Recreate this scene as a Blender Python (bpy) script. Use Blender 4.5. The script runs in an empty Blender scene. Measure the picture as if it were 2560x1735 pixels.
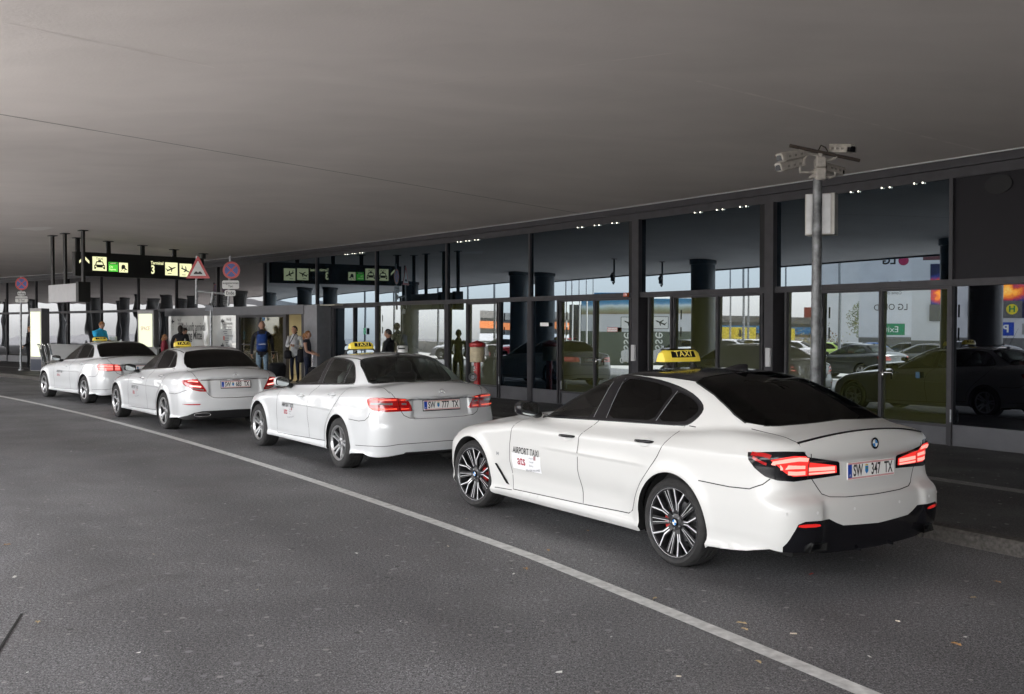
import bpy, bmesh, math, random
import numpy as np
from mathutils import Vector, Matrix
from mathutils.geometry import delaunay_2d_cdt
random.seed(7); rng = np.random.RandomState(7)
PI = math.pi; rad = math.radians
S = bpy.context.scene
# ---------------------------------------------------------------- camera, world, sun, exposure
FPX, HOR, CAMH = 2489.0, 815.3, 1.8315
cam = bpy.data.cameras.new('camera'); camo = bpy.data.objects.new('camera', cam)
S.collection.objects.link(camo); S.camera = camo
cam.sensor_width = 36.0; cam.lens = 36.0 * FPX / 2560.0; cam.clip_end = 2000; cam.clip_start = 0.05
camo.location = (0, 0, CAMH)
camo.rotation_euler = (PI / 2 - math.atan((867.5 - HOR) / FPX), 0, 0)
W = bpy.data.worlds.new('World'); S.world = W; W.use_nodes = True
SUN_EL, SUN_AZ = rad(54), rad(205)      # azimuth from +Y towards +X
wn = W.node_tree; bgn = wn.nodes['Background']
sky = wn.nodes.new('ShaderNodeTexSky'); sky.sky_type = 'NISHITA'; sky.sun_disc = False
sky.sun_elevation = SUN_EL; sky.sun_rotation = SUN_AZ; sky.air_density = 1.0; sky.dust_density = 1.0; sky.ozone_density = 1.0
hs = wn.nodes.new('ShaderNodeHueSaturation'); hs.inputs['Saturation'].default_value = 0.10
wn.links.new(sky.outputs[0], hs.inputs['Color']); wn.links.new(hs.outputs[0], bgn.inputs['Color'])
bgn.inputs['Strength'].default_value = 0.125
sl = bpy.data.lights.new('sun', 'SUN'); sl.energy = 3.4; sl.angle = rad(12); sl.color = (1, 0.97, 0.93)
so = bpy.data.objects.new('sun', sl); S.collection.objects.link(so)
_d = Vector((math.sin(SUN_AZ) * math.cos(SUN_EL), math.cos(SUN_AZ) * math.cos(SUN_EL), math.sin(SUN_EL)))
so.rotation_euler = _d.to_track_quat('Z', 'Y').to_euler(); so.location = (-30, -60, 60)
S.view_settings.view_transform = 'Standard'; S.view_settings.look = 'None'
EXPO = 3.12; S.view_settings.exposure = EXPO; S.view_settings.gamma = 1.0
S.render.engine = 'CYCLES'
S.cycles.max_bounces = 10; S.cycles.diffuse_bounces = 5; S.cycles.glossy_bounces = 5
S.cycles.transmission_bounces = 6; S.cycles.transparent_max_bounces = 12
S.cycles.caustics_reflective = False; S.cycles.caustics_refractive = False
# ---------------------------------------------------------------- frame of the place: everything is concentric about CC
CC = np.array([-115.516, -64.474]); RF = 145.058
def pol(r, a, z=0.0):
    t = rad(a); return Vector((CC[0] + r * math.cos(t), CC[1] + r * math.sin(t), z))
def ray_r(px, r):
    """point at radius r seen in photo column px"""
    d = np.array([(px - 1280) / FPX, 1.0]); a = d @ d; b = -2 * d @ CC; c = CC @ CC - r * r
    t = (-b + math.sqrt(b * b - 4 * a * c)) / (2 * a); q = d * t
    return Vector((q[0], q[1], 0))
def ang_of(p): return math.degrees(math.atan2(p[1] - CC[1], p[0] - CC[0]))
def rad_of(p): return math.hypot(p[0] - CC[0], p[1] - CC[1])
def seen(px, D, z=0.0): return Vector(((px - 1280) / FPX * D, D, z))
def zat(py, D): return CAMH + (HOR - py) * D / FPX
# ---------------------------------------------------------------- object helpers
def link(o): S.collection.objects.link(o); return o
def tag(o, label=None, cat=None, group=None, kind=None):
    if label: o['label'] = label
    if cat: o['category'] = cat
    if group: o['group'] = group
    if kind: o['kind'] = kind
    return o
def empty(name, loc=(0, 0, 0), rz=0.0, label=None, cat=None, group=None):
    o = bpy.data.objects.new(name, None); o.empty_display_size = 0.2; link(o)
    o.location = loc; o.rotation_euler = (0, 0, rz); return tag(o, label, cat, group)
class MB:
    def __init__(s): s.v = []; s.f = []; s.m = []; s.mi = 0
    def add(s, vs, fs):
        b = len(s.v); s.v += [tuple(v) for v in vs]; s.f += [tuple(i + b for i in f) for f in fs]; s.m += [s.mi] * len(fs); return s
    def box(s, c, d, rz=0.0, bev=0.0, M=None):
        c = Vector(c); hx, hy, hz = d[0] / 2, d[1] / 2, d[2] / 2
        if bev > 0:
            b = min(bev, hx * .9, hy * .9, hz * .9); vs = []; 
            for sx in (-1, 1):
                for sy in (-1, 1):
                    for sz in (-1, 1):
                        vs += [(sx * hx, sy * (hy - b), sz * (hz - b)), (sx * (hx - b), sy * hy, sz * (hz - b)), (sx * (hx - b), sy * (hy - b), sz * hz)]
            I = lambda sx, sy, sz, k: ((sx > 0) * 4 + (sy > 0) * 2 + (sz > 0)) * 3 + k
            fs = []
            for q in (-1, 1):
                fs.append([I(q, -1, -1, 0), I(q, 1, -1, 0), I(q, 1, 1, 0), I(q, -1, 1, 0)][::q])
                fs.append([I(-1, q, -1, 1), I(1, q, -1, 1), I(1, q, 1, 1), I(-1, q, 1, 1)][::-q])
                fs.append([I(-1, -1, q, 2), I(1, -1, q, 2), I(1, 1, q, 2), I(-1, 1, q, 2)][::q])
            for a in (-1, 1):
                for e in (-1, 1):
                    fs.append([I(a, e, -1, 0), I(a, e, 1, 0), I(a, e, 1, 1), I(a, e, -1, 1)][::-a * e])
                    fs.append([I(a, -1, e, 0), I(a, 1, e, 0), I(a, 1, e, 2), I(a, -1, e, 2)][::a * e])
                    fs.append([I(-1, a, e, 1), I(1, a, e, 1), I(1, a, e, 2), I(-1, a, e, 2)][::-a * e])
                    for g in (-1, 1): fs.append([I(a, e, g, 0), I(a, e, g, 1), I(a, e, g, 2)][::a * e * g])
        else:
            vs = [(sx * hx, sy * hy, sz * hz) for sx in (-1, 1) for sy in (-1, 1) for sz in (-1, 1)]
            fs = [(0, 1, 3, 2), (4, 6, 7, 5), (0, 4, 5, 1), (2, 3, 7, 6), (0, 2, 6, 4), (1, 5, 7, 3)]
        R = Matrix.Rotation(rz, 3, 'Z') if M is None else M
        return s.add([R @ Vector(v) + c for v in vs], fs)
    def tube(s, a, b, r, r2=None, n=12, caps=True):
        a, b = Vector(a), Vector(b); r2 = r if r2 is None else r2
        w = (b - a).normalized(); u = w.orthogonal().normalized(); t = w.cross(u); vs = []
        for c, q in ((a, r), (b, r2)):
            vs += [c + q * (u * math.cos(2 * PI * i / n) + t * math.sin(2 * PI * i / n)) for i in range(n)]
        fs = [(i, (i + 1) % n, n + (i + 1) % n, n + i) for i in range(n)]
        if caps: fs += [tuple(range(n))[::-1], tuple(range(n, 2 * n))]
        return s.add(vs, fs)
    def path(s, pts, r, n=8):
        pts = [Vector(p) for p in pts]; vs = []; fs = []; u = None
        for i, p in enumerate(pts):
            w = (pts[min(i + 1, len(pts) - 1)] - pts[max(i - 1, 0)]).normalized()
            u = w.orthogonal() if u is None else (u - w * u.dot(w)); u.normalize(); t = w.cross(u)
            q = r[i] if isinstance(r, (list, tuple)) else r
            vs += [p + q * (u * math.cos(2 * PI * k / n) + t * math.sin(2 * PI * k / n)) for k in range(n)]
        for i in range(len(pts) - 1):
            fs += [(i * n + k, i * n + (k + 1) % n, (i + 1) * n + (k + 1) % n, (i + 1) * n + k) for k in range(n)]
        fs += [tuple(range(n))[::-1], tuple(range((len(pts) - 1) * n, len(pts) * n))]
        return s.add(vs, fs)
    def lathe(s, prof, c=(0, 0, 0), axis='Z', n=32, close=True):
        """prof: list of (radius, height)"""
        c = Vector(c); vs = []; fs = []
        for r, h in prof:
            for k in range(n):
                a = 2 * PI * k / n; p = (r * math.cos(a), r * math.sin(a), h)
                if axis == 'Y': p = (p[0], p[2], -p[1])
                if axis == 'X': p = (p[2], p[0], p[1])
                vs.append(c + Vector(p))
        for i in range(len(prof) - 1):
            fs += [(i * n + k, i * n + (k + 1) % n, (i + 1) * n + (k + 1) % n, (i + 1) * n + k) for k in range(n)]
        if close:
            fs += [tuple(range(n))[::-1], tuple(range((len(prof) - 1) * n, len(prof) * n))]
        return s.add(vs, fs)
    def prism(s, poly, h0, h1, M=None):
        """2D polygon extruded in local z, M 4x4 maps local to object"""
        M = M or Matrix.Identity(4); n = len(poly)
        r = delaunay_2d_cdt([Vector(p) for p in poly], [], [list(range(n))], 1, 1e-7)
        vs0 = [v for v in r[0]]; k = len(vs0); vs = []
        for h in (h0, h1): vs += [M @ Vector((v.x, v.y, h)) for v in vs0]
        fs = [tuple(f)[::-1] for f in r[2]] + [tuple(i + k for i in f) for f in r[2]]
        b = len(vs); vs += [M @ Vector((p[0], p[1], h0)) for p in poly] + [M @ Vector((p[0], p[1], h1)) for p in poly]
        ar = sum(poly[i][0] * poly[(i + 1) % n][1] - poly[(i + 1) % n][0] * poly[i][1] for i in range(n))
        for i in range(n):
            j = (i + 1) % n; q = (b + i, b + j, b + n + j, b + n + i); fs.append(q if ar > 0 else q[::-1])
        return s.add(vs, fs)
    def build(s, name, mats, parent=None, smooth=False, fix=False, **kw):
        me = bpy.data.meshes.new(name); me.from_pydata(s.v, [], s.f)
        if fix: bm = bmesh.new(); bm.from_mesh(me); bmesh.ops.remove_doubles(bm, verts=bm.verts, dist=1e-5); bmesh.ops.recalc_face_normals(bm, faces=bm.faces); bm.to_mesh(me); bm.free()
        if not isinstance(mats, (list, tuple)): mats = [mats]
        for m in mats: me.materials.append(m)
        if len(mats) > 1: me.polygons.foreach_set('material_index', s.m)
        me.validate(); me.update()
        if smooth:
            me.polygons.foreach_set('use_smooth', [True] * len(me.polygons))
            if smooth is not True: me.set_sharp_from_angle(angle=rad(smooth))
        o = bpy.data.objects.new(name, me); link(o)
        if parent is not None: o.parent = parent
        return tag(o, **kw)
def build2(mb, name, m, parent, **k):
    """left and right halves become two objects"""
    out = []
    for sg in (1, -1):
        q = MB(); idx = {}
        for f, mi in zip(mb.f, mb.m):
            if sg * sum(mb.v[i][1] for i in f) > 0:
                g = []
                for i in f:
                    if i not in idx: idx[i] = len(q.v); q.v.append(mb.v[i])
                    g.append(idx[i])
                q.f.append(tuple(g)); q.m.append(mi)
        out.append(q.build(name, m, parent, **k))
    return out
def frame(o, right, up):
    r = Vector(right).normalized(); u = Vector(up).normalized(); n = r.cross(u)
    M = Matrix((r, u, n)).transposed().to_4x4(); M.translation = Vector(o); return M
def text_tris(txt, size, M, sx=1.0, align='CENTER', h=0.002, bold=0.0, spacing=1.0):
    """writing as real geometry; returns an MB with the letters placed by M (local x right, y up, z out)"""
    cu = bpy.data.curves.new('t', 'FONT'); cu.body = txt; cu.size = size; cu.align_x = align; cu.align_y = 'CENTER'
    cu.offset = bold * size; cu.resolution_u = 3; cu.space_character = spacing
    ob = bpy.data.objects.new('t', cu); link(ob)
    dg = bpy.context.evaluated_depsgraph_get(); dg.update()
    me = bpy.data.meshes.new_from_object(ob.evaluated_get(dg))
    mb = MB(); mb.add([M @ Vector((v.co.x * sx, v.co.y, h)) for v in me.vertices], [tuple(p.vertices) for p in me.polygons])
    bpy.data.objects.remove(ob); bpy.data.meshes.remove(me); bpy.data.curves.remove(cu); return mb
def text(name, txt, size, M, m, parent, **k):
    return text_tris(txt, size, M, **k).build(name, m, parent)
def copy_tree(o, parent=None, depth=0):
    c = o.copy(); link(c); c.parent = parent
    for ch in list(o.children): copy_tree(ch, c, depth + 1)
    return c
# ---------------------------------------------------------------- materials
MATS = {}
def mat(name, col, rough=0.5, metal=0.0, spec=0.5, noise=0.0, nscale=8.0, bump=0.0, bscale=60.0, coat=0.0, emit=None, estr=0.0, rvar=0.0):
    if name in MATS: return MATS[name]
    m = bpy.data.materials.new(name); m.use_nodes = True; t = m.node_tree; b = t.nodes['Principled BSDF']
    b.inputs['Base Color'].default_value = (*col, 1); b.inputs['Roughness'].default_value = rough
    b.inputs['Metallic'].default_value = metal; b.inputs['Specular IOR Level'].default_value = spec
    b.inputs['Coat Weight'].default_value = coat; b.inputs['Coat Roughness'].default_value = 0.04
    if emit: b.inputs['Emission Color'].default_value = (*emit, 1); b.inputs['Emission Strength'].default_value = estr / 2 ** EXPO
    co = t.nodes.new('ShaderNodeTexCoord')
    if noise > 0 or rvar > 0:
        nz = t.nodes.new('ShaderNodeTexNoise'); nz.inputs['Scale'].default_value = nscale; nz.inputs['Detail'].default_value = 6
        t.links.new(co.outputs['Object'], nz.inputs['Vector'])
        if noise > 0:
            mr = t.nodes.new('ShaderNodeMapRange'); mr.inputs[3].default_value = 1 - noise; mr.inputs[4].default_value = 1 + noise
            mr.inputs[1].default_value = 0.3; mr.inputs[2].default_value = 0.7
            vm = t.nodes.new('ShaderNodeVectorMath'); vm.operation = 'SCALE'; vm.inputs[0].default_value = col
            t.links.new(nz.outputs['Fac'], mr.inputs[0]); t.links.new(mr.outputs[0], vm.inputs['Scale']); t.links.new(vm.outputs[0], b.inputs['Base Color'])
        if rvar > 0:
            mr = t.nodes.new('ShaderNodeMapRange'); mr.inputs[3].default_value = max(0, rough - rvar); mr.inputs[4].default_value = rough + rvar
            mr.inputs[1].default_value = 0.3; mr.inputs[2].default_value = 0.7
            t.links.new(nz.outputs['Fac'], mr.inputs[0]); t.links.new(mr.outputs[0], b.inputs['Roughness'])
    if bump > 0:
        n2 = t.nodes.new('ShaderNodeTexNoise'); n2.inputs['Scale'].default_value = bscale; n2.inputs['Detail'].default_value = 4
        t.links.new(co.outputs['Object'], n2.inputs['Vector'])
        bp = t.nodes.new('ShaderNodeBump'); bp.inputs['Strength'].default_value = bump; bp.inputs['Distance'].default_value = 0.01
        t.links.new(n2.outputs['Fac'], bp.inputs['Height']); t.links.new(bp.outputs[0], b.inputs['Normal'])
    MATS[name] = m; return m
def glassmat(name, tint, refl=1.0, rough=0.0, gcol=(1, 1, 1)):
    """thin tinted sheet: transparent with fresnel reflection scaled by refl"""
    if name in MATS: return MATS[name]
    m = bpy.data.materials.new(name); m.use_nodes = True; t = m.node_tree; t.nodes.clear()
    out = t.nodes.new('ShaderNodeOutputMaterial'); mx = t.nodes.new('ShaderNodeMixShader')
    tr = t.nodes.new('ShaderNodeBsdfTransparent'); tr.inputs[0].default_value = (*tint, 1)
    gl = t.nodes.new('ShaderNodeBsdfGlossy'); gl.inputs['Roughness'].default_value = rough; gl.inputs['Color'].default_value = (*gcol, 1)
    fr = t.nodes.new('ShaderNodeFresnel'); fr.inputs[0].default_value = 1.5
    mu = t.nodes.new('ShaderNodeMath'); mu.operation = 'MULTIPLY'; mu.inputs[1].default_value = refl; mu.use_clamp = True
    t.links.new(fr.outputs[0], mu.inputs[0]); t.links.new(mu.outputs[0], mx.inputs[0])
    t.links.new(tr.outputs[0], mx.inputs[1]); t.links.new(gl.outputs[0], mx.inputs[2]); t.links.new(mx.outputs[0], out.inputs[0])
    MATS[name] = m; return m
def panemat(name, col, refl=0.25, gcol=(0.9, 0.95, 1.0), wave=0.0, wscale=0.8):
    """coated facade glass in front of a blind or spandrel: mirror layer over a dull colour"""
    if name in MATS: return MATS[name]
    m = bpy.data.materials.new(name); m.use_nodes = True; t = m.node_tree; t.nodes.clear()
    out = t.nodes.new('ShaderNodeOutputMaterial'); mx = t.nodes.new('ShaderNodeMixShader'); co = t.nodes.new('ShaderNodeTexCoord')
    df = t.nodes.new('ShaderNodeBsdfDiffuse'); nz = t.nodes.new('ShaderNodeTexNoise'); nz.inputs['Scale'].default_value = 1.1
    mr = t.nodes.new('ShaderNodeMapRange'); mr.inputs[3].default_value = 0.75; mr.inputs[4].default_value = 1.25
    vm = t.nodes.new('ShaderNodeVectorMath'); vm.operation = 'SCALE'; vm.inputs[0].default_value = col
    t.links.new(co.outputs['Object'], nz.inputs['Vector']); t.links.new(nz.outputs['Fac'], mr.inputs[0]); t.links.new(mr.outputs[0], vm.inputs['Scale'])
    t.links.new(vm.outputs[0], df.inputs[0])
    gl = t.nodes.new('ShaderNodeBsdfGlossy'); gl.inputs['Roughness'].default_value = 0.004; gl.inputs['Color'].default_value = (*gcol, 1)
    lw = t.nodes.new('ShaderNodeFresnel'); lw.inputs[0].default_value = 1.5
    ad = t.nodes.new('ShaderNodeMath'); ad.operation = 'ADD'; ad.inputs[1].default_value = refl - 0.04; ad.use_clamp = True
    t.links.new(lw.outputs[0], ad.inputs[0]); t.links.new(ad.outputs[0], mx.inputs[0])
    if wave > 0:
        n2 = t.nodes.new('ShaderNodeTexNoise'); n2.inputs['Scale'].default_value = wscale; n2.inputs['Detail'].default_value = 1
        bp = t.nodes.new('ShaderNodeBump'); bp.inputs['Strength'].default_value = 1.0; bp.inputs['Distance'].default_value = wave
        t.links.new(co.outputs['Object'], n2.inputs['Vector']); t.links.new(n2.outputs['Fac'], bp.inputs['Height']); t.links.new(bp.outputs[0], gl.inputs['Normal'])
    t.links.new(df.outputs[0], mx.inputs[1]); t.links.new(gl.outputs[0], mx.inputs[2]); t.links.new(mx.outputs[0], out.inputs[0])
    MATS[name] = m; return m
M_white = mat('white_enamel', (0.80, 0.80, 0.79), 0.35, coat=0.6)
M_black = mat('black_plastic', (0.012, 0.012, 0.013), 0.45)
M_gloss = mat('gloss_black', (0.006, 0.006, 0.008), 0.15, spec=.35, coat=0.15)
M_gap = mat('shadow_gap', (0.01, 0.01, 0.01), 0.8)
M_rubber = mat('rubber', (0.022, 0.021, 0.021), 0.75, noise=0.3, nscale=20, bump=0.2, bscale=80)
M_chrome = mat('chrome', (0.75, 0.75, 0.76), 0.12, metal=1.0)
M_steel = mat('galvanised_steel', (0.30, 0.31, 0.32), 0.45, metal=0.6, noise=0.35, nscale=18)
M_alloy = mat('silver_alloy', (0.62, 0.62, 0.63), 0.28, metal=0.85)
M_darkal = mat('black_alloy_and_gap_shade', (0.02, 0.02, 0.022), 0.3, coat=0.4)
M_red = mat('red_lens', (0.42, 0.004, 0.006), 0.12, coat=1.0)
M_redlit = mat('red_lamp_lit', (0.6, 0.02, 0.02), 0.2, emit=(1.0, 0.05, 0.04), estr=.75)
M_text = mat('black_lettering', (0.012, 0.012, 0.014), 0.5)
M_logored = mat('crimson_lettering', (0.35, 0.008, 0.03), 0.5)
# ---------------------------------------------------------------- car bodies: a smooth shell found by rays from the spine, cut into panels
def spl(keys, n=600):
    k = np.array(sorted(keys), float); x = k[:, 0]; y = k[:, 1]; h = np.diff(x); d = np.diff(y) / h
    m = np.zeros(len(x)); m[0] = d[0]; m[-1] = d[-1]
    for i in range(1, len(x) - 1):
        if d[i - 1] * d[i] > 0:
            w1 = 2 * h[i] + h[i - 1]; w2 = h[i] + 2 * h[i - 1]; m[i] = (w1 + w2) / (w1 / d[i - 1] + w2 / d[i])
    xs = np.linspace(x[0], x[-1], n); i = np.clip(np.searchsorted(x, xs) - 1, 0, len(x) - 2); t = (xs - x[i]) / h[i]
    ys = y[i] * (1 + 2 * t) * (1 - t) ** 2 + h[i] * m[i] * t * (1 - t) ** 2 + y[i + 1] * t * t * (3 - 2 * t) + h[i] * m[i + 1] * t * t * (t - 1)
    # a light box blur takes the kinks out
    g = np.ones(9) / 9; yp = np.r_[np.full(4, ys[0]), ys, np.full(4, ys[-1])]; yp = np.convolve(yp, g, 'valid'); yp[0] = ys[0]; yp[-1] = ys[-1]
    return lambda q: np.interp(q, xs, yp)
def smx(a, b, k):
    h = np.maximum(k - np.abs(a - b), 0) / k; return np.maximum(a, b) + h * h * k * 0.25
def smn(a, b, k): return -smx(-a, -b, k)
class Shell:
    X0, X1, ZS = -0.35, 3.05, 0.70
    def __init__(s, P):
        s.P = P; s.top = spl(P['top']); s.deck = spl(P['deck']); s.w0 = spl(P['plan']); s.dz = spl(P['section']); s.yg = spl(P['gplan'])
        s.xr = spl(P['rear']); s.xf = spl(P['front']); s.wb = P['wb']; s.zw = P['zw']; s.ra = P['arch']
    def F(s, p):
        P = s.P; x, y, z = p[:, 0], np.abs(p[:, 1]), p[:, 2]
        flare = 0
        for xc in (0, s.wb):
            d = np.hypot(x - xc, z - s.zw); flare = flare + P.get('flare', .016) * np.exp(-((d - s.ra - .01) / .055) ** 2)
        mid = np.clip((x - .35) / .3, 0, 1) * np.clip((s.wb - .4 - x) / .3, 0, 1)
        hollow = P.get('hollow', .014) * np.exp(-((z - P.get('hz', .45)) / .10) ** 2) * mid
        cr = P.get('crease'); cz = 0
        if cr: # line along the side: height runs with x
            zc = cr[0] + cr[1] * (x / s.wb); dd = z - zc; cz = cr[2] * np.exp(-(np.maximum(dd, 0) / .045) ** 1.5) * np.exp(-(np.maximum(-dd, 0) / .16) ** 1.3) * np.clip((3.2 - x) / .4, 0, 1)
        side = y - (s.w0(x) + s.dz(z) + flare - hollow + cz)
        dk = z - (s.deck(x) - P.get('crown', .07) * (y / .85) ** 2)
        lip = P.get('lip')
        if lip: dk = dk - lip[1] * np.exp(-((x + (-lip[0]) - lip[3] * y * y) / lip[2]) ** 2) * np.clip((.86 - y) / .16, 0, 1)
        rr = P.get('rcurve', .16)
        xr = s.xr(z) + rr * y * y
        rec = P.get('recess')  # number plate recess  (y half, z0, z1, depth, soft)
        if rec:
            sf = rec[4]; m = np.clip((rec[0] - y) / sf + .5, 0, 1) * np.clip((z - rec[1]) / sf + .5, 0, 1) * np.clip((rec[2] - z) / (sf * .4) + .5, 0, 1)
            m = m * m * (3 - 2 * m); xr = xr + rec[3] * m
        ck = P.get('cheek')
        if ck: m = np.clip((y - ck[0]) / ck[1], 0, 1); m2 = np.clip((z - .27) / .08, 0, 1) * np.clip((ck[3] - z) / .10, 0, 1); xr = xr - ck[2] * m * m * (3 - 2 * m) * m2
        rear = (xr - x); front = (x - (s.xf(z) - .22 * y * y - .25 * np.maximum(y - .55, 0) ** 2))
        L = smx(side, dk, P.get('ksh', .07)); L = smx(L, rear, P.get('kr', .22)); L = smx(L, front, .30)
        rear_deck_k = P.get('kd', .05)
        # greenhouse
        k = np.where(x < .7, -P.get('krg', .10), P.get('kfg', .16)); k = k * np.clip(np.abs(x - .7) / .6, 0, 1)
        gz = s.top(x + k * y * y) - P.get('rcrown', .11) * y * y
        sl = (s.top(x + .02) - s.top(x - .02)) / .04
        g1 = (z - gz) / np.sqrt(1 + sl * sl)
        tz = z - 1.0
        g2 = (y - (s.yg(x) - P.get('tum', .40) * tz - P.get('tum2', .28) * np.maximum(tz, 0) ** 2)) * .92
        G = smx(g1, g2, P.get('kroof', .09))
        G = np.maximum(np.maximum(G, .75 - z), np.maximum(-.92 - x, x - 2.6))
        return smn(L, G, P.get('kun', .035))
    def od(s, u, v):
        """uv to ray origin and direction; u, v in metre-like units"""
        A = .9; q = A * PI / 2; Ls = s.X1 - s.X0
        th = np.where(u < q, u / A, np.where(u < q + Ls, PI / 2, PI / 2 + (u - q - Ls) / A))
        xo = np.where(u < q, s.X1, np.where(u < q + Ls, s.X1 - (u - q), s.X0)); el = v / .9
        o = np.c_[xo, np.zeros_like(xo), np.full_like(xo, s.ZS)]
        d = np.c_[np.cos(th) * np.cos(el), np.sin(th) * np.cos(el), np.sin(el)]
        return o, d
    UM = property(lambda s: .9 * PI + s.X1 - s.X0)
    V0 = -.78; V1 = .9 * PI / 2
    def uv(s, p):
        """points (N,3) with y>=0 to uv"""
        A = .9; q = A * PI / 2; Ls = s.X1 - s.X0
        x, y, z = p[:, 0], np.maximum(p[:, 1], 0), p[:, 2]; xo = np.clip(x, s.X0, s.X1); dx = x - xo
        th = np.arctan2(y, dx); h = np.hypot(dx, y); el = np.arctan2(z - s.ZS, h)
        u = np.where(x > s.X1, A * th, np.where(x < s.X0, q + Ls + A * (th - PI / 2), q + (s.X1 - x)))
        return np.c_[u, el * A]
    def root(s, o, d, tmax, n=70):
        ts = np.linspace(tmax, 0.05, n); hi = np.full(len(o), tmax); lo = np.full(len(o), 0.05); done = np.zeros(len(o), bool); prev = hi.copy()
        for t in ts:
            i = np.where(~done)[0]
            if len(i) == 0: break
            f = s.F(o[i] + d[i] * t); j = i[f < 0]; lo[j] = t; hi[j] = prev[j]; done[j] = True; prev[i] = t
        for _ in range(22):
            m = (lo + hi) / 2; f = s.F(o + d * m[:, None]); lo = np.where(f < 0, m, lo); hi = np.where(f < 0, hi, m)
        return o + d * ((lo + hi) / 2)[:, None], done
    def at(s, uv):
        o, d = s.od(uv[:, 0], uv[:, 1]); return s.root(o, d, 2.3)[0]
    def normal(s, p):
        e = .004; g = np.c_[[s.F(p + np.eye(3)[k] * e) - s.F(p - np.eye(3)[k] * e) for k in range(3)]].T
        return g / np.maximum(np.linalg.norm(g, axis=1), 1e-9)[:, None]
    def side(s, xz):
        xz = np.array(xz, float).reshape(-1, 2); n = len(xz); o = np.c_[xz[:, 0], np.zeros(n), xz[:, 1]]; d = np.tile([0, 1., 0], (n, 1)); return s.root(o, d, 1.3)[0]
    def rear(s, yz):
        yz = np.array(yz, float).reshape(-1, 2); n = len(yz); o = np.c_[np.full(n, .7), yz]; d = np.tile([-1., 0, 0], (n, 1)); return s.root(o, d, 2.2, 110)[0]
    def fro(s, yz):
        yz = np.array(yz, float).reshape(-1, 2); n = len(yz); o = np.c_[np.full(n, 1.0), yz]; d = np.tile([1., 0, 0], (n, 1)); return s.root(o, d, 3.2, 140)[0]
    def up(s, xy):
        xy = np.array(xy, float).reshape(-1, 2); n = len(xy); o = np.c_[xy, np.full(n, .6)]; d = np.tile([0, 0, 1.], (n, 1)); return s.root(o, d, 1.2)[0]
    def line(s, pts, closed=False, step=.03):
        """pts: ('s',x,z) ('r',y,z) ('f',y,z) ('t',x,y) ('uv',u,v); consecutive points of one view are subdivided in that view"""
        out = []; n = len(pts)
        for i in range(n if closed else n - 1):
            a, b = pts[i], pts[(i + 1) % n]
            if a[0] == b[0]: va, vb, vw = a[1:], b[1:], a[0]
            else:
                A_, B_ = s._one(a), s._one(b); va, vb, vw = A_, B_, 'uv'
            va, vb = np.array(va, float), np.array(vb, float); k = max(1, int(np.linalg.norm(vb - va) / step))
            t = np.arange(k) / k; q = va[None] * (1 - t[:, None]) + vb[None] * t[:, None]; out.append(s._conv(vw, q))
        if not closed: out.append(s._one(pts[-1])[None])
        return np.concatenate(out)
    def _conv(s, vw, q):
        if vw == 'uv': return q
        return s.uv({'s': s.side, 'r': s.rear, 'f': s.fro, 't': s.up}[vw](q))
    def _one(s, a): return s._conv(a[0], np.array([a[1:]], float))[0]
def inpoly(P, poly):
    x, y = P[:, 0], P[:, 1]; c = np.zeros(len(P), bool); j = len(poly) - 1
    for i in range(len(poly)):
        xi, yi = poly[i]; xj, yj = poly[j]
        if yi != yj: c ^= ((yi > y) != (yj > y)) & (x < (xj - xi) * (y - yi) / (yj - yi) + xi)
        j = i
    return c
def smooth_poly(pts, it=2):
    """Chaikin corner cutting for runs in one view"""
    for _ in range(it):
        o = []
        for i in range(len(pts)):
            a, b = pts[i], pts[(i + 1) % len(pts)]
            if a[0] == b[0] and not (len(a) > 3 or len(b) > 3):
                o += [(a[0], a[1] * .75 + b[1] * .25, a[2] * .75 + b[2] * .25), (a[0], a[1] * .25 + b[1] * .75, a[2] * .25 + b[2] * .75)]
            else: o += [a, b]
        pts = o
    return pts
def mesh_custom(name, V, T, N, mats, parent, mi=None):
    me = bpy.data.meshes.new(name); me.from_pydata(V.tolist(), [], T.tolist())
    for m in mats: me.materials.append(m)
    if mi is not None: me.polygons.foreach_set('material_index', mi)
    me.polygons.foreach_set('use_smooth', [True] * len(me.polygons)); me.update()
    me.normals_split_custom_set_from_vertices(N.tolist())
    o = bpy.data.objects.new(name, me); link(o); o.parent = parent; return o
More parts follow.
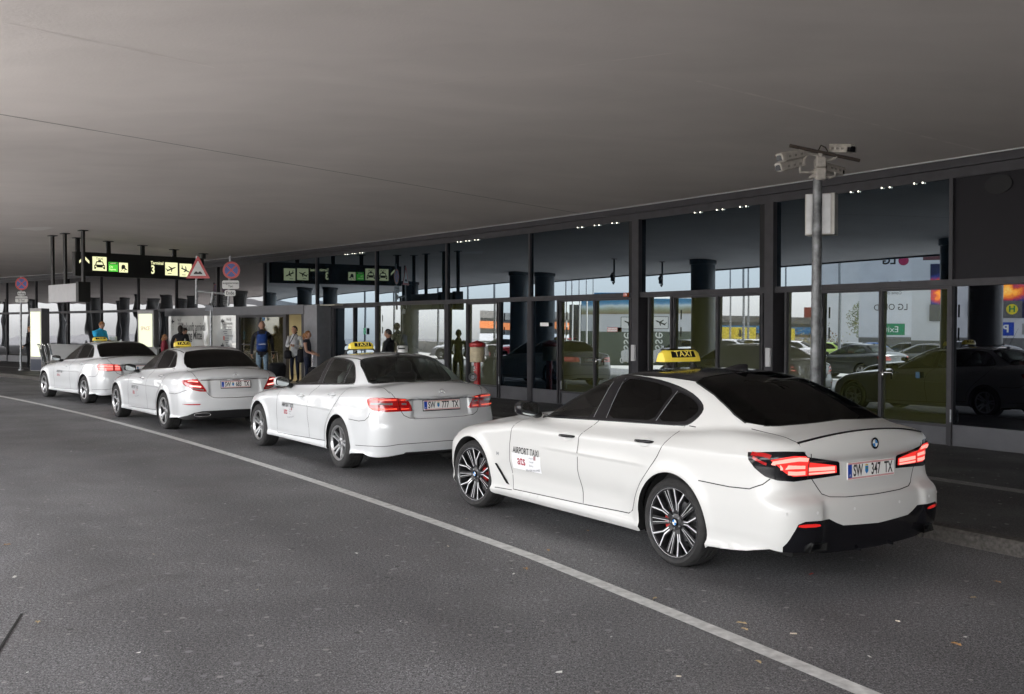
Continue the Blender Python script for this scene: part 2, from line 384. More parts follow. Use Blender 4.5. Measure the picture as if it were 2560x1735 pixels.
def build_body(sh, root, regions, cut):
    """regions: list of dicts(name, poly (uv array or list), mats, part) ; cut = uv polygon dropped. returns {name: object}"""
    UM = sh.UM
    us = np.concatenate([np.linspace(0, 1.41, 22)[:-1], np.linspace(1.41, 1.41 + sh.X1 - sh.X0, 110)[:-1], np.linspace(1.41 + sh.X1 - sh.X0, UM, 52)]); us[0] = 0; us[-1] = UM
    vs = np.concatenate([np.linspace(sh.V0, .75, 84)[:-1], np.linspace(.75, sh.V1, 34)])
    g = np.array([(u, v) for v in vs for u in us])
    pts = [g]; edges = []; off = len(g)
    for poly in [r['poly'] for r in regions] + [cut]:
        n = len(poly); pts.append(np.clip(poly, [0, sh.V0], [UM, sh.V1])); edges += [(off + i, off + (i + 1) % n) for i in range(n)]; off += n
    # leave out grid points that crowd a constraint
    C = np.concatenate(pts[1:]); keep = np.ones(len(g), bool)
    cell = {}
    for c in C: cell.setdefault((int(c[0] / .02), int(c[1] / .02)), []).append(c)
    for i, q in enumerate(g):
        if q[0] in (0, UM) or q[1] in (sh.V0, sh.V1): continue
        a, b = int(q[0] / .02), int(q[1] / .02)
        for da in (-1, 0, 1):
            for db in (-1, 0, 1):
                for c in cell.get((a + da, b + db), ()):
                    if abs(c[0] - q[0]) + abs(c[1] - q[1]) < .008: keep[i] = False
    g2 = g[keep]; sh_off = len(g2) - len(g)
    allp = np.concatenate([g2, C]); edges = [(a + sh_off, b + sh_off) for a, b in edges]
    r = delaunay_2d_cdt([Vector(p) for p in allp.tolist()], edges, [], 0, 1e-6)
    uv = np.array([(v.x, v.y) for v in r[0]]); T = np.array([f for f in r[2] if len(f) == 3], int)
    P = sh.at(uv); onc = (uv[:, 0] < 1e-6) | (uv[:, 0] > UM - 1e-6) | (uv[:, 1] > sh.V1 - 1e-6)
    P[onc, 1] = 0; N = sh.normal(P); N[onc, 1] = 0; N /= np.linalg.norm(N, axis=1)[:, None]
    cen = uv[T].mean(1); lab = np.zeros(len(T), int)
    for k, rg in enumerate(regions): 
        if rg.get('over') is None: lab[inpoly(cen, rg['poly'])] = k + 1
        else: lab[inpoly(cen, rg['poly']) & np.isin(lab, [0] + [1 + [q['name'] for q in regions].index(o) for o in rg['over']])] = k + 1
    lab[inpoly(cen, cut)] = -1
    a = np.linalg.norm(np.cross(P[T[:, 1]] - P[T[:, 0]], P[T[:, 2]] - P[T[:, 0]]), axis=1); lab[a < 1e-10] = -1
    nrm = np.cross(P[T[:, 1]] - P[T[:, 0]], P[T[:, 2]] - P[T[:, 0]]); flip = (nrm * N[T].sum(1)).sum(1) < 0; T[flip] = T[flip][:, ::-1]
    objs = {}; groups = {}
    for k in range(len(regions) + 1):
        nm = 'body' if k == 0 else regions[k - 1]['part']; groups.setdefault(nm, []).append(k)
    for nm, ks in groups.items():
        sel = np.isin(lab, ks); t = T[sel]; l = lab[sel]
        if len(t) == 0: continue
        mlist = []; mi = []
        for q in l:
            m = sh.P['paint'] if q == 0 else regions[q - 1]['mat']
            if m not in mlist: mlist.append(m)
            mi.append(mlist.index(m))
        one = ks[0] > 0 and regions[ks[0] - 1].get('sided')
        idx, inv = np.unique(t, return_inverse=True); t2 = inv.reshape(-1, 3); V = P[idx].copy(); Nn = N[idx]
        ins = 0 if ks[0] == 0 else regions[ks[0] - 1].get('off', 0); V += Nn * ins
        V2 = V * [1, -1, 1]; N2 = Nn * [1, -1, 1]
        if one:
            a_ = mesh_custom(nm, V, t2, Nn, mlist, root, mi); b_ = mesh_custom(nm, V2, t2[:, ::-1], N2, mlist, root, mi); objs[nm] = (a_, b_)
        else:
            cm = V[:, 1] < 1e-7; mp = np.arange(len(V)) + len(V); mp[cm] = np.where(cm)[0]
            V3 = np.concatenate([V, V2]); N3 = np.concatenate([Nn, N2]); t3 = np.concatenate([t2, mp[t2][:, ::-1]])
            objs[nm] = mesh_custom(nm, V3, t3, N3, mlist, root, mi + mi)
    return objs
def strip(sh, mb, uvl, w, h=.0008, mirror=True, lift=0.0):
    """thin band along a line on the shell"""
    P = sh.at(np.clip(uvl, [0, sh.V0], [sh.UM, sh.V1])); N = sh.normal(P); T = np.gradient(P, axis=0); Bn = np.cross(N, T); Bn /= np.maximum(np.linalg.norm(Bn, axis=1), 1e-9)[:, None]
    a = P + N * h + Bn * w / 2; b = P + N * h - Bn * w / 2; c = P + N * (h + lift)
    n = len(P)
    for sg in ((1, -1) if mirror else (1,)):
        q = np.array([1, sg, 1]); 
        if lift > 0:
            mb.add(np.concatenate([a, c, b]) * q, [((i, i + 1, n + i + 1, n + i) if sg < 0 else (n + i, n + i + 1, i + 1, i)) for i in range(n - 1)] + [((n + i, n + i + 1, 2 * n + i + 1, 2 * n + i) if sg < 0 else (2 * n + i, 2 * n + i + 1, n + i + 1, n + i)) for i in range(n - 1)])
        else: mb.add(np.concatenate([a, b]) * q, [((i, i + 1, n + i + 1, n + i) if sg < 0 else (n + i, n + i + 1, i + 1, i)) for i in range(n - 1)])
def arc_s(xc, zc, r, a0, a1, n=40):
    return [('s', xc + r * math.cos(rad(a0 + (a1 - a0) * i / n)), zc + r * math.sin(rad(a0 + (a1 - a0) * i / n))) for i in range(n + 1)]
def decal(sh, mb_src, mirror=False, h=.0012):
    """letters laid on the flank: local (x right seen from outside = -X car, y up)"""
    v = np.array(mb_src.v); p = sh.side(np.c_[v[:, 0], v[:, 2]]); n = sh.normal(p); mb_src.v = [tuple(q) for q in (p + n * h * 2.2)]; return mb_src
# ---------------------------------------------------------------- the taxis
M_paintA = mat('pearl_white_paint', (0.62, 0.615, 0.60), 0.34, coat=0.45, spec=0.4)
MATS['pearl_white_paint'].node_tree.nodes['Principled BSDF'].inputs['Coat Roughness'].default_value = 0.14
M_paintB = mat('polar_white_paint', (0.66, 0.67, 0.68), 0.25, coat=1.0, spec=0.4, noise=0.02, nscale=3)
G_dark = glassmat('privacy_glass', (0.012, 0.011, 0.011), .45)
G_mid = glassmat('front_door_glass', (0.26, 0.28, 0.26), .8)
G_clear = glassmat('green_car_glass', (0.70, 0.77, 0.72), .8)
M_seat = mat('dark_seat_leather', (0.03, 0.03, 0.032), 0.5)
M_inter = mat('cabin_plastic', (0.035, 0.034, 0.034), 0.6)
M_yel = mat('taxi_sign_yellow', (0.80, 0.60, 0.06), 0.3, coat=0.5, emit=(1, .8, .1), estr=0.12)
M_yellet = mat('taxi_sign_letter', (0.85, 0.68, 0.12), 0.4, emit=(1, .8, .2), estr=0.15)
M_plate = mat('plate_white', (0.90, 0.89, 0.87), 0.35)
M_platered = mat('plate_red', (0.55, 0.02, 0.03), 0.35)
M_blue = mat('plate_blue', (0.01, 0.06, 0.42), 0.35)
M_skyblue = mat('badge_blue', (0.05, 0.25, 0.62), 0.2, coat=1)
M_lampwhite = mat('clear_lens', (0.16, 0.15, 0.15), 0.1, coat=1.0)
M_decalw = mat('sticker_white', (0.84, 0.84, 0.86), 0.3)
M_bright = mat('polished_alloy', (0.80, 0.80, 0.82), 0.35, metal=0.35)
M_caliper = mat('red_caliper', (0.5, 0.01, 0.01), 0.35)
M_disc = mat('brake_disc', (0.25, 0.25, 0.26), 0.35, metal=0.9)
M_well = mat('wheel_well', (0.006, 0.006, 0.006), 0.9)
M_platelamp = mat('plate_lamp', (0.8, 0.8, 0.8), 0.3, emit=(1, .95, .9), estr=2.0)

CFG_A = dict(wb=2.975, zw=.338, arch=.385, paint=M_paintA,
    top=[(2.6, .72), (2.25, .93), (2.0, 1.06), (1.6, 1.262), (1.3, 1.385), (1.1, 1.438), (.8, 1.472), (.45, 1.479), (.15, 1.462), (-.1, 1.42), (-.35, 1.335), (-.62, 1.225), (-.9, 1.10), (-1.2, .95)],
    deck=[(3.9, .62), (3.7, .73), (3.4, .83), (3.0, .915), (2.5, .98), (2.1, 1.03), (1.5, 1.04), (.8, 1.06), (0, 1.10), (-.5, 1.14), (-.8, 1.125), (-1.0, 1.10), (-1.2, 1.09)],
    plan=[(-1.2, .865), (-.9, .895), (-.4, .922), (0, .93), (.6, .916), (1.5, .914), (2.4, .918), (2.975, .924), (3.4, .90), (3.9, .82)],
    section=[(-.2, -.06), (.18, -.035), (.255, .004), (.285, -.016), (.33, -.014), (.40, -.002), (.55, .006), (.68, .002), (.80, -.008), (.90, -.018), (1.0, -.05), (1.15, -.10)],
    gplan=[(2.6, .70), (2.1, .775), (1.6, .80), (1.0, .812), (.4, .805), (0, .79), (-.4, .76), (-.8, .70), (-1.2, .62)],
    rear=[(-.2, -.98), (.18, -1.05), (.26, -1.12), (.36, -1.145), (.48, -1.155), (.58, -1.15), (.63, -1.13), (.655, -1.098), (.70, -1.085), (.80, -1.075), (.88, -1.075), (.905, -1.10), (.93, -1.115), (1.03, -1.135), (1.10, -1.15), (1.3, -1.15)],
    front=[(0, 3.70), (.2, 3.76), (.4, 3.80), (.6, 3.78), (.75, 3.68), (.9, 3.6)],
    crease=(.80, .05, .012), hollow=.026, hz=.43, lip=(-1.075, .022, .035, .12), rcurve=.13, kr=.20, ksh=.09, kd=.05, crown=.085, flare=.016)
CFG_A['crease'] = (.915, -.04, .018); CFG_A['cheek'] = (.50, .10, .030, .70)
CFG_B = dict(wb=2.874, zw=.325, arch=.372, paint=M_paintB,
    top=[(2.6, .70), (2.2, .91), (1.95, 1.045), (1.55, 1.24), (1.25, 1.37), (1.05, 1.43), (.8, 1.462), (.5, 1.472), (.2, 1.458), (0, 1.425), (-.2, 1.345), (-.42, 1.235), (-.62, 1.13), (-.9, .98), (-1.2, .8)],
    deck=[(3.9, .60), (3.65, .72), (3.3, .84), (2.9, .92), (2.4, .975), (2.0, 1.01), (1.5, 1.03), (.8, 1.06), (0, 1.105), (-.5, 1.135), (-.8, 1.125), (-.98, 1.105), (-1.2, 1.06)],
    plan=[(-1.2, .87), (-.9, .895), (-.4, .916), (0, .920), (.6, .905), (1.5, .903), (2.3, .905), (2.874, .912), (3.3, .89), (3.9, .80)],
    section=[(-.2, -.05), (.18, -.02), (.25, -.002), (.29, -.012), (.36, -.004), (.5, .002), (.66, .0), (.80, -.008), (.90, -.022), (1.0, -.05), (1.15, -.10)],
    gplan=[(2.6, .70), (2.1, .765), (1.6, .79), (1.0, .80), (.4, .795), (0, .78), (-.4, .74), (-.8, .68), (-1.2, .6)],
    rear=[(-.2, -1.0), (.18, -1.06), (.28, -1.10), (.42, -1.14), (.58, -1.15), (.64, -1.145), (.70, -1.125), (.80, -1.105), (.90, -1.10), (.935, -1.105), (.96, -1.12), (1.02, -1.105), (1.09, -1.06), (1.3, -1.0)],
    front=[(0, 3.64), (.2, 3.68), (.4, 3.71), (.6, 3.68), (.75, 3.58), (.9, 3.5)],
    crease=(.93, -.16, .008), hollow=.010, hz=.45, rcurve=.17, kr=.22, ksh=.10, crown=.085, flare=.012, recess=(.41, .70, .945, .035, .05), krg=.06)
CFG_C = dict(CFG_B, wb=2.939, zw=.33, arch=.378,
    top=[(2.6, .70), (2.2, .92), (1.95, 1.05), (1.55, 1.24), (1.25, 1.365), (1.05, 1.42), (.75, 1.455), (.4, 1.462), (.15, 1.435), (-.05, 1.385), (-.3, 1.27), (-.6, 1.13), (-.9, .98), (-1.2, .8)],
    deck=[(3.9, .60), (3.7, .72), (3.35, .84), (2.9, .92), (2.4, .98), (2.0, 1.01), (1.5, 1.03), (.8, 1.05), (0, 1.08), (-.5, 1.105), (-.8, 1.09), (-1.0, 1.065), (-1.2, 1.03)],
    rear=[(-.2, -1.0), (.18, -1.07), (.28, -1.11), (.42, -1.145), (.55, -1.15), (.62, -1.13), (.70, -1.11), (.80, -1.10), (.90, -1.10), (.93, -1.115), (.96, -1.13), (1.02, -1.10), (1.09, -1.04), (1.3, -1.0)],
    crease=(.90, -.10, .007), rcurve=.19, kr=.26, ksh=.13, recess=(.46, .64, .93, .04, .08), krg=.10)

def make_wheel(parent, x, y, zw, rr, style, sgn, rot=0.0, steer=0.0):
    """wheel with tyre, rim, hub badge; outer face towards sgn*y"""
    w = bpy.data.objects.new('wheel', None); link(w); w.parent = parent; w.location = (x, y, zw); w.rotation_euler = (0, 0, steer)
    R = zw; hw = .122; s = sgn
    t = MB(); prof = [(rr - .012, -hw * .8), (rr + .004, -hw * .97), (rr + .03, -hw * 1.03), (R - .035, -hw * 1.02), (R - .012, -hw * .90), (R - .002, -hw * .70)]
    for gx in (-.5, -.17, .17, .5): prof += [(R, gx * hw - .007), (R - .006, gx * hw - .005), (R - .006, gx * hw + .005), (R, gx * hw + .007)]
    prof += [(R - .002, hw * .70), (R - .012, hw * .90), (R - .035, hw * 1.02), (rr + .03, hw * 1.03), (rr + .004, hw * .97), (rr - .012, hw * .8)]
    t.lathe(prof, axis='Y', n=64, close=False).build('tyre', M_rubber, w, smooth=40)
    # rim barrel and lip; dark barrel colour paints the shade between silver spokes
    face = {'y': M_darkal}.get(style, M_alloy)
    b = MB(); o = s * hw
    b.mi = 5; b.lathe([(rr - .03, -o), (rr - .03, o * .35), (rr - .022, o * .8)], axis='Y', n=64, close=False); b.mi = 0; b.lathe([(rr - .022, o * .8), (rr - .004, o * .99), (rr + .004, o * .99), (rr + .004, o * .9)], axis='Y', n=64, close=False)
    b.mi = 1; b.lathe([(.155, o * .05), (.155, o * .12), (.02, o * .12)], axis='Y', n=40, close=False)
    ym = o * .90
    def spoke(a0, r0, w0, a1, r1, w1, y0, y1, th, mi):
        b.mi = mi; vs = []
        for r, a, wd, yy in ((r0, a0, w0, y0), (r1, a1, w1, y1)):
            for k, dy in ((-1, 0), (1, 0), (1, -th), (-1, -th)):
                cx, cz = r * math.cos(a), r * math.sin(a); tx, tz = -math.sin(a), math.cos(a)
                vs.append((cx + tx * k * wd / 2, s * (abs(yy) + dy), cz + tz * k * wd / 2))
        b.add(vs, [(0, 1, 5, 4), (1, 2, 6, 5), (2, 3, 7, 6), (3, 0, 4, 7), (0, 3, 2, 1), (4, 5, 6, 7)])
    Y = abs(ym)
    if style == 'y':
        b.mi = 2; b.lathe([(rr - .012, s * (Y + .002)), (rr - .003, s * (Y + .007)), (rr + .003, s * (Y + .004))], axis='Y', n=64, close=False)
        for k in range(5):
            a = rot + 2 * PI * k / 5
            for q in (-1, 1):
                spoke(a + q * .22, .05, .022, a + q * .075, rr * .56, .020, Y - .030, Y - .012, .028, 0)
                spoke(a + q * .075, rr * .54, .020, a + q * .22, rr - .006, .022, Y - .012, Y - .006, .028, 0)
                spoke(a + q * .12, .07, .006, a + q * .075, rr * .56, .008, Y - .028, Y - .008, .006, 2)
                spoke(a + q * .075, rr * .55, .008, a + q * .23, rr - .003, .010, Y - .008, Y - .002, .006, 2)
                spoke(a + q * .50, .05, .018, a + q * .52, rr - .006, .020, Y - .036, Y - .014, .026, 0)
                spoke(a + q * .57, rr * .30, .003, a + q * .565, rr - .006, .004, Y - .030, Y - .012, .004, 2)
    elif style == 'twin':
        for k in range(5):
            a = rot + 2 * PI * k / 5
            for q in (-1, 1): spoke(a + q * .34, .045, .030, a + q * .17, rr - .008, .028, Y - .035, Y - .006, .03, 0)
    elif style == 'twist':
        for k in range(5):
            a = rot + 2 * PI * k / 5
            spoke(a - .12, .04, .05, a + .05, rr * .6, .05, Y - .03, Y - .012, .03, 0)
            spoke(a + .0, rr * .5, .035, a - .13, rr - .008, .03, Y - .014, Y - .006, .03, 0); spoke(a + .08, rr * .5, .035, a + .23, rr - .008, .03, Y - .014, Y - .006, .03, 0)
    else:
        for k in range(5):
            a = rot + 2 * PI * k / 5; spoke(a, .04, .07, a, rr * .65, .05, Y - .03, Y - .012, .035, 0); spoke(a, rr * .62, .05, a, rr - .006, .085, Y - .012, Y - .006, .03, 0)
    b.mi = 0 if style != 'y' else 0; b.lathe([(.068, s * (Y - .06)), (.062, s * (Y - .028)), (.035, s * (Y - .022)), (.001, s * (Y - .022))], axis='Y', n=28, close=False)
    for k in range(5):
        a = rot + .6 + 2 * PI * k / 5; b.mi = 3; b.tube((.05 * math.cos(a), s * (Y - .034), .05 * math.sin(a)), (.05 * math.cos(a), s * (Y - .02), .05 * math.sin(a)), .008, n=6)
    # caliper
    if style == 'y':
        b.mi = 4; 
        for k in range(6):
            a = (PI * .0 + .15 * (k - 2.5)) if x < 1 else (PI + .15 * (k - 2.5)); b.box((.125 * math.cos(a) * (1 if x < 1 else 1), o * .30, .125 * math.sin(a)), (.05, .05, .05), M=Matrix.Rotation(-a, 3, 'Y'), bev=.008)
    b.build('rim', [face, M_disc if style == 'y' else mat('dusty_disc', (.09, .085, .08), .6), M_bright, M_steel, M_caliper, M_darkal], w, smooth=35)
    c = MB(); c.mi = 0; c.lathe([(.032, s * (Y - .03)), (.032, s * (Y - .016)), (.001, s * (Y - .014))], axis='Y', n=24, close=False)
    if style == 'y':
        for q in range(4):
            c.mi = 1 + q % 2; a0 = PI / 2 * q; vs = [(0, s * (Y - .012), 0)] + [(.022 * math.cos(a0 + PI / 2 * i / 6), s * (Y - .012), .022 * math.sin(a0 + PI / 2 * i / 6)) for i in range(7)]
            c.add(vs, [(0, i, i + 1) for i in range(1, 7)])
        c.build('hub_badge', [M_gloss, M_skyblue, M_white], w)
    else: c.build('hub_badge', [M_chrome], w, smooth=30)
    return w
def star_badge(root, M, r):
    b = MB(); n = 28
    pts = [M @ Vector((r * math.cos(2 * PI * i / n), r * math.sin(2 * PI * i / n), .006)) for i in range(n + 1)]; b.path(pts, r * .085, 6)
    for k in range(3):
        a = PI / 2 + k * 2 * PI / 3; tip = Vector((r * math.cos(a), r * math.sin(a), .006)); l = Vector((r * .16 * math.cos(a + PI / 3), r * .16 * math.sin(a + PI / 3), .004)); q = Vector((r * .16 * math.cos(a - PI / 3), r * .16 * math.sin(a - PI / 3), .004)); t = Vector((0, 0, .012))
        b.add([M @ tip, M @ l, M @ t, M @ q], [(0, 1, 2), (0, 2, 3)])
    return b.build('star_badge', M_chrome, root)
def roundel(root, M, r):
    b = MB(); n = 32; b.mi = 0; b.prism([(r * math.cos(2 * PI * i / n), r * math.sin(2 * PI * i / n)) for i in range(n)], 0, .005, M)
    for q in range(4):
        b.mi = 1 + q % 2; a0 = PI / 2 * q; b.prism([(0, 0)] + [(r * .62 * math.cos(a0 + PI / 2 * i / 8), r * .62 * math.sin(a0 + PI / 2 * i / 8)) for i in range(9)], .005, .0065, M)
    b.mi = 3
    for rr_ in (r * .65, r): b.path([M @ Vector((rr_ * math.cos(2 * PI * i / n), rr_ * math.sin(2 * PI * i / n), .005)) for i in range(n + 1)], .0015, 5)
    return b.build('roundel_badge', [M_gloss, M_skyblue, M_white, M_chrome], root)
def plate(root, c, tilt, num, framed):
    """number plate at the back; c = centre (car coordinates), tilt = lean"""
    up = Vector((math.sin(tilt), 0, math.cos(tilt))); M = frame(c, (0, -1, 0), up)
    p = bpy.data.objects.new('number_plate', None)
    q = MB(); q.mi = 0; q.prism([(-.26, -.06), (.26, -.06), (.26, .06), (-.26, .06)], -.004, .004, M)
    for z in (.0545, .0485, -.0545, -.0485):
        q.mi = 1; q.prism([(-.255, z - .0016), (.255, z - .0016), (.255, z + .0016), (-.255, z + .0016)], .004, .0046, M)
    q.mi = 2; q.prism([(-.256, -.046), (-.214, -.046), (-.214, .046), (-.256, .046)], .004, .0049, M)
    if framed: 
        q.mi = 3; q.prism([(-.27, -.072), (.27, -.072), (.27, .068), (-.27, .068)], -.010, -.0045, M)
    o = q.build('number_plate', [M_plate, M_platered, M_blue, M_black], root)
    a, b = num; k = dict(bold=.02)
    for tx, xx, sz, sx in (('SW', -.148, .114, .60), (a, .048, .114, .61), (b, .190, .114, .61)):
        if not tx: continue
        t = text_tris(tx, sz, M @ Matrix.Translation((xx, -.002, .0035)), sx=sx, **k); t.build('plate_characters', M_text, o)
    text('country_letter', 'A', .03, M @ Matrix.Translation((-.235, -.03, .0035)), M_white, o)
    M = M @ Matrix.Translation((.026, 0, 0)); s = MB(); s.mi = 0; s.prism([(-.094, .026), (-.094, -.012), (-.078, -.03), (-.062, -.012), (-.062, .026)], .004, .0052, M); s.mi = 1; s.prism([(-.092, .028), (-.094, .04), (-.086, .034), (-.078, .042), (-.070, .034), (-.062, .04), (-.064, .028)], .004, .0052, M)
    s.mi = 2; s.prism([(-.088, .018), (-.088, .004), (-.068, .004), (-.068, .018)], .0052, .006, M); s.build('coat_of_arms', [M_skyblue, mat('arms_gold', (.6, .42, .05), .4), mat('arms_green', (.05, .2, .12), .4)], o)
    return o
def roof_sign(root, x, y, z, style, rz=0.0):
    """lit TAXI sign across the roof; written face looks back"""
    g = MB(); wf, H = {'a': (.205, .105), 'b': (.175, .10), 'c': (.15, .10), 'd': (.165, .085)}[style]; zb = z
    # body: trapezoid tall box with rounded ends, along y
    prof = []  # cross-section in (x,z)
    d = .07
    def sec(yy, sc, zs): return [(x + d * 1.05 * sc, yy, zb), (x - d * 1.05 * sc, yy, zb), (x - d * .95 * sc, yy, zb + H * .35 * zs), (x - d * .55 * sc, yy, zb + H * .92 * zs), (x - d * .3 * sc, yy, zb + H * zs), (x + d * .3 * sc, yy, zb + H * zs), (x + d * .55 * sc, yy, zb + H * .92 * zs), (x + d * .95 * sc, yy, zb + H * .35 * zs)]
    st = [(-wf, .75, .72), (-wf + .035, .95, .93), (-wf + .08, 1, 1), (wf - .08, 1, 1), (wf - .035, .95, .93), (wf, .75, .72)]
    vs = []; 
    for yy, sc, zs in st: vs += [(a, b + y, c) for a, b, c in sec(yy, sc, zs)]
    n = 8; fs = [(i * n + k, (i + 1) * n + k, (i + 1) * n + (k + 1) % n, i * n + (k + 1) % n) for i in range(5) for k in range(n)] + [tuple(range(n)), tuple(range(5 * n, 6 * n))[::-1]]
    g.add(vs, fs)
    o = g.build('roof_sign', [M_yel], root, smooth=50, label={'a': 'yellow TAXI roof sign on a black magnet foot', 'b': 'yellow TAXI roof sign on a curved bracket', 'c': 'low yellow TAXI roof sign with large letters', 'd': 'yellow TAXI roof sign under a thin bow'}[style])
    # dark panel and letters on the rear face (slope)
    p0 = Vector((x - d * .95, y, zb + H * .33)); p1 = Vector((x - d * .57, y, zb + H * .90)); up = (p1 - p0); M = frame((p0 + p1) / 2, (0, -1, 0), up)
    hh = up.length / 2; ww = wf * (.66 if style == 'a' else .74)
    q = MB(); q.prism([(-ww, -hh * .95), (ww, -hh * .95), (ww * .96, hh * .8), (-ww * .96, hh * .8)], .001, .004, M); q.build('sign_panel', M_gloss, o)
    text('sign_letters', 'TAXI', hh * (2.25 if style == 'a' else 2.4), M @ Matrix.Translation((0, 0, .003)), M_yellet, o, bold=.02, sx=1.12, spacing=1.1)
    t = MB()
    if style in 'a': t.box((x, y, zb + H), (.09, wf * 1.7, .012), bev=.005); t.build('sign_cap', M_gloss, o); t = MB()
    if style == 'a':
        for q_ in (-.8, .8): t.tube((x - .03, y + q_ * wf * .9, zb - .055), (x - .03, y + q_ * wf * .9, zb - .03), .038, .028, 16); t.tube((x - .03, y + q_ * wf * .9, zb - .03), (x - .01, y + q_ * wf * .85, zb + .005), .022, .02, 10)
    elif style == 'b':
        for q_ in (-1, 1): t.path([(x + .02, y + q_ * (wf + .06), zb - .085), (x + .01, y + q_ * (wf + .05), zb - .03), (x, y + q_ * (wf + .01), zb - .006), (x, y + q_ * wf * .6, zb - .004)], [.016, .014, .012, .012], 8)
        t.box((x, y, zb - .006), (.06, wf * 1.9, .012), bev=.004)
        for q_ in (-1, 1): t.box((x + .02, y + q_ * (wf + .07), zb - .092), (.12, .06, .025), bev=.008)
    elif style == 'd':
        t.path([(x, y + wf * 1.35, zb - .05), (x, y + wf * 1.25, zb + .05), (x, y + wf * .9, zb + H * .98), (x, y, zb + H * 1.12), (x, y - wf * .9, zb + H * .98), (x, y - wf * 1.2, zb + .05), (x, y - wf * 1.3, zb - .05)], .008, 8)
        t.box((x, y, zb - .006), (.06, wf * 1.9, .012), bev=.004)
    else: t.box((x, y, zb - .004), (.15, wf * 2.02, .02), bev=.006)
    t.build('sign_foot', M_black, o, smooth=40)
    return o
def interior(root, sh, wb, clear):
    b = MB(); 
    b.box((1.0, 0, .42), (2.6, 1.5, .06)); b.box((1.78, 0, .82), (.42, 1.42, .26), bev=.1)   # floor, dash
    b.box((-.42, 0, .98), (.5, 1.2, .04)); b.box((1.1, 0, .6), (1.2, .22, .3), bev=.05)
    b.tube((1.50, .37, .92), (1.47, .37, .935), .185, .185, 24); b.tube((1.5, .37, .92), (1.8, .37, .8), .03)
    for yy in (-.37, .37): b.box((1.0, yy, .58), (.5, .5, .18), bev=.07)
    b.box((.2, 0, .60), (.5, 1.25, .18), bev=.07)
    for m in (1, -1): b.box((.97, m * .735, .80), (2.0, .04, .40), bev=.015)
    b.build('cabin', M_inter, root, smooth=40)
    for yy in (-.37, .37):
        s = MB(); s.box((.72, yy, .92), (.15, .48, .60), M=Matrix.Rotation(-.28, 3, 'Y'), bev=.07); s.box((.60, yy, 1.255), (.09, .26, .17), bev=.04); s.tube((.61, yy - .05, 1.1), (.6, yy - .05, 1.26), .008); s.tube((.61, yy + .05, 1.1), (.6, yy + .05, 1.26), .008); s.build('front_seat', M_seat, root, smooth=45)
    s = MB(); s.box((-.14, 0, .86), (.16, 1.22, .46), M=Matrix.Rotation(-.35, 3, 'Y'), bev=.07)
    for yy in (-.38, .38): s.box((-.30, yy, 1.12), (.08, .26, .13), bev=.035)
    s.build('rear_seat', M_seat, root, smooth=45)
SHELLS = {}
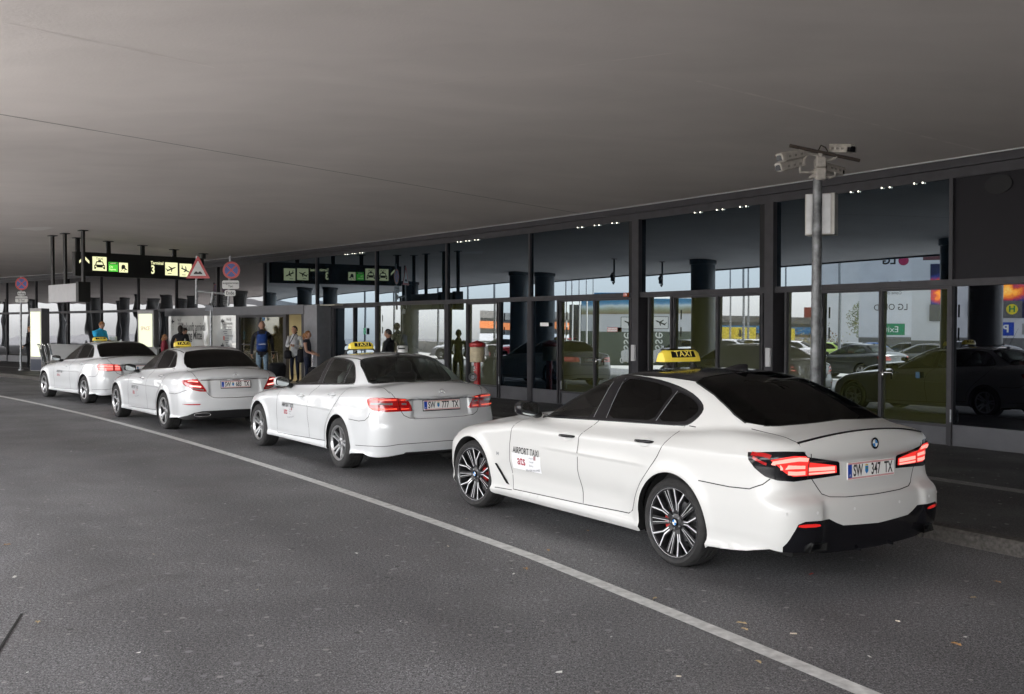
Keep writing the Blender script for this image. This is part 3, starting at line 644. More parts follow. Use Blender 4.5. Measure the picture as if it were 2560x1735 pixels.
def taxi(name, kind, pose, label, num, rimr, style, sign, decaltxt, tint, lights):
    x0, y0, th = pose
    root = empty(name, (x0, y0, 0), th, label, 'taxi', 'white taxis queuing along the kerb')
    P = {'A': CFG_A, 'B': CFG_B, 'C': CFG_C}[kind]; sh = SHELLS.setdefault(kind, Shell(P)); wb = P['wb']; zw = P['zw']; ra = P['arch']; A = kind == 'A'; C = kind == 'C'
    Gs, Gr, Gb = tint   # front door, rear door, rear window
    UM, V0, V1 = sh.UM, sh.V0, sh.V1; L = sh.line
    zb = .20 if A else .215
    lowr = {'A': .235, 'B': .27, 'C': .25}[kind]
    # lower edge with the wheel arches
    ed = ([('r', 0.0, .25), ('r', .5, .262), ('r', .70, .29), ('s', -.93, .305), ('s', -.75, .265), ('s', -.52, .24)] if A else [('r', 0.0, lowr - .01), ('r', .5, lowr), ('s', -.70, .265)]) + [('s', -ra * .995 - .02, .235)]
    def arch(xc):
        a = math.asin((zw - .215) / ra); return [('s', xc + ra * math.cos(t), zw + ra * math.sin(t)) for t in np.linspace(PI + a, -a, 44)]
    ed += arch(0) + [('s', ra + .03, zb), ('s', wb - ra - .03, zb)] + arch(wb) + [('s', wb + ra + .1, .23), ('f', .45, .23), ('f', 0, .22)]
    edge = L(ed, step=.025)
    cut = np.concatenate([edge, [[-.0, edge[-1][1]], [0, V0 - .0], [UM, V0], [UM, edge[0][1]]]])
    edge_u = edge
    # ---- panels
    if A:
        dlo = [('s', 2.02, .992), ('s', 1.93, .996), ('s', 1.5, 1.013), ('s', 1.04, 1.033), ('s', .5, 1.052), ('s', .02, 1.068), ('s', -.04, 1.10), ('s', -.095, 1.16), ('s', -.10, 1.21), ('s', -.03, 1.262), ('s', .10, 1.315), ('s', .3, 1.362), ('s', .55, 1.395), ('s', .85, 1.412), ('s', 1.1, 1.408), ('s', 1.3, 1.378), ('s', 1.5, 1.305), ('s', 1.7, 1.203), ('s', 1.86, 1.105)]
        gf = [('s', 1.86, 1.018), ('s', 1.5, 1.030), ('s', 1.13, 1.048), ('s', 1.10, 1.22), ('s', 1.055, 1.385), ('s', 1.27, 1.362), ('s', 1.46, 1.295), ('s', 1.66, 1.188), ('s', 1.80, 1.10)]
        gr = [('s', .96, 1.055), ('s', .6, 1.068), ('s', .385, 1.075), ('s', .33, 1.21), ('s', .265, 1.325), ('s', .5, 1.368), ('s', .72, 1.386), ('s', .93, 1.388), ('s', .95, 1.2)]
        gq = [('s', .35, 1.078), ('s', .06, 1.09), ('s', .0, 1.12), ('s', -.055, 1.17), ('s', -.055, 1.205), ('s', .0, 1.245), ('s', .1, 1.285), ('s', .235, 1.318), ('s', .30, 1.20)]
        fd = [('s', 2.10, .985), ('s', 2.19, .94), ('s', 2.235, .86), ('s', 2.26, .72), ('s', 2.265, .55), ('s', 2.25, .40), ('s', 2.235, .285), ('s', 1.7, .295), ('s', 1.145, .305), ('s', 1.15, .40), ('s', 1.19, .60), ('s', 1.195, .75), ('s', 1.18, .88), ('s', 1.12, .96), ('s', 1.04, 1.030), ('s', 1.5, 1.012)]
        rd = [('s', 1.04, 1.030), ('s', 1.12, .96), ('s', 1.18, .88), ('s', 1.195, .75), ('s', 1.19, .60), ('s', 1.15, .40), ('s', 1.145, .305), ('s', .85, .315), ('s', .53, .325), ('s', .475, .36), ('s', .43, .46), ('s', .345, .60), ('s', .235, .735), ('s', .155, .83), ('s', .11, .90), ('s', .07, .97), ('s', .02, 1.066), ('s', .5, 1.050)]
        bg = [('uv', UM, 0), ('r', .45, 1.124), ('r', .64, 1.116), ('r', .685, 1.13), ('r', .675, 1.18), ('r', .64, 1.27), ('r', .605, 1.345), ('t', .10, .575), ('t', .105, .3)]
        zc0, ztopc = 1.142, .10
        light = [('s', -.745, .952), ('s', -.86, .962), ('r', .76, .975), ('r', .665, .972), ('r', .635, .935), ('r', .33, .882), ('r', .315, .872), ('r', .31, .785), ('r', .60, .772), ('r', .72, .765), ('s', -.955, .775), ('s', -.89, .80), ('s', -.82, .85), ('s', -.765, .905)]
        lit = [('s', -.93, .915), ('r', .74, .945), ('r', .65, .94), ('r', .60, .895), ('r', .345, .855), ('r', .34, .805), ('r', .60, .80), ('r', .72, .80), ('s', -.985, .825)]
        lidb = [('r', 0, .632), ('r', .30, .636), ('r', .44, .646), ('r', .495, .668), ('r', .53, .72), ('r', .585, .80), ('r', .625, .92), ('r', .655, .97), ('t', -1.045, .672), ('t', -.95, .68), ('t', -.75, .69), ('t', -.60, .70)]
    else:
        dlo = [('s', 1.95, .985), ('s', 1.85, .985), ('s', 1.4, 1.01), ('s', .84, 1.037), ('s', .4, 1.06), ('s', -.11, 1.085), ('s', -.10, 1.14), ('s', -.03, 1.22), ('s', .06, 1.30), ('s', .17, 1.352), ('s', .3, 1.378), ('s', .55, 1.396), ('s', .85, 1.402), ('s', 1.05, 1.395), ('s', 1.25, 1.362), ('s', 1.45, 1.285), ('s', 1.65, 1.185), ('s', 1.8, 1.095)]
        gf = [('s', 1.77, 1.01), ('s', 1.4, 1.028), ('s', .93, 1.050), ('s', .93, 1.2), ('s', .90, 1.378), ('s', 1.04, 1.373), ('s', 1.22, 1.345), ('s', 1.41, 1.270), ('s', 1.60, 1.17), ('s', 1.73, 1.085)]
        gr = [('s', .80, 1.055), ('s', .5, 1.070), ('s', .20, 1.085), ('s', .205, 1.22), ('s', .235, 1.350), ('s', .4, 1.366), ('s', .6, 1.378), ('s', .80, 1.380), ('s', .81, 1.2)]
        gq = [('s', .165, 1.088), ('s', -.075, 1.100), ('s', -.06, 1.145), ('s', 0, 1.22), ('s', .08, 1.295), ('s', .165, 1.335), ('s', .175, 1.2)]
        fd = [('s', 1.95, .985), ('s', 2.06, .95), ('s', 2.10, .88), ('s', 2.13, .75), ('s', 2.15, .55), ('s', 2.15, .38), ('s', 2.14, .275), ('s', 1.5, .285), ('s', .965, .30), ('s', .99, .45), ('s', 1.02, .62), ('s', 1.01, .80), ('s', .97, .92), ('s', .84, 1.035), ('s', 1.4, 1.008)]
        rd = [('s', .84, 1.035), ('s', .97, .92), ('s', 1.01, .80), ('s', 1.02, .62), ('s', .99, .45), ('s', .965, .30), ('s', .7, .305), ('s', .44, .315), ('s', .435, .42), ('s', .42, .50), ('s', .33, .62), ('s', .22, .72), ('s', .12, .80), ('s', .02, .88), ('s', -.06, .97), ('s', -.11, 1.083), ('s', .4, 1.058)]
        if C: bg = [('uv', UM, 0), ('r', .45, 1.100), ('r', .60, 1.088), ('r', .645, 1.11), ('r', .645, 1.17), ('r', .60, 1.26), ('r', .565, 1.31), ('t', .005, .50), ('t', .02, .3)]; zc0 = 1.11; ztopc = .02
        else: bg = [('uv', UM, 0), ('r', .45, 1.118), ('r', .66, 1.105), ('r', .68, 1.12), ('r', .655, 1.20), ('r', .615, 1.31), ('t', .06, .565), ('t', .06, .3)]; zc0 = 1.128; ztopc = .06
        if C:
            light = [('s', -.80, .895), ('s', -.88, .915), ('r', .72, .93), ('r', .66, .925), ('r', .62, .88), ('r', .56, .80), ('r', .515, .722), ('r', .525, .705), ('r', .62, .71), ('r', .72, .735), ('s', -.965, .765), ('s', -.87, .83)]
            lit = None
            lidb = [('r', 0, .592), ('r', .30, .594), ('r', .40, .602), ('r', .47, .635), ('r', .53, .72), ('r', .58, .80), ('r', .635, .90), ('r', .665, .96), ('t', -1.0, .675), ('t', -.9, .68), ('t', -.7, .69), ('t', -.56, .68)]
        else:
            light = [('s', -.76, .93), ('s', -.83, .955), ('r', .76, .96), ('r', .62, .955), ('r', .50, .94), ('r', .47, .93), ('r', .40, .80), ('r', .41, .787), ('r', .55, .787), ('r', .72, .785), ('s', -.90, .80), ('s', -.84, .83)]
            lit = None
            lidb = [('r', 0, .69), ('r', .32, .692), ('r', .46, .705), ('r', .53, .74), ('r', .565, .80), ('r', .60, .90), ('r', .63, .96), ('r', .665, 1.03), ('t', -.97, .675), ('t', -.85, .68), ('t', -.7, .69), ('t', -.60, .69)]
    # close along the centre line through the rear pole corner
    bgp = L([('r', 0.0, zc0)] + bg[1:] + [('t', ztopc, .02)], step=.03)
    us = 1.4137 + (sh.X1 - ztopc); bgp = np.concatenate([bgp, [[us, V1], [1.4137 + sh.X1 - sh.X0, V1], [UM, V1]]])
    ws = [('f', .0, 1.02)]
    wsx0, wsx1 = (2.12, 1.24) if A else (2.06, 1.20)
    wsl = L([('t', wsx1, .0), ('t', wsx1 - .03, .3), ('t', wsx1 - .10, .56), ('t', (wsx0 + wsx1) / 2 - .08, .655), ('t', wsx0 - .18, .735), ('t', wsx0 - .07, .4), ('t', wsx0, 0)], step=.03)
    wsp = np.concatenate([wsl, [[1.4137 + (sh.X1 - wsx0), V1], [1.4137 + (sh.X1 - wsx1), V1]]])
    rg = []
    def add(name, poly, m, part=None, sided=False, off=0, over=None): rg.append(dict(name=name, poly=poly, mat=m, part=part or name, sided=sided, off=off, over=over))
    sm = lambda p: L(smooth_poly(p, 1), closed=True, step=.03)
    lidp = L(lidb, step=.03)
    if A:
        rp = L([('t', wsx1, 0), ('t', wsx1 - .03, .3), ('t', wsx1 - .10, .545), ('t', .7, .575), ('t', .3, .575), ('t', ztopc, .57), ('t', ztopc, 0)], step=.04)
        add('black_roof_panel', rp, M_gloss, 'roof_panel')
    lid = np.concatenate([lidp, L([('r', .64, 1.118 if A else 1.10), ('r', .45, 1.124 if A else 1.10), ('r', 0, zc0)], step=.03)])
    add('trunk_lid', lid, P['paint'])
    add('front_door', L(fd, closed=True, step=.04), P['paint'], 'front_door', True); add('rear_door', L(rd, closed=True, step=.04), P['paint'], 'rear_door', True)
    if A:
        dif = L([('r', 0, .430), ('r', .36, .448), ('r', .42, .47), ('r', .49, .503), ('r', .72, .508), ('r', .77, .49), ('r', .80, .42), ('r', .83, .33), ('r', .80, .22), ('r', .80, .10), ('r', 0, .10)], step=.03); add('diffuser', dif, M_gloss, 'diffuser')
        add('bumper_reflector', sm([('r', .60, .485), ('r', .76, .490), ('r', .775, .468), ('r', .59, .462)]), mat('bumper_red_glow', (.5, .01, .01), .15, coat=1, emit=(1, .04, .03), estr=.35), 'bumper_reflector', True)  # reflector is no lamp; a faint red glow is put into its material
    elif C:
        dif = L([('r', 0, .385), ('r', .6, .375), ('r', .72, .35), ('s', -.93, .30), ('s', -.72, .255), ('r', .7, .12), ('r', 0, .12)], step=.03); add('diffuser', dif, M_black, 'diffuser')
        add('bumper_reflector', L([('s', -.86, .500), ('r', .80, .502), ('r', .62, .500), ('r', .64, .482), ('r', .8, .482)], closed=True), M_red, 'bumper_reflector', True)
    else:
        add('diffuser', L([('r', 0, .285), ('r', .5, .285), ('r', .62, .20), ('r', 0, .18)], step=.03), M_black, 'diffuser')
    add('window_frame', sm(dlo), M_gloss, 'window_frame', True)
    add('front_door_glass', sm(gf), Gs, 'front_window', True, -.002); add('rear_door_glass', sm(gr), Gr, 'rear_window_side', True, -.002); add('quarter_glass', sm(gq), Gr, 'quarter_window', True, -.002)
    add('rear_glass', bgp, Gb, 'rear_window', off=-.002); add('windshield', wsp, G_mid, 'windshield', off=-.002)
    add('tail_light', L(light, closed=True, step=.025), {'A': M_gloss, 'B': M_red, 'C': M_red}[kind], 'tail_light', True, .003)
    if lit: add('tail_lamp', L(lit, closed=True, step=.025), M_redlit, 'tail_light', True, .003)
    hl = L([('s', 3.32, .70), ('s', 3.40, .755), ('f', .66, .735), ('f', .60, .70), ('f', .62, .62), ('s', 3.5, .63)], closed=True, step=.03)
    add('headlight', hl, M_lampwhite, 'headlight', True, .002)
    ob = build_body(sh, root, rg, cut)
    # ---- gaps, trim
    g = MB(); lines = [L(fd + [fd[0]], step=.03), L(rd + [rd[0]], step=.03), lidp]
    if A: lines += [L([('s', -.30, .70), ('s', -.6, .693), ('s', -.78, .702), ('s', -.88, .745), ('s', -.92, .785)]), L([('s', 2.53, .265), ('s', 2.25, .275)]), L([('s', -.09, 1.065), ('s', -.02, 1.068)])]
    elif C: lines += [L([('s', -.33, .66), ('s', -.6, .66), ('s', -.8, .69), ('s', -.93, .74)])]
    else: lines += [L([('s', -.33, .66), ('s', -.6, .655), ('s', -.76, .675), ('s', -.83, .72), ('s', -.86, .79)]), L([('s', -.5, .345), ('s', -.9, .37), ('r', .6, .39), ('r', 0, .40)])]
    lines += [L([('s', 2.08 if A else 1.95, .99), ('s', 2.6, .965 if A else .945), ('s', 3.2, .86)], step=.06)]
    for l in lines: strip(sh, g, l, .0075)
    g.build('panel_gaps', M_gap, root)
    # arch flange + sill underside
    a = MB(); E3 = sh.at(np.clip(edge_u, [0, V0], [UM, V1])); 
    for sg in (1, -1):
        q = E3 * [1, sg, 1]; w_ = q.copy(); w_[:, 1] *= .93; w_[:, 0] = (w_[:, 0] - 1.4) * .985 + 1.4; n = len(q)
        a.add(np.concatenate([q, w_]), [(i, i + 1, n + i + 1, n + i) if sg > 0 else (n + i, n + i + 1, i + 1, i) for i in range(n - 1)])
    a.build('arch_lining', M_well if A else M_well, root)
    u = MB(); u.box((1.4, 0, .26), (4.6, 1.2, .10)); u.box((wb / 2, 0, .27), (wb - 2 * ra - .06, 1.70, .12))
    for xc in (0, wb):
        for sg in (1, -1):
            n = 24; vs = []
            for k in range(n + 1):
                t = -.35 + (PI + .7) * k / n
                for yy in (.905 if False else .86, .55): vs.append((xc + (ra + .012) * math.cos(t), sg * yy, zw + (ra + .012) * math.sin(t)))
            u.add(vs, [(2 * k, 2 * k + 1, 2 * k + 3, 2 * k + 2) for k in range(n)]); b0 = len(u.v)
            u.add([(xc + (ra + .012) * math.cos(t), sg * .55, zw + (ra + .012) * math.sin(t)) for t in np.linspace(-.35, PI + .35, n + 1)], [tuple(range(n + 1))])
    u.tube((0, -.8, zw), (0, .8, zw), .04); u.tube((wb, -.8, zw), (wb, .8, zw), .04)
    u.build('underbody', M_well, root)
    for xc in (0, wb):
        for sg in (1, -1): make_wheel(root, xc, sg * .795, zw, rimr, style, sg, rot=.55 + xc * .4, steer=(0.10 if (A and xc > 1) else 0))
    # ---- window surround trim
    t = MB(); dl = L(smooth_poly(dlo, 1) + [smooth_poly(dlo, 1)[0]], step=.03); strip(sh, t, dl, .016, h=.001, lift=.004); t.build('window_trim', M_gloss if A else (M_chrome if C else M_black), root, smooth=True)
    t = MB()
    for a_, b_ in ((gr[0], gr[-2]), (gq[0], gq[-2]), (gf[2], gf[4])): strip(sh, t, L([a_, b_], step=.04), .006, h=.0015)
    build2(t, 'pillar_trim', M_steel, root)
    # roof joints
    if not A:
        t = MB(); strip(sh, t, L([('t', 1.15, .57), ('t', .6, .575), ('t', .15, .555), ('t', -.02, .545)], step=.05), .018, h=.0012); t.build('roof_joint', M_black, root)
    t = MB(); bl = L([('r', 0.0, zc0)] + bg[1:] + [('t', ztopc, 0.0)], step=.03); strip(sh, t, bl, .012, h=.001); t.build('rear_window_seal', M_gap, root)
    # ---- doors: handles
    for nm, hx, hz in ((0, 1.345, .873), (1, .324, .925)) if A else ((0, 1.25, .862), (1, .21, .935)):
        door = ob['front_door' if nm == 0 else 'rear_door']
        for k, sg in ((0, 1), (1, -1)):
            p = sh.side([(hx, hz)])[0]; hnd = MB(); x_, y_, z_ = p
            pts = [(x_ + .10, y_ - .005, z_ - .004), (x_ + .085, y_ + .022, z_), (x_ + .03, y_ + .032, z_ + .003), (x_ - .03, y_ + .033, z_ + .005), (x_ - .085, y_ + .024, z_ + .006), (x_ - .10, y_ - .005, z_ + .004)]
            pts = [(a_, sg * b_, c_) for a_, b_, c_ in pts]; hnd.path(pts, [.009, .012, .013, .013, .012, .009], 8)
            h_ = hnd.build('handle', M_gloss if A else (P['paint'] if not C else M_chrome), door[k], smooth=True)
            cup = MB(); n = 20; c0 = len(cup.v); ang = np.linspace(0, 2 * PI, n, endpoint=False); pp = sh.side(np.c_[hx + .075 * np.cos(ang), hz - .004 + .038 * np.sin(ang)]); N_ = sh.normal(pp)
            ce = sh.side([(hx, hz - .004)]) ; ring = (pp * .45 + ce * .55); ring[:, 1] -= .007
            vs = np.concatenate([pp + N_ * .0006, ring, ce - [[0, .009, 0]]]) ; vs[:, 1] += .0035
            cup.add(vs * [1, sg, 1], [((i, (i + 1) % n, n + (i + 1) % n, n + i) if sg < 0 else (n + i, n + (i + 1) % n, (i + 1) % n, i)) for i in range(n)] + [((n + i, n + (i + 1) % n, 2 * n) if sg < 0 else (2 * n, n + (i + 1) % n, n + i)) for i in range(n)])
            cup.build('handle_recess', P['paint'], door[k], smooth=True)
    # ---- mirrors
    mp = (P['paint'] if kind == 'B' else M_gloss); mx, mz = (1.885, 1.075) if A else (1.76, 1.035)
    for sg in (1, -1):
        m = MB(); m.mi = 0; st = [(.075, .55, .55), (.05, .85, .85), (.0, 1, 1), (-.05, 1.0, 1.0), (-.065, .96, .96)]; vs = []; n = 16
        for dx, sy, sz in st:
            for k in range(n):
                an = 2 * PI * k / n; cy, cz = math.cos(an), math.sin(an); e = .62
                vs.append((mx + dx, sg * (.985 + .112 * sy * math.copysign(abs(cy) ** e, cy)), mz + .068 * sz * math.copysign(abs(cz) ** e, cz) + (.01 if cy > 0 else 0)))
        f_ = [(i * n + k, i * n + (k + 1) % n, (i + 1) * n + (k + 1) % n, (i + 1) * n + k) for i in range(4) for k in range(n)] + [tuple(range(n))[::-1]]
        m.add(vs, f_); m.mi = 1; m.add([(a_ - .001, sg * (.985 + (abs(b_) - .985) * .86), mz + (c_ - mz) * .86) for a_, b_, c_ in vs[-n:]], [tuple(range(n))]); m.mi = 2; m.add([(a_ - .0004, b_, c_) for a_, b_, c_ in vs[-n:]], [tuple(range(n))])
        m.mi = 2; m.path([(mx + .02, sg * .90, mz - .045), (mx + .04, sg * .85, mz - .065), (mx + .06, sg * .80, mz - .06)], [.03, .03, .035], 8)
        m.build('side_mirror', [mp, mat('mirror_glass', (.6, .65, .65), .03, metal=1), M_black], root, smooth=40)
    # ---- rear end
    if A:
        t = MB(); strip(sh, t, L([('t', -1.07 + .13 * q * q, q) for q in (.69, .6, .5, .4, .3, .2, .1, 0)], step=.04), .020, h=.001, lift=.006); t.build('spoiler_lip', M_gloss, root, smooth=True)
        p = sh.rear([(0.0, .995)])[0]; roundel(root, frame(p + np.array([-.002, 0, 0]), (0, -1, 0), (.12, 0, 1)), .041)
        pz = .808; p = sh.rear([(0, pz)])[0]; plate(root, (p[0] - .012, 0, pz), .02, num, False)
        # light signatures
        t = MB(); t2 = MB()
        strip(sh, t, L([('r', .625, .915), ('r', .70, .922), ('r', .75, .918), ('s', -.945, .898), ('s', -.935, .88)]), .030, h=.0045)
        strip(sh, t, L([('r', .36, .838), ('r', .595, .842)]), .026, h=.0045); strip(sh, t, L([('r', .36, .812), ('r', .595, .812)]), .014, h=.0045)
        strip(sh, t, L([('r', .625, .865), ('r', .70, .868), ('r', .75, .868), ('s', -.965, .862)]), .034, h=.0045); strip(sh, t, L([('r', .625, .82), ('r', .70, .82), ('r', .76, .825)]), .026, h=.0045)
        build2(t, 'lamp_bars', mat('lamp_core', (.8, .3, .25), .2, emit=(1, .36, .30), estr=1.15), root)
        strip(sh, t2, L([('r', .61, .955), ('r', .60, .86), ('r', .605, .785)]), .008, h=.006); build2(t2, 'lamp_joint', M_gap, root)
        t = MB(); strip(sh, t, L([('s', -.78, .945), ('s', -.88, .945), ('s', -.93, .935)]), .03, h=.005); strip(sh, t, L([('s', -.80, .925), ('s', -.90, .885)]), .02, h=.005); build2(t, 'lamp_wing', M_red, root)
        for y_, z_ in ((.83, .56), (.62, .56), (.25, .555)): 
            pts_ = sh.rear([(y_, z_)])
            for sg in (1, -1): t = MB(); t.lathe([(.011, 0), (.011, -.0015), (.0001, -.0018)], c=(pts_[0][0], sg * y_, z_), axis='X', n=14, close=False); t.build('parking_sensor', M_white, root)
        for sg in (1, -1):   # exhaust trims
            t = MB(); e0 = [(-1.150, sg * .53, .352), (-1.132, sg * .66, .352), (-1.127, sg * .69, .295), (-1.150, sg * .54, .295)]; 
            c_ = Vector((-1.14, sg * .605, .323)); ou = [Vector(q) for q in e0]; inn = [c_ + (q - c_) * .82 for q in ou]; bk = [q + Vector((.12, 0, 0)) for q in inn]; ob_ = [q + Vector((.13, 0, 0)) for q in ou]
            t.mi = 0; t.add(ou + inn + ob_, [(i, (i + 1) % 4, 4 + (i + 1) % 4, 4 + i) for i in range(4)] + [(i, (i + 1) % 4, 8 + (i + 1) % 4, 8 + i) for i in range(4)]); t.mi = 1; t.add(inn + bk, [(i, (i + 1) % 4, 4 + (i + 1) % 4, 4 + i) for i in range(4)] + [(4, 5, 6, 7)])
            t.build('exhaust_trim', [mat('dark_chrome', (.12, .12, .12), .15, metal=1), M_well], root)
        t = MB()
        for y_ in (-.18, .18): t.box((-1.12, y_, .262), (.05, .006, .024))
        build2(t, 'diffuser_fin', M_gloss, root)
        t = MB()   # side vent behind the front wheel
        for sg in (1, -1):
            v_ = sh.side([(2.525, .50), (2.49, .505), (2.30, .315), (2.36, .325)]); v_[:, 1] += .002; t.add(v_ * [1, sg, 1], [(0, 1, 2, 3) if sg < 0 else (3, 2, 1, 0)])
        build2(t, 'side_vent', M_gloss, root)
        dlt = text_tris('M', .045, frame((2.47, 0, .60), (-1, 0, 0), (0, 0, 1)), bold=.02, sx=1.4); decal(sh, dlt).build('fender_badge', M_steel, root)
        t = MB(); fin = []   # antenna fin
        for i, (xx, hh, ww) in enumerate([(.36, .004, .012), (.28, .028, .026), (.20, .052, .030), (.13, .062, .022), (.11, .058, .008)]):
            zz = sh.up([(xx, 0)])[0][2]; fin.append([(xx, -ww, zz - .004), (xx, -ww * .35, zz + hh), (xx, ww * .35, zz + hh), (xx, ww, zz - .004)])
        vs = [q for s_ in fin for q in s_]; t.add(vs, [(i * 4 + k, i * 4 + k + 1, i * 4 + 5 + k, i * 4 + 4 + k) for i in range(4) for k in range(3)] + [(16, 17, 18, 19)]); t.build('antenna_fin', M_gloss, root, smooth=True)
    else:
        hz = 1.005 if not C else .985; p = sh.rear([(0.0, hz)])[0]; star_badge(root, frame(p + np.array([-.003, 0, 0]), (0, -1, 0), (.25, 0, 1)), .040)
        pz = .85 if not C else .82; p = sh.rear([(0, pz)])[0]; plate(root, (p[0] - .016, 0, pz), .08, num, True)
        t = MB(); zt = .925 if not C else .905; strip(sh, t, L([('r', .0, zt), ('r', .3, zt), ('r', .50 if not C else .60, zt - .002)]), .020, h=.002, lift=.012); t.build('lid_trim', M_chrome if C else M_steel, root, smooth=True)
        t = MB(); 
        for y_ in (-.12, .12): pp = sh.rear([(y_, zt - .018)])[0]; t.box((pp[0] - .010, y_, zt - .022), (.012, .05, .006))
        build2(t, 'plate_lamp', M_platelamp, root)
        if kind == 'B' and lights == 'off':
            t = MB(); t2 = MB(); t3 = MB()
            for zz in (.905, .855): strip(sh, t, L([('s', -.83, zz), ('r', .74, zz), ('r', .45, zz - .004)]), .003, h=.005)
            strip(sh, t, L([('r', .595, .955), ('r', .585, .87), ('r', .57, .79)]), .008, h=.005)
            strip(sh, t2, L([('s', -.85, .882), ('r', .76, .882), ('r', .66, .880)]), .024, h=.0045); strip(sh, t2, L([('r', .55, .878), ('r', .49, .876)]), .022, h=.0045)
            for zz in (.93, .82): strip(sh, t3, L([('s', -.86, zz), ('r', .78, zz), ('r', .61, zz)]), .012, h=.0055); strip(sh, t3, L([('r', .56, zz - .003), ('r', .46, zz - .003)]), .010, h=.0055)
            build2(t, 'lens_line', mat('lens_dark', (.10, .002, .003), .2), root); build2(t2, 'reversing_lamp', M_lampwhite, root); build2(t3, 'lamp_bars', mat('brake_led', (.75, .03, .02), .2, emit=(1, .12, .06), estr=1.1), root)
        elif kind == 'B':
            t = MB()
            for zz, w_ in ((.93, .010), (.895, .012), (.86, .012), (.82, .010)): strip(sh, t, L([('s', -.83, zz), ('r', .76, zz), ('r', .61, zz)]), w_, h=.0055); strip(sh, t, L([('r', .57, zz - .002), ('r', .46, zz - .004)]), w_, h=.0055)
            build2(t, 'lamp_bars', mat('led_lit', (.9, .2, .2), .2, emit=(1, .30, .25), estr=2.6), root)
        else:
            t = MB()
            strip(sh, t, L([('s', -.92, .885), ('r', .74, .89), ('r', .645, .878)]), .018, h=.0055); strip(sh, t, L([('s', -.955, .815), ('r', .72, .805), ('r', .60, .79)]), .024, h=.0055)
            build2(t, 'lamp_bars', mat('led_lit', (.9, .2, .2), .2, emit=(1, .30, .25), estr=2.6), root)
            t = MB(); strip(sh, t, L([('r', .74, .765), ('r', .56, .735)]), .02, h=.0045); build2(t, 'reversing_lamp', M_lampwhite, root)
            t = MB(); strip(sh, t, L([('r', 0, .592), ('r', .30, .594), ('r', .40, .602), ('r', .47, .635)]), .012, h=.001, lift=.006); t.build('lid_chrome', M_chrome, root, smooth=True)
            for sg in (1, -1):
                t = MB(); n = 24; sec = []
                for k in range(n + 1): an = 2 * PI * k / n; sec.append((-1.085 + .25 * .3 * 0 + .10 * (math.cos(an) * .0) + .03 * (math.cos(an) > .5), sg * (.60 + .135 * math.copysign(abs(math.cos(an)) ** .8, math.cos(an))), .315 + .030 * math.copysign(abs(math.sin(an)) ** .8, math.sin(an))))
                t.path([(q[0] - .012 - (abs(q[1]) < .6) * .01, q[1], q[2]) for q in sec], .008, 6); t.build('exhaust_trim', M_chrome, root, smooth=True)
            for sg in (1,):
                pass
        if kind == 'B' and lights == 'off':
            t = MB(); p = sh.up([(.10, 0)])[0]; t.box((p[0], 0, p[2] + .008), (.09, .045, .022), bev=.01); t.path([(p[0] + .01, 0, p[2] + .015), (p[0] - .10, 0, p[2] + .20), (p[0] - .22, 0, p[2] + .42)], [.004, .003, .0015], 6); t.build('roof_antenna', M_black, root, smooth=True)
        elif kind == 'B':
            t = MB(); p = sh.up([(.10, 0)])[0]; t.path([(p[0] + .10, 0, p[2]), (p[0] + .0, 0, p[2] + .03), (p[0] - .04, 0, p[2] + .05), (p[0] - .05, 0, p[2] + .01)], [.006, .018, .012, .006], 8); t.build('antenna_fin', P['paint'], root, smooth=True)
    # ---- door sticker
    sx_, sz_ = {'A': (1.99, .60), 'B': (1.72, .635), 'C': (1.70, .60)}[kind]
    bx = MB(); ww, hh = (.235, .075); zz0 = sz_ - .035
    gridn = 24; gm = 10; q = np.array([(sx_ + ww * (1 - 2 * i / gridn), zz0 + hh * (2 * j / gm - 1)) for j in range(gm + 1) for i in range(gridn + 1)]); p = sh.side(q); p = p + sh.normal(p) * .0012
    bx.add(p, [(j * (gridn + 1) + i + 1, j * (gridn + 1) + i, (j + 1) * (gridn + 1) + i, (j + 1) * (gridn + 1) + i + 1) for j in range(gm) for i in range(gridn)])
    st = bx.build('door_sticker', M_decalw if A else P['paint'], root, smooth=True)
    F = lambda dx, dz: frame((sx_ - dx, 0, sz_ + dz), (-1, 0, 0), (0, 0, 1))
    decal(sh, text_tris('AIRPORT TAXI', .088, F(0, .065), sx=.74, bold=.008)).build('sticker_heading', M_text, st)
    decal(sh, text_tris(decaltxt, .125 if len(decaltxt) < 4 else .085, F(-.075, -.025), sx=.95 if len(decaltxt) < 4 else .8, bold=.012)).build('sticker_logo', M_logored, st)
    if len(decaltxt) < 4:
        t = MB()
        for k, s_ in enumerate(('Airport', 'Transfer', 'Service')): r_ = text_tris(s_, .026, F(.05, .015 - k * .035), sx=.9, align='LEFT'); t.add(r_.v, r_.f)
        r_ = text_tris('We make you smile!', .034, F(.10, -.095) @ Matrix.Rotation(.12, 4, 'Z'), sx=.85); t.add(r_.v, r_.f)
        decal(sh, t).build('sticker_small_print', mat('grey_print', (.12, .12, .15), .5), st)
        t = MB(); F0 = F(.145, .02)
        for k in (-.012, 0, .012): t.prism([(k - .004, -.018), (k + .004, -.018), (k + .004, .018), (k - .004, .018)], 0, .0001, F0)
        decal(sh, t).build('sticker_bars', M_logored, st)
    interior(root, sh, wb, True)
    # roof sign
    sp = {'a': (.79, .13), 'b': (1.08, .06), 'c': (.87, .27), 'd': (1.05, .15)}[sign]; zr = sh.up([sp])[0][2]
    roof_sign(root, sp[0], sp[1], zr + {'a': .055, 'b': .085, 'c': .01, 'd': .045}[sign], sign)
    return root, ob, sh
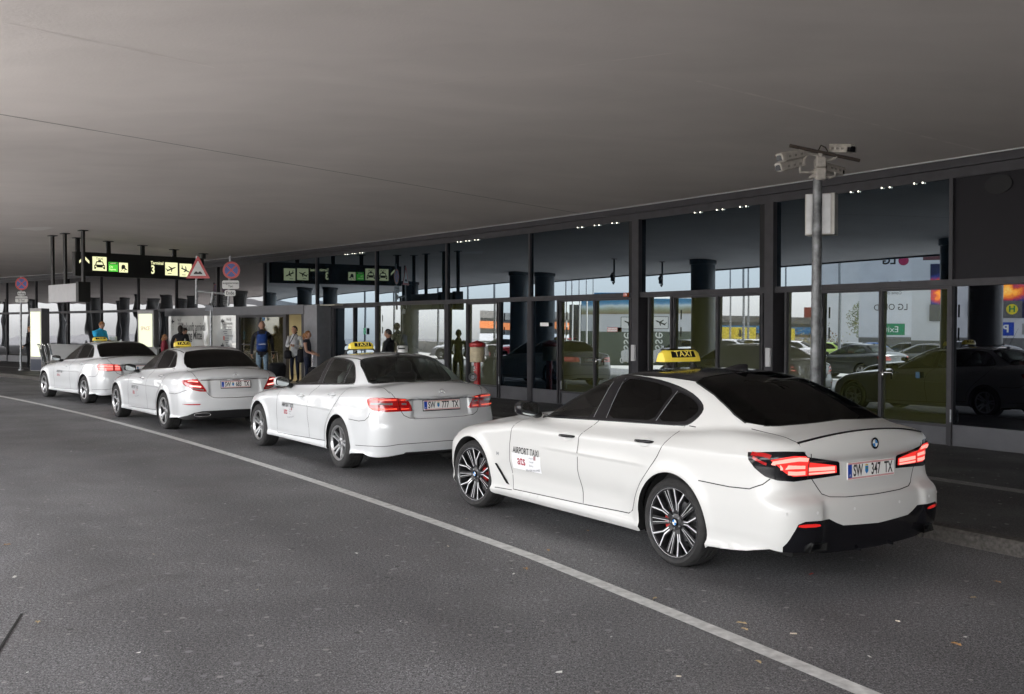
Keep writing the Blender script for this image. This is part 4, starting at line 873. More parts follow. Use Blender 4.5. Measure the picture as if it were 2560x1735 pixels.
# ---------------------------------------------------------------- ground, canopy, terminal facade
def ring(name, r0, r1, a0, a1, z, m, n=90, z1=None, **k):
    b = MB(); vs = []
    for i in range(n + 1):
        a = a0 + (a1 - a0) * i / n; vs += [pol(r0, a, z), pol(r1, a, z if z1 is None else z1)]
    b.add(vs, [(2 * i, 2 * i + 1, 2 * i + 3, 2 * i + 2) for i in range(n)]); return b
def asphalt(name, base, gum=True):
    m = bpy.data.materials.new(name); m.use_nodes = True; t = m.node_tree; b = t.nodes['Principled BSDF']; N = t.nodes.new; Lk = t.links.new
    co = N('ShaderNodeTexCoord').outputs['Object']
    def noise(sc, det=4, rough=.55):
        n = N('ShaderNodeTexNoise'); n.inputs['Scale'].default_value = sc; n.inputs['Detail'].default_value = det; n.inputs['Roughness'].default_value = rough; Lk(co, n.inputs['Vector']); return n.outputs['Fac']
    def mr(x, a, c, lo, hi):
        n = N('ShaderNodeMapRange'); n.inputs[1].default_value = a; n.inputs[2].default_value = c; n.inputs[3].default_value = lo; n.inputs[4].default_value = hi; Lk(x, n.inputs[0]); return n.outputs[0]
    def mul(x, y):
        n = N('ShaderNodeMath'); n.operation = 'MULTIPLY'; Lk(x, n.inputs[0]); Lk(y, n.inputs[1]); return n.outputs[0]
    f = mul(mr(noise(.35, 5), .3, .7, .78, 1.22), mr(noise(2.6, 6, .7), .3, .7, .86, 1.14)); f = mul(f, mr(noise(42, 3, .7), .3, .7, .35, 1.65)); f = mul(f, mr(noise(110, 1), .3, .7, .1, 1.9))
    sb = N('ShaderNodeVectorMath'); sb.operation = 'DISTANCE'; Lk(co, sb.inputs[0]); sb.inputs[1].default_value = (CC[0], CC[1], 0)
    def ma(op, x, y=None):
        n = N('ShaderNodeMath'); n.operation = op; Lk(x, n.inputs[0])
        if y is not None:
            if isinstance(y, float): n.inputs[1].default_value = y
            else: Lk(y, n.inputs[1])
        return n.outputs[0]
    tr = lambda c: ma('ABSOLUTE', ma('SUBTRACT', ma('ABSOLUTE', ma('SUBTRACT', sb.outputs['Value'], c)), .8))
    f = mul(f, mr(ma('MINIMUM', tr(137.95), tr(134.3)), .05, .45, .88, 1.02))
    vm = N('ShaderNodeVectorMath'); vm.operation = 'SCALE'; vm.inputs[0].default_value = base; Lk(f, vm.inputs['Scale']); col = vm.outputs[0]
    def spots(scale, size, thr, c, col):
        v = N('ShaderNodeTexVoronoi'); v.voronoi_dimensions = '2D'; v.inputs['Scale'].default_value = scale; Lk(co, v.inputs['Vector'])
        a = mr(v.outputs['Distance'], size * .7, size, 1, 0); sp = N('ShaderNodeSeparateColor'); Lk(v.outputs['Color'], sp.inputs[0]); g = mr(sp.outputs[0], thr, thr + .01, 0, 1)
        mx = N('ShaderNodeMix'); mx.data_type = 'RGBA'; Lk(mul(a, g), mx.inputs[0]); Lk(col, mx.inputs[6]); mx.inputs[7].default_value = (*c, 1); return mx.outputs[2]
    if gum:
        col = spots(1.7, .045, .35, tuple(q * 1.6 for q in base), col); col = spots(3.1, .07, .7, tuple(q * 1.35 for q in base), col); col = spots(2.3, .05, .8, tuple(q * .45 for q in base), col)
        col = spots(2.1, .045, .62, (.30, .29, .285), col); col = spots(4.6, .07, .80, (.30, .29, .28), col)
    Lk(col, b.inputs['Base Color']); b.inputs['Roughness'].default_value = .62
    Lk(mr(noise(1.3, 5), .3, .7, .50, .78), b.inputs['Roughness'])
    bp = N('ShaderNodeBump'); bp.inputs['Strength'].default_value = .55; bp.inputs['Distance'].default_value = .006; Lk(noise(120, 3), bp.inputs['Height']); Lk(bp.outputs[0], b.inputs['Normal']); return m
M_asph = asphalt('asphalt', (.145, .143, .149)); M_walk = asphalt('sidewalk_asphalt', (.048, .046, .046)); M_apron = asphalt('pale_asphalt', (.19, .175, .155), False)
M_granite = mat('kerb_granite', (.075, .068, .062), .85, noise=.45, nscale=30, bump=.5, bscale=90)
M_line = mat('road_paint', (.62, .62, .61), .6, noise=.24, nscale=14, bump=.3, bscale=120)
g = MB(); g.add([(-260, -260, 0), (260, -260, 0), (260, 260, 0), (-260, 260, 0)], [(0, 1, 2, 3)]); g.build('road', M_asph, kind='structure')
lm = ring('l', 136.375, 136.495, 20, 64, .004, 0, 260)
for i_, v_ in enumerate(lm.v): a_ = ang_of(v_); lm.v[i_] = tuple(Vector(v_) + Vector((-math.cos(rad(a_)), -math.sin(rad(a_)), 0)) * float(np.interp(a_, [29.0, 30.6, 32.0], [.32, .16, 0])))
lm.build('road_marking', M_line, kind='structure')
g = MB(); g.v = []; gg = ring('p', 136.6, 139.55, 49.5, 62, .004, 0, 30); gg.build('road_patch', M_apron, kind='structure')
KR = 139.70
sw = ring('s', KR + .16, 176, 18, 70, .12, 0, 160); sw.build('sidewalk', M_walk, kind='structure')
kb = MB(); a = 18.0
while a < 70:   # kerb stones with joints
    da = math.degrees(1.0 / KR); n = 2; vs = []
    for i in range(n + 1):
        q = a + (da - .005) * i / n; vs += [pol(KR, q, -.01), pol(KR - .0, q, .098), pol(KR + .025, q, .123), pol(KR + .16, q, .124)]
    kb.add(vs, [(4 * i + k, 4 * i + 4 + k, 4 * i + 5 + k, 4 * i + 1 + k) for i in range(n) for k in range(3)] + [(0, 1, 2, 3), (4 * n + 3, 4 * n + 2, 4 * n + 1, 4 * n)]); a += da
kb.build('kerb', M_granite, kind='structure')
tm = MB()
for k in range(6): rr_ = 141.92 + k * .036; q = ring('t', rr_, rr_ + .02, 25, 52, .127, 0, 90); tm.add(q.v, q.f)
tm.build('tactile_strip', mat('tactile_paint', (.42, .42, .40), .7, noise=.3, nscale=20), kind='structure')
# ceiling
def ceilmat():
    m = bpy.data.materials.new('canopy_plaster'); m.use_nodes = True; t = m.node_tree; b = t.nodes['Principled BSDF']; N = t.nodes.new; Lk = t.links.new
    co = N('ShaderNodeTexCoord').outputs['Object']; b.inputs['Roughness'].default_value = .85; b.inputs['Specular IOR Level'].default_value = .2
    mp = N('ShaderNodeMapping'); mp.inputs['Rotation'].default_value = (0, 0, rad(-36)); mp.inputs['Scale'].default_value = (.6, 1.2, 1); Lk(co, mp.inputs['Vector'])
    n1 = N('ShaderNodeTexNoise'); n1.inputs['Scale'].default_value = 1.0; n1.inputs['Detail'].default_value = 6; n1.inputs['Distortion'].default_value = .6; Lk(mp.outputs[0], n1.inputs['Vector'])
    n3 = N('ShaderNodeTexNoise'); n3.inputs['Scale'].default_value = .22; n3.inputs['Detail'].default_value = 3; Lk(co, n3.inputs['Vector'])
    r = N('ShaderNodeMapRange'); r.inputs[1].default_value = .3; r.inputs[2].default_value = .7; r.inputs[3].default_value = .955; r.inputs[4].default_value = 1.045; Lk(n1.outputs['Fac'], r.inputs[0])
    r3 = N('ShaderNodeMapRange'); r3.inputs[1].default_value = .35; r3.inputs[2].default_value = .65; r3.inputs[3].default_value = .95; r3.inputs[4].default_value = 1.05; Lk(n3.outputs['Fac'], r3.inputs[0])
    mu = N('ShaderNodeMath'); mu.operation = 'MULTIPLY'; Lk(r.outputs[0], mu.inputs[0]); Lk(r3.outputs[0], mu.inputs[1])
    vm = N('ShaderNodeVectorMath'); vm.operation = 'SCALE'; vm.inputs[0].default_value = (.68, .635, .61); Lk(mu.outputs[0], vm.inputs['Scale']); Lk(vm.outputs[0], b.inputs['Base Color'])
    n2 = N('ShaderNodeTexNoise'); n2.inputs['Scale'].default_value = 30; n2.inputs['Detail'].default_value = 5; Lk(co, n2.inputs['Vector'])
    bp = N('ShaderNodeBump'); bp.inputs['Strength'].default_value = .35; bp.inputs['Distance'].default_value = .006; Lk(n2.outputs['Fac'], bp.inputs['Height'])
    n4 = N('ShaderNodeTexNoise'); n4.inputs['Scale'].default_value = .45; n4.inputs['Detail'].default_value = 3; Lk(mp.outputs[0], n4.inputs['Vector'])
    bp2 = N('ShaderNodeBump'); bp2.inputs['Strength'].default_value = .5; bp2.inputs['Distance'].default_value = .012; Lk(n4.outputs['Fac'], bp2.inputs['Height']); Lk(bp.outputs[0], bp2.inputs['Normal']); Lk(bp2.outputs[0], b.inputs['Normal']); return m
M_ceil = ceilmat(); M_frame = mat('anthracite_frame', (.042, .040, .045), .48, spec=.3, noise=.15, nscale=5); M_deep = mat('black_recess', (.004, .004, .005), .7)
CZ = 4.21; CE = 128.5
def ceilz(r): return CZ + .40 * math.sin(PI * min(1, max(0, (r - CE) / (RF - CE))))   # the soffit bellies upwards between edge and facade
def cz_at(p): return ceilz(rad_of(p))
canopy = empty('canopy', pol(137, 40, CZ), 0, 'huge grey plastered canopy covering the taxi lane', 'canopy')
def tocan(mb): 
    o = canopy.location; mb.v = [(v[0] - o[0], v[1] - o[1], v[2] - o[2]) for v in mb.v]; return mb
# seam runs from the outer edge to the facade, seen from photo (0,287) to (1460,536)
b = MB(); rs_ = [CE + (RF - CE) * k / 16 for k in range(17)] + [RF + .3]; na_ = 140
for i in range(na_ + 1):
    for r_ in rs_: b.v.append(tuple(pol(r_, 10 + 74 * i / na_, ceilz(r_))))
nr_ = len(rs_); b.f = [(i * nr_ + k, (i + 1) * nr_ + k, (i + 1) * nr_ + k + 1, i * nr_ + k + 1) for i in range(na_) for k in range(nr_ - 1)]; b.m = [0] * len(b.f); tocan(b).build('soffit', M_ceil, canopy, smooth=True)
def cpt(px, py, off=.002):
    D = 20.0
    for _ in range(60): D = .5 * D + .5 * FPX * (cz_at(seen(px, D)) - CAMH) / (HOR - py)
    return seen(px, D, cz_at(seen(px, D)) - off)
def cstrip(b, q0, q1, w, n=40, off=.003):
    P = [cpt(q0[0] + (q1[0] - q0[0]) * i / n, q0[1] + (q1[1] - q0[1]) * i / n, off) for i in range(n + 1)]; vs = []
    for i, p in enumerate(P):
        t = P[min(i + 1, n)] - P[max(i - 1, 0)]; t.z = 0; t.normalize(); m_ = Vector((-t.y, t.x, 0)) * w / 2; vs += [p + m_, p - m_]
    b.add(vs, [(2 * i, 2 * i + 1, 2 * i + 3, 2 * i + 2) for i in range(n)])
b = MB(); q = ring('e', CE, CE, 10, 84, CZ + .001, 0, 140, z1=CZ + .62); b.add(q.v, q.f); q = ring('e', CE, 150, 10, 84, CZ + .62, 0, 140); b.add(q.v, q.f)
q = ring('e', CE - .10, CE, 10, 84, CZ - .05, 0, 140); b.add(q.v, [f[::-1] for f in q.f]); q = ring('e', CE - .10, CE - .10, 10, 84, CZ - .05, 0, 140, z1=CZ + .62); b.add(q.v, q.f)
tocan(b).build('edge_fascia', M_frame, canopy)
b = MB(); cstrip(b, (-350, 227), (1460, 536), .022)
tocan(b).build('expansion_joint', M_gap, canopy)
for q0, q1, w_ in (((1740, 205), (2450, 378), .05), ((1060, 215), (1740, 128), .035), ((20, 62), (540, 172), .035)): b = MB(); cstrip(b, q0, q1, w_); tocan(b).build('lit_fold_line', mat('fold_highlight', (.72, .67, .645), .9, noise=.08, nscale=5), canopy)  # paler strips paint the light along faint folds of the soffit
p_ = cpt(100, 572, .006); b = MB(); b.add([p_ + Vector(v) for v in ((-.75, -.15, 0), (.45, -.55, 0), (.75, .15, 0), (-.35, .55, 0))], [(0, 1, 2, 3)]); tocan(b).build('soffit_reflection', mat('reflection_tone', (.80, .77, .75), .9), canopy)  # paler quad paints a faint light reflection on the soffit
# columns along the edge
M_col = mat('dark_column', (.045, .05, .055), .35, noise=.1, nscale=3)
a = 18.9
while a < 80:
    c = pol(131.0, a); t = MB(); t.lathe([(.47, .0), (.47, ceilz(131) - .18), (.52, ceilz(131) - .16), (.52, ceilz(131.0) + .05)], n=40); t.build('canopy_column', M_col, smooth=35, label='dark round column carrying the outer canopy edge', cat='column', group='round columns along the outer canopy edge').location = c; a += 4.46
# ---------------------------------------------------------------- facade
NODE = [2380, 1938, 1602, 1327.5, 1119.6, 943, 794, 662.6, 546, 442, 347, 254.5, 171.6, 92, 18.7]
NA = [ang_of(ray_r(p, RF)) for p in NODE]; step = 1.24
NA = [NA[0] - 2 * 1.29, NA[0] - 1.29] + NA + [NA[-1] + step * k for k in range(1, 14)]
bld = empty('terminal_building', pol(RF, NA[2], .12), 0, 'long curved terminal front of dark mirror glass in grey frames', 'building')
B0 = bld.location.copy()
def tob(mb): mb.v = [(v[0] - B0[0], v[1] - B0[1], v[2] - B0[2]) for v in mb.v]; return mb
P_teal = panemat('teal_mirror_glass', (.0015, .004, .007), .115, (.72, .86, .98)); P_olive = panemat('olive_backed_glass', (.035, .037, .012), .15, (.85, .95, 1.0)); P_olived = panemat('dark_olive_backed_glass', (.020, .022, .008), .14, (.85, .95, 1.0)); P_olive2 = panemat('grey_green_glass', (.07, .075, .048), .13, (.9, .95, 1)); P_gry = panemat('grey_glass', (.018, .018, .019), .10, (.95, .96, 1), wave=.004, wscale=.7); P_blk = panemat('black_glass', (.002, .002, .003), .11, (.8, .88, .98))
P_spand = mat('dark_spandrel', (.016, .015, .018), .55, spec=.15)
ZP, ZT0, ZT1, ZU, ZF = .42, 2.40, 2.50, 3.96, CZ
def seg(mb, A, Bp, off0, off1, z0, z1):
    """bar between plan points A,B with depth from off0 (outside) to off1 (inside)"""
    t = (Bp - A).normalized(); n = Vector((-t.y, t.x, 0)); n = -n if (n.dot(Vector((CC[0], CC[1], 0)) - A) < 0) else n   # towards the road
    vs = []
    for p in (A, Bp):
        for o in (off0, off1):
            for z in (z0, z1): q = p + n * (-o); vs.append((q.x, q.y, z))
    mb.add(vs, [(0, 1, 3, 2), (4, 6, 7, 5), (0, 4, 5, 1), (2, 3, 7, 6), (0, 2, 6, 4), (1, 5, 7, 3)])
def pane(name, A, Bp, z0, z1, m, tilt=0.0, off=.0, parent=bld):
    t = (Bp - A).normalized(); n = Vector((-t.y, t.x, 0)); n = -n if (n.dot(Vector((CC[0], CC[1], 0)) - A) < 0) else n
    mb = MB(); k = math.tan(tilt) * (z1 - z0); q = [A - n * off, Bp - n * off, Bp - n * (off + k), A - n * (off + k)]
    vs = [(q[0].x, q[0].y, z0), (q[1].x, q[1].y, z0), (q[2].x, q[2].y, z1), (q[3].x, q[3].y, z1)]
    vs += [(v[0] - n.x * .02, v[1] - n.y * .02, v[2]) for v in vs]
    mb.add(vs, [(0, 1, 2, 3), (7, 6, 5, 4), (0, 4, 5, 1), (1, 5, 6, 2), (2, 6, 7, 3), (3, 7, 4, 0)]); me = tob(mb); o = me.build(name, m, parent, fix=True)
    return o
lower = {  # bay index (between NODE i and i+1): list of (px_from, px_to, material, is_door)
 0: [(2206, 2372, P_olive, 1), (2060, 2206, P_olived, 1), (1966, 2052, P_olive2, 0)],
 1: [(1797, 1908, P_olive2, 1), (1690, 1797, P_olive, 1), (1624, 1684, P_olive, 0)],
 2: [(1490, 1580, P_olive, 1), (1406, 1490, P_olive, 1), (1330, 1400, P_teal, 0)],
 3: [(1250, 1325, P_teal, 0), (1175, 1246, P_olive2, 1), (1122, 1172, P_olive, 0)],
 4: [(945, 1117, P_olive2, 0)], 5: [(888, 941, P_teal, 1), (840, 888, P_teal, 1), (797, 838, P_gry, 0)]}
trans = MB(); fas = MB(); pli = MB(); mul = []
for i in range(len(NA) - 1):
    A, Bp = pol(RF, NA[i]), pol(RF, NA[i + 1]); bay = i - 2
    seg(fas, A, Bp, -.10, .3, ZU + .12, CZ + .02); seg(fas, A, Bp, -.03, .3, ZU - .02, ZU + .119)
    seg(trans, A, Bp, -.06, .1, ZT0, ZT1)
    if bay not in (6, 7, 8): pli = MB(); seg(pli, A, Bp, -.02, .1, .12, ZP); tob(pli).build('plinth', mat('plinth_panel', (.10, .10, .11), .4, metal=.3, noise=.1, nscale=4), bld)
    up_m = P_spand if bay < 0 else (P_teal if bay < 7 else P_gry)
    jt = rng.uniform(-.0015, .0015)
    pane('upper_window' if bay >= 0 else 'spandrel_panel', A, Bp, ZT1, ZU, up_m, jt)
    if bay in lower:
        for (pa, pb, m, door) in lower[bay]:
            qa, qb = ray_r(pa, RF), ray_r(pb, RF)
            t = (Bp - A).normalized(); qa = A + t * (qa - A).dot(t); qb = A + t * (qb - A).dot(t)
            o = pane('glass_door' if door else 'window_pane', qa, qb, ZP, ZT0, m, rad(.42) + rng.uniform(-.001, .001))
            fr = MB()
            if door:
                for q, e in ((qa, .028), (qb, -.028)): seg(fr, q, q + t * e * (1 if qb != qa else 1), -.05, .03, .13, ZT0 - .001)
                seg(fr, qa, qb, -.045, .03, ZT0 - .035, ZT0 - .002); seg(fr, qa, qb, -.045, .03, ZP - .04, ZP)
            else:
                for q, e in ((qa, -.045), (qb, .045)): f2_ = MB(); seg(f2_, q, q + t * e, -.05, .03, .13, ZT0 - .001); tob(f2_).build('window_post', M_frame, bld)
            if door: tob(fr).build('door_frame', M_frame, bld)
    elif bay < 0: pane('window_pane', A, Bp, ZP, ZT0, P_blk, rad(.30))
    elif bay in (6, 7, 8): pass
    else: pane('window_pane', A, Bp, ZP, ZT0, P_gry, rad(.25) + rng.uniform(-.004, .004))
    w = .05; 
    mm = MB(); t = (Bp - A).normalized()
    if bay in (1, 2): seg(mm, A - t * .03, A + t * .16, -.10, .2, .12, ZU - .021); mm.mi = 1; seg(mm, A + t * .161, A + t * .34, .02, .22, .12, ZT0 - .002); seg(mm, A + t * .161, A + t * .34, .02, .22, ZT1 + .001, ZU - .022); seg(mm, A + t * .161, A + t * .34, -.012, .019, .12, ZT0 - .002); seg(mm, A + t * .161, A + t * .34, -.012, .019, ZT1 + .001, ZU - .022); mm.mi = 0
    else: seg(mm, A - t * .028, A + t * .028, -.055, .1, ZT1 + .001, ZU - .021); 
    if bay not in (1, 2, 7, 8): seg(mm, A - t * .028, A + t * .028, -.055, .1, .12, ZT0 - .001)
    tob(mm).build('mullion', [M_frame, M_deep], bld)
tob(fas).build('fascia', M_frame, bld); tob(trans).build('transom', M_frame, bld)
# bright steel edge between ceiling and facade
q = ring('e', RF - .15, RF - .15, 10, 66, CZ - .013, 0, 140, z1=CZ - .001); q2 = ring('e', RF - .15, RF - .10, 10, 66, CZ - .013, 0, 140); q.add(q2.v, [f[::-1] for f in q2.f]); tob(q).build('ceiling_trim', mat('pale_trim', (.6, .6, .6), .35, metal=.5), bld)
# back wall closing the building, roof deck
q = ring('w', RF + .35, RF + .35, 10, 74, .12, 0, 90, z1=5.0)
keep = []
for f in q.f:
    c_ = sum((Vector(q.v[k]) for k in f), Vector()) / 4; an = ang_of(c_)
    if not (NA[8] - .1 < an < NA[11] - .1): keep.append(f)
q.f = keep; tob(q).build('inner_wall', M_deep, bld)
# downlights in pairs under the fascia
M_spot = mat('downlight', (1, 1, .9), .3, emit=(1.0, .98, .80), estr=5)
for px in (866, 884, 903, 1147, 1168, 1190, 1447, 1489, 1533, 1739, 1794, 1852, 2128, 2205, 2286):
    p = ray_r(px, RF); a_ = ang_of(p)
    for k, (dd, zz) in enumerate(((0, 0), (.14, -.02))):
        c = pol(RF - .035, a_ - math.degrees(dd / RF), ZU - .030 + zz * .3); s_ = MB(); s_.tube(c - B0, c - B0 + Vector((0, 0, .02)), .010, .008, 8); s_.build('downlight', M_spot, bld)
# switch plates and the amber lamp
for px, z0 in ((1583.5, 1.30), (1921, 1.30)):
    p = ray_r(px, RF - .12); b = MB(); b.box(p + Vector((0, 0, z0 + .0)) - B0, (.10, .05, .32), rz=rad(NA[3] + 90), bev=.006); b.build('key_switch', mat('pale_plate', (.55, .55, .56), .4), bld)
p = ray_r(1565, RF - .12); b = MB(); b.box(p + Vector((0, 0, 2.46)) - B0, (.10, .08, .08), rz=rad(127), bev=.01); b.build('amber_lamp', mat('amber_lens', (.55, .09, .01), .25, coat=1), bld)
for px in (2206, 1490, 888):
    p = ray_r(px, RF - .1); b = MB(); b.path([p + Vector((-.05, .06, 1.13)) - B0, p + Vector((.10, -.12, 1.13)) - B0], .010, 8); b.path([p + Vector((0, -.02, 1.02)) - B0, p + Vector((0, -.02, 1.17)) - B0], .014, 8); b.build('door_lever', M_chrome, bld, smooth=True)
for px in (2056, 2378, 1687, 1403, 1247, 943):
    p = ray_r(px, RF - .08)
    for z_ in (2.05, 1.72, .55): b = MB(); b.tube(p + Vector((0, 0, z_ - .09)) - B0, p + Vector((0, 0, z_ + .09)) - B0, .013, n=8); b.build('hinge', M_steel if z_ < 1 else M_black, bld)
# the FEUERWEHR plate and small notice on the glass
def on_facade(px, z, off=.05): 
    p = ray_r(px, RF - off); a_ = rad(ang_of(p)); n = Vector((-math.cos(a_), -math.sin(a_), 0)); r = Vector((0, 0, 1)).cross(n); p.z = z; return frame(p - B0, r, (0, 0, 1))
M_ = on_facade(1531, zat(824, 20.3)); b = MB(); b.prism([(-.16, -.045), (.16, -.045), (.16, .045), (-.16, .045)], 0, .002, M_); o = b.build('fire_access_plate', M_logored, bld); b = MB(); b.prism([(-.15, -.036), (.15, -.036), (.15, .036), (-.15, .036)], .002, .003, M_); b.build('plate_face', M_plate, o); text('plate_text', 'FEUERWEHR', .058, M_ @ Matrix.Translation((0, 0, .002)), M_logored, o, sx=.85)
M_ = on_facade(1361, zat(811, 22.2)); b = MB(); b.prism([(-.15, -.04), (.15, -.04), (.15, .04), (-.15, .04)], 0, .002, M_); o = b.build('door_notice_plate', M_plate, bld)
M_ = on_facade(912, zat(828, 28.5)); b = MB(); b.prism([(-.07, -.09), (.07, -.09), (.07, .09), (-.07, .09)], 0, .002, M_); b.build('green_notice', mat('green_print', (.10, .45, .28), .5), bld)
M_ = on_facade(2295, zat(935, 15)); b = MB(); b.prism([(-.035, -.045), (.035, -.045), (.035, .045), (-.035, .045)], 0, .002, M_); b.build('blue_notice', mat('blue_print', (.01, .06, .12), .5), bld)
# small hole cover in the spandrel panel
b = MB(); M_ = on_facade(2492, zat(460, 13.6), .03); b.prism([(.20 * math.cos(2 * PI * i / 24), .13 * math.sin(2 * PI * i / 24)) for i in range(24)], 0, .004, M_); b.build('round_opening', M_deep, bld)
# ---------------------------------------------------------------- entrance
ent = empty('arrivals_entrance', ray_r(600, RF - .8) + Vector((0, 0, .12)), 0, 'projecting glazed arrivals entrance with grey header and open door', 'entrance'); E0 = ent.location.copy()
def toe(mb): mb.v = [(v[0] - E0[0], v[1] - E0[1], v[2] - E0[2]) for v in mb.v]; return mb
RE = RF - .45
def ep(px): return ray_r(px, RE)
b = MB()
for pa, pb in ((415, 500), (500, 599), (599, 700), (700, 762)): seg(b, ep(pb), ep(pa), -.04, 1.0, 2.20, 2.485)
toe(b).build('header', mat('header_panel', (.085, .085, .095), .35, metal=.4, noise=.1, nscale=3), ent)
b = MB()
seg(b, ep(421), ep(415), -.01, .9, .12, 2.2); seg(b, ep(599), ep(591), -.02, .05, .12, 2.2); seg(b, ep(762), ep(755), -.02, .1, .12, 2.2); seg(b, ep(716), ep(709), -.02, .1, .12, 2.2); seg(b, ep(650), ep(646), -.01, .05, .12, 2.2)
seg(b, ep(716), ep(599), -.01, .05, 2.12, 2.199); seg(b, ep(648), ep(599), 0, .04, 1.20, 1.24); seg(b, ep(648), ep(599), 0, .04, .60, .64)
toe(b).build('door_frame', M_frame, ent)
b = MB(); seg(b, ep(794), ep(761), -.02, .9, .12, 2.46); toe(b).build('side_pier', mat('brushed_pier', (.20, .20, .215), .4, metal=.3, noise=.08), ent)
b = MB(); seg(b, ep(591), ep(421), 0, .02, .30, 2.199); g_ = toe(b).build('glazed_screen', panemat('misted_glass', (.62, .62, .60), .06, (1, 1, 1), wave=.002), ent, fix=True)
b = MB(); seg(b, ep(591), ep(421), -.01, .04, .12, .30); toe(b).build('screen_plinth', M_frame, ent)
b = MB(); seg(b, ep(709), ep(599), .06, .08, .12, 2.12); toe(b).build('sliding_door', glassmat('door_glass', (.38, .38, .34), .6), ent, fix=True)
# interior seen through the open door: lit hall corner
b = MB(); seg(b, ep(830), ep(598), 2.6, 2.7, .12, 2.44); seg(b, ep(598), ep(592), .1, 2.7, .12, 2.44); 
toe(b).build('hall_wall', mat('hall_plaster', (.48, .45, .34), .7), ent)
b = MB(); seg(b, ep(830), ep(598), .1, 2.6, 2.44, 2.47); toe(b).build('hall_ceiling', mat('hall_ceiling', (.5, .48, .4), .7), ent)
b = MB(); seg(b, ep(790), ep(598), .08, 2.6, .121, .128); toe(b).build('hall_floor', mat('hall_floor', (.30, .25, .16), .35), ent)
b = MB(); seg(b, ep(795), ep(765), 2.40, 2.59, .12, 1.95); toe(b).build('glowing_cabinet', mat('cabinet_wood_glow', (.45, .25, .10), .5, emit=(1, .6, .25), estr=.9), ent)  # cabinet is no lamp; its wood material has a warm emission
b = MB(); seg(b, ep(780), ep(640), 1.2, 1.5, 2.40, 2.43); toe(b).build('ceiling_lamp', mat('warm_tube', (1, .95, .8), .4, emit=(1, .88, .62), estr=20), ent)
b = MB(); Mx = frame((ep(659) + Vector((0, 0, 2.06))) - E0 - Vector((.02, .0, 0)), (.80, .6, 0), (0, 0, 1)); b.prism([(-.045, -.05), (.045, -.05), (.045, .05), (-.045, .05)], .06, .063, Mx); b.build('blue_sticker', mat('pale_blue_print', (.25, .45, .75), .5), ent)
b = MB(); Mx = frame((ep(667) + Vector((0, 0, 2.31))) - E0, (.80, .6, 0), (0, 0, 1)); b.prism([(-.03, -.03), (.03, -.03), (.03, .03), (-.03, .03)], .05, .053, Mx); b.build('door_sensor', M_white, ent)
def escr(px, z): 
    ca, cb = ep(591), ep(421); r = (ca - cb).normalized(); n = r.cross(Vector((0, 0, 1))); k = (px - 1280) / FPX; t = (k * cb.y - cb.x) / (r.x - k * r.y); p = cb + r * t + n * .012; p.z = z; return frame(p - E0, r, (0, 0, 1))
M_lt = mat('screen_lettering', (.03, .03, .035), .6); M_lt2 = mat('screen_lettering_pale', (.2, .2, .21), .6)
zz = lambda py: zat(py, 34.3)
text('entrance_words', 'Ankunft arrival', .44, escr(484, zz(818)), M_lt, ent, sx=.70)
text('entrance_words', 'Eingang Mitte', .44, escr(478, zz(840)), M_text, ent, sx=.72, bold=.01)
text('arrow', '\u2190', .30, escr(434, zz(803)), M_lt, ent, sx=1); text('entrance_words', 'Pier B\nAnkunft', .13, escr(445, zz(804)), M_lt, ent, sx=.9, align='LEFT')
text('entrance_words', 'Pier B\nAnkunft', .14, escr(567, zz(804)), M_lt2, ent, sx=.9, align='LEFT'); text('entrance_words', 'Plaza 3', .15, escr(566, zz(863)), M_lt, ent, sx=.9, align='LEFT')
b = MB()
for k in range(9): 
    Mx = escr(562 + (k % 3) * 3, zz(812 + k * 5.5)); w_ = .12 + .07 * ((k * 7) % 4); b.prism([(-.1, -.015), (-.1 + w_ * 1.6, -.015), (-.1 + w_ * 1.6, .015), (-.1, .015)], 0, .002, Mx)
for k in range(4): Mx = escr(434, zz(812 + k * 4.5)); b.prism([(-.03, -.012), (.03, -.012), (.03, .012), (-.03, .012)], 0, .002, Mx)
b.build('directory_lines', M_lt2, ent)
b = MB(); Mx = escr(561, zz(845)); b.prism([(-.06, -.07), (.04, -.07), (.04, .07), (-.06, .07)], 0, .003, Mx); b.build('red_logo_patch', mat('pale_red_print', (.5, .12, .10), .5), ent)
b = MB()
for px, side_ in ((434, -1), (558, -1)):
    Mx = escr(px, zz(803 if px < 500 else 803)); b.prism([(-.14, 0), (-.02, .10), (-.02, .03), (.10, .03), (.10, -.03), (-.02, -.03), (-.02, -.10)], 0, .002, Mx)
Mx = escr(556, zz(864)); b.prism([(.14, 0), (.02, .10), (.02, .03), (-.10, .03), (-.10, -.03), (.02, -.03), (.02, -.10)], 0, .002, Mx); b.build('direction_arrow', M_lt, ent)
bpy.data.objects.remove([o for o in ent.children if o.name.startswith('arrow')][0])

b = MB(); u0, u1 = seen(2, FPX * CAMH / (1735 - HOR + 30)), seen(-14, FPX * CAMH / (1575 - HOR)); b.add([(u0.x - .012, u0.y - .6, .004), (u0.x + .014, u0.y - .6, .004), (u1.x + .008, u1.y + .3, .004), (u1.x - .008, u1.y + .3, .004)], [(0, 1, 2, 3)]); b.build('tar_joint', M_gap, kind='structure')
# ---------------------------------------------------------------- street furniture
def local(mb, o): 
    o = Vector(o); mb.v = [(v[0] - o[0], v[1] - o[1], v[2] - o[2]) for v in mb.v]; return mb
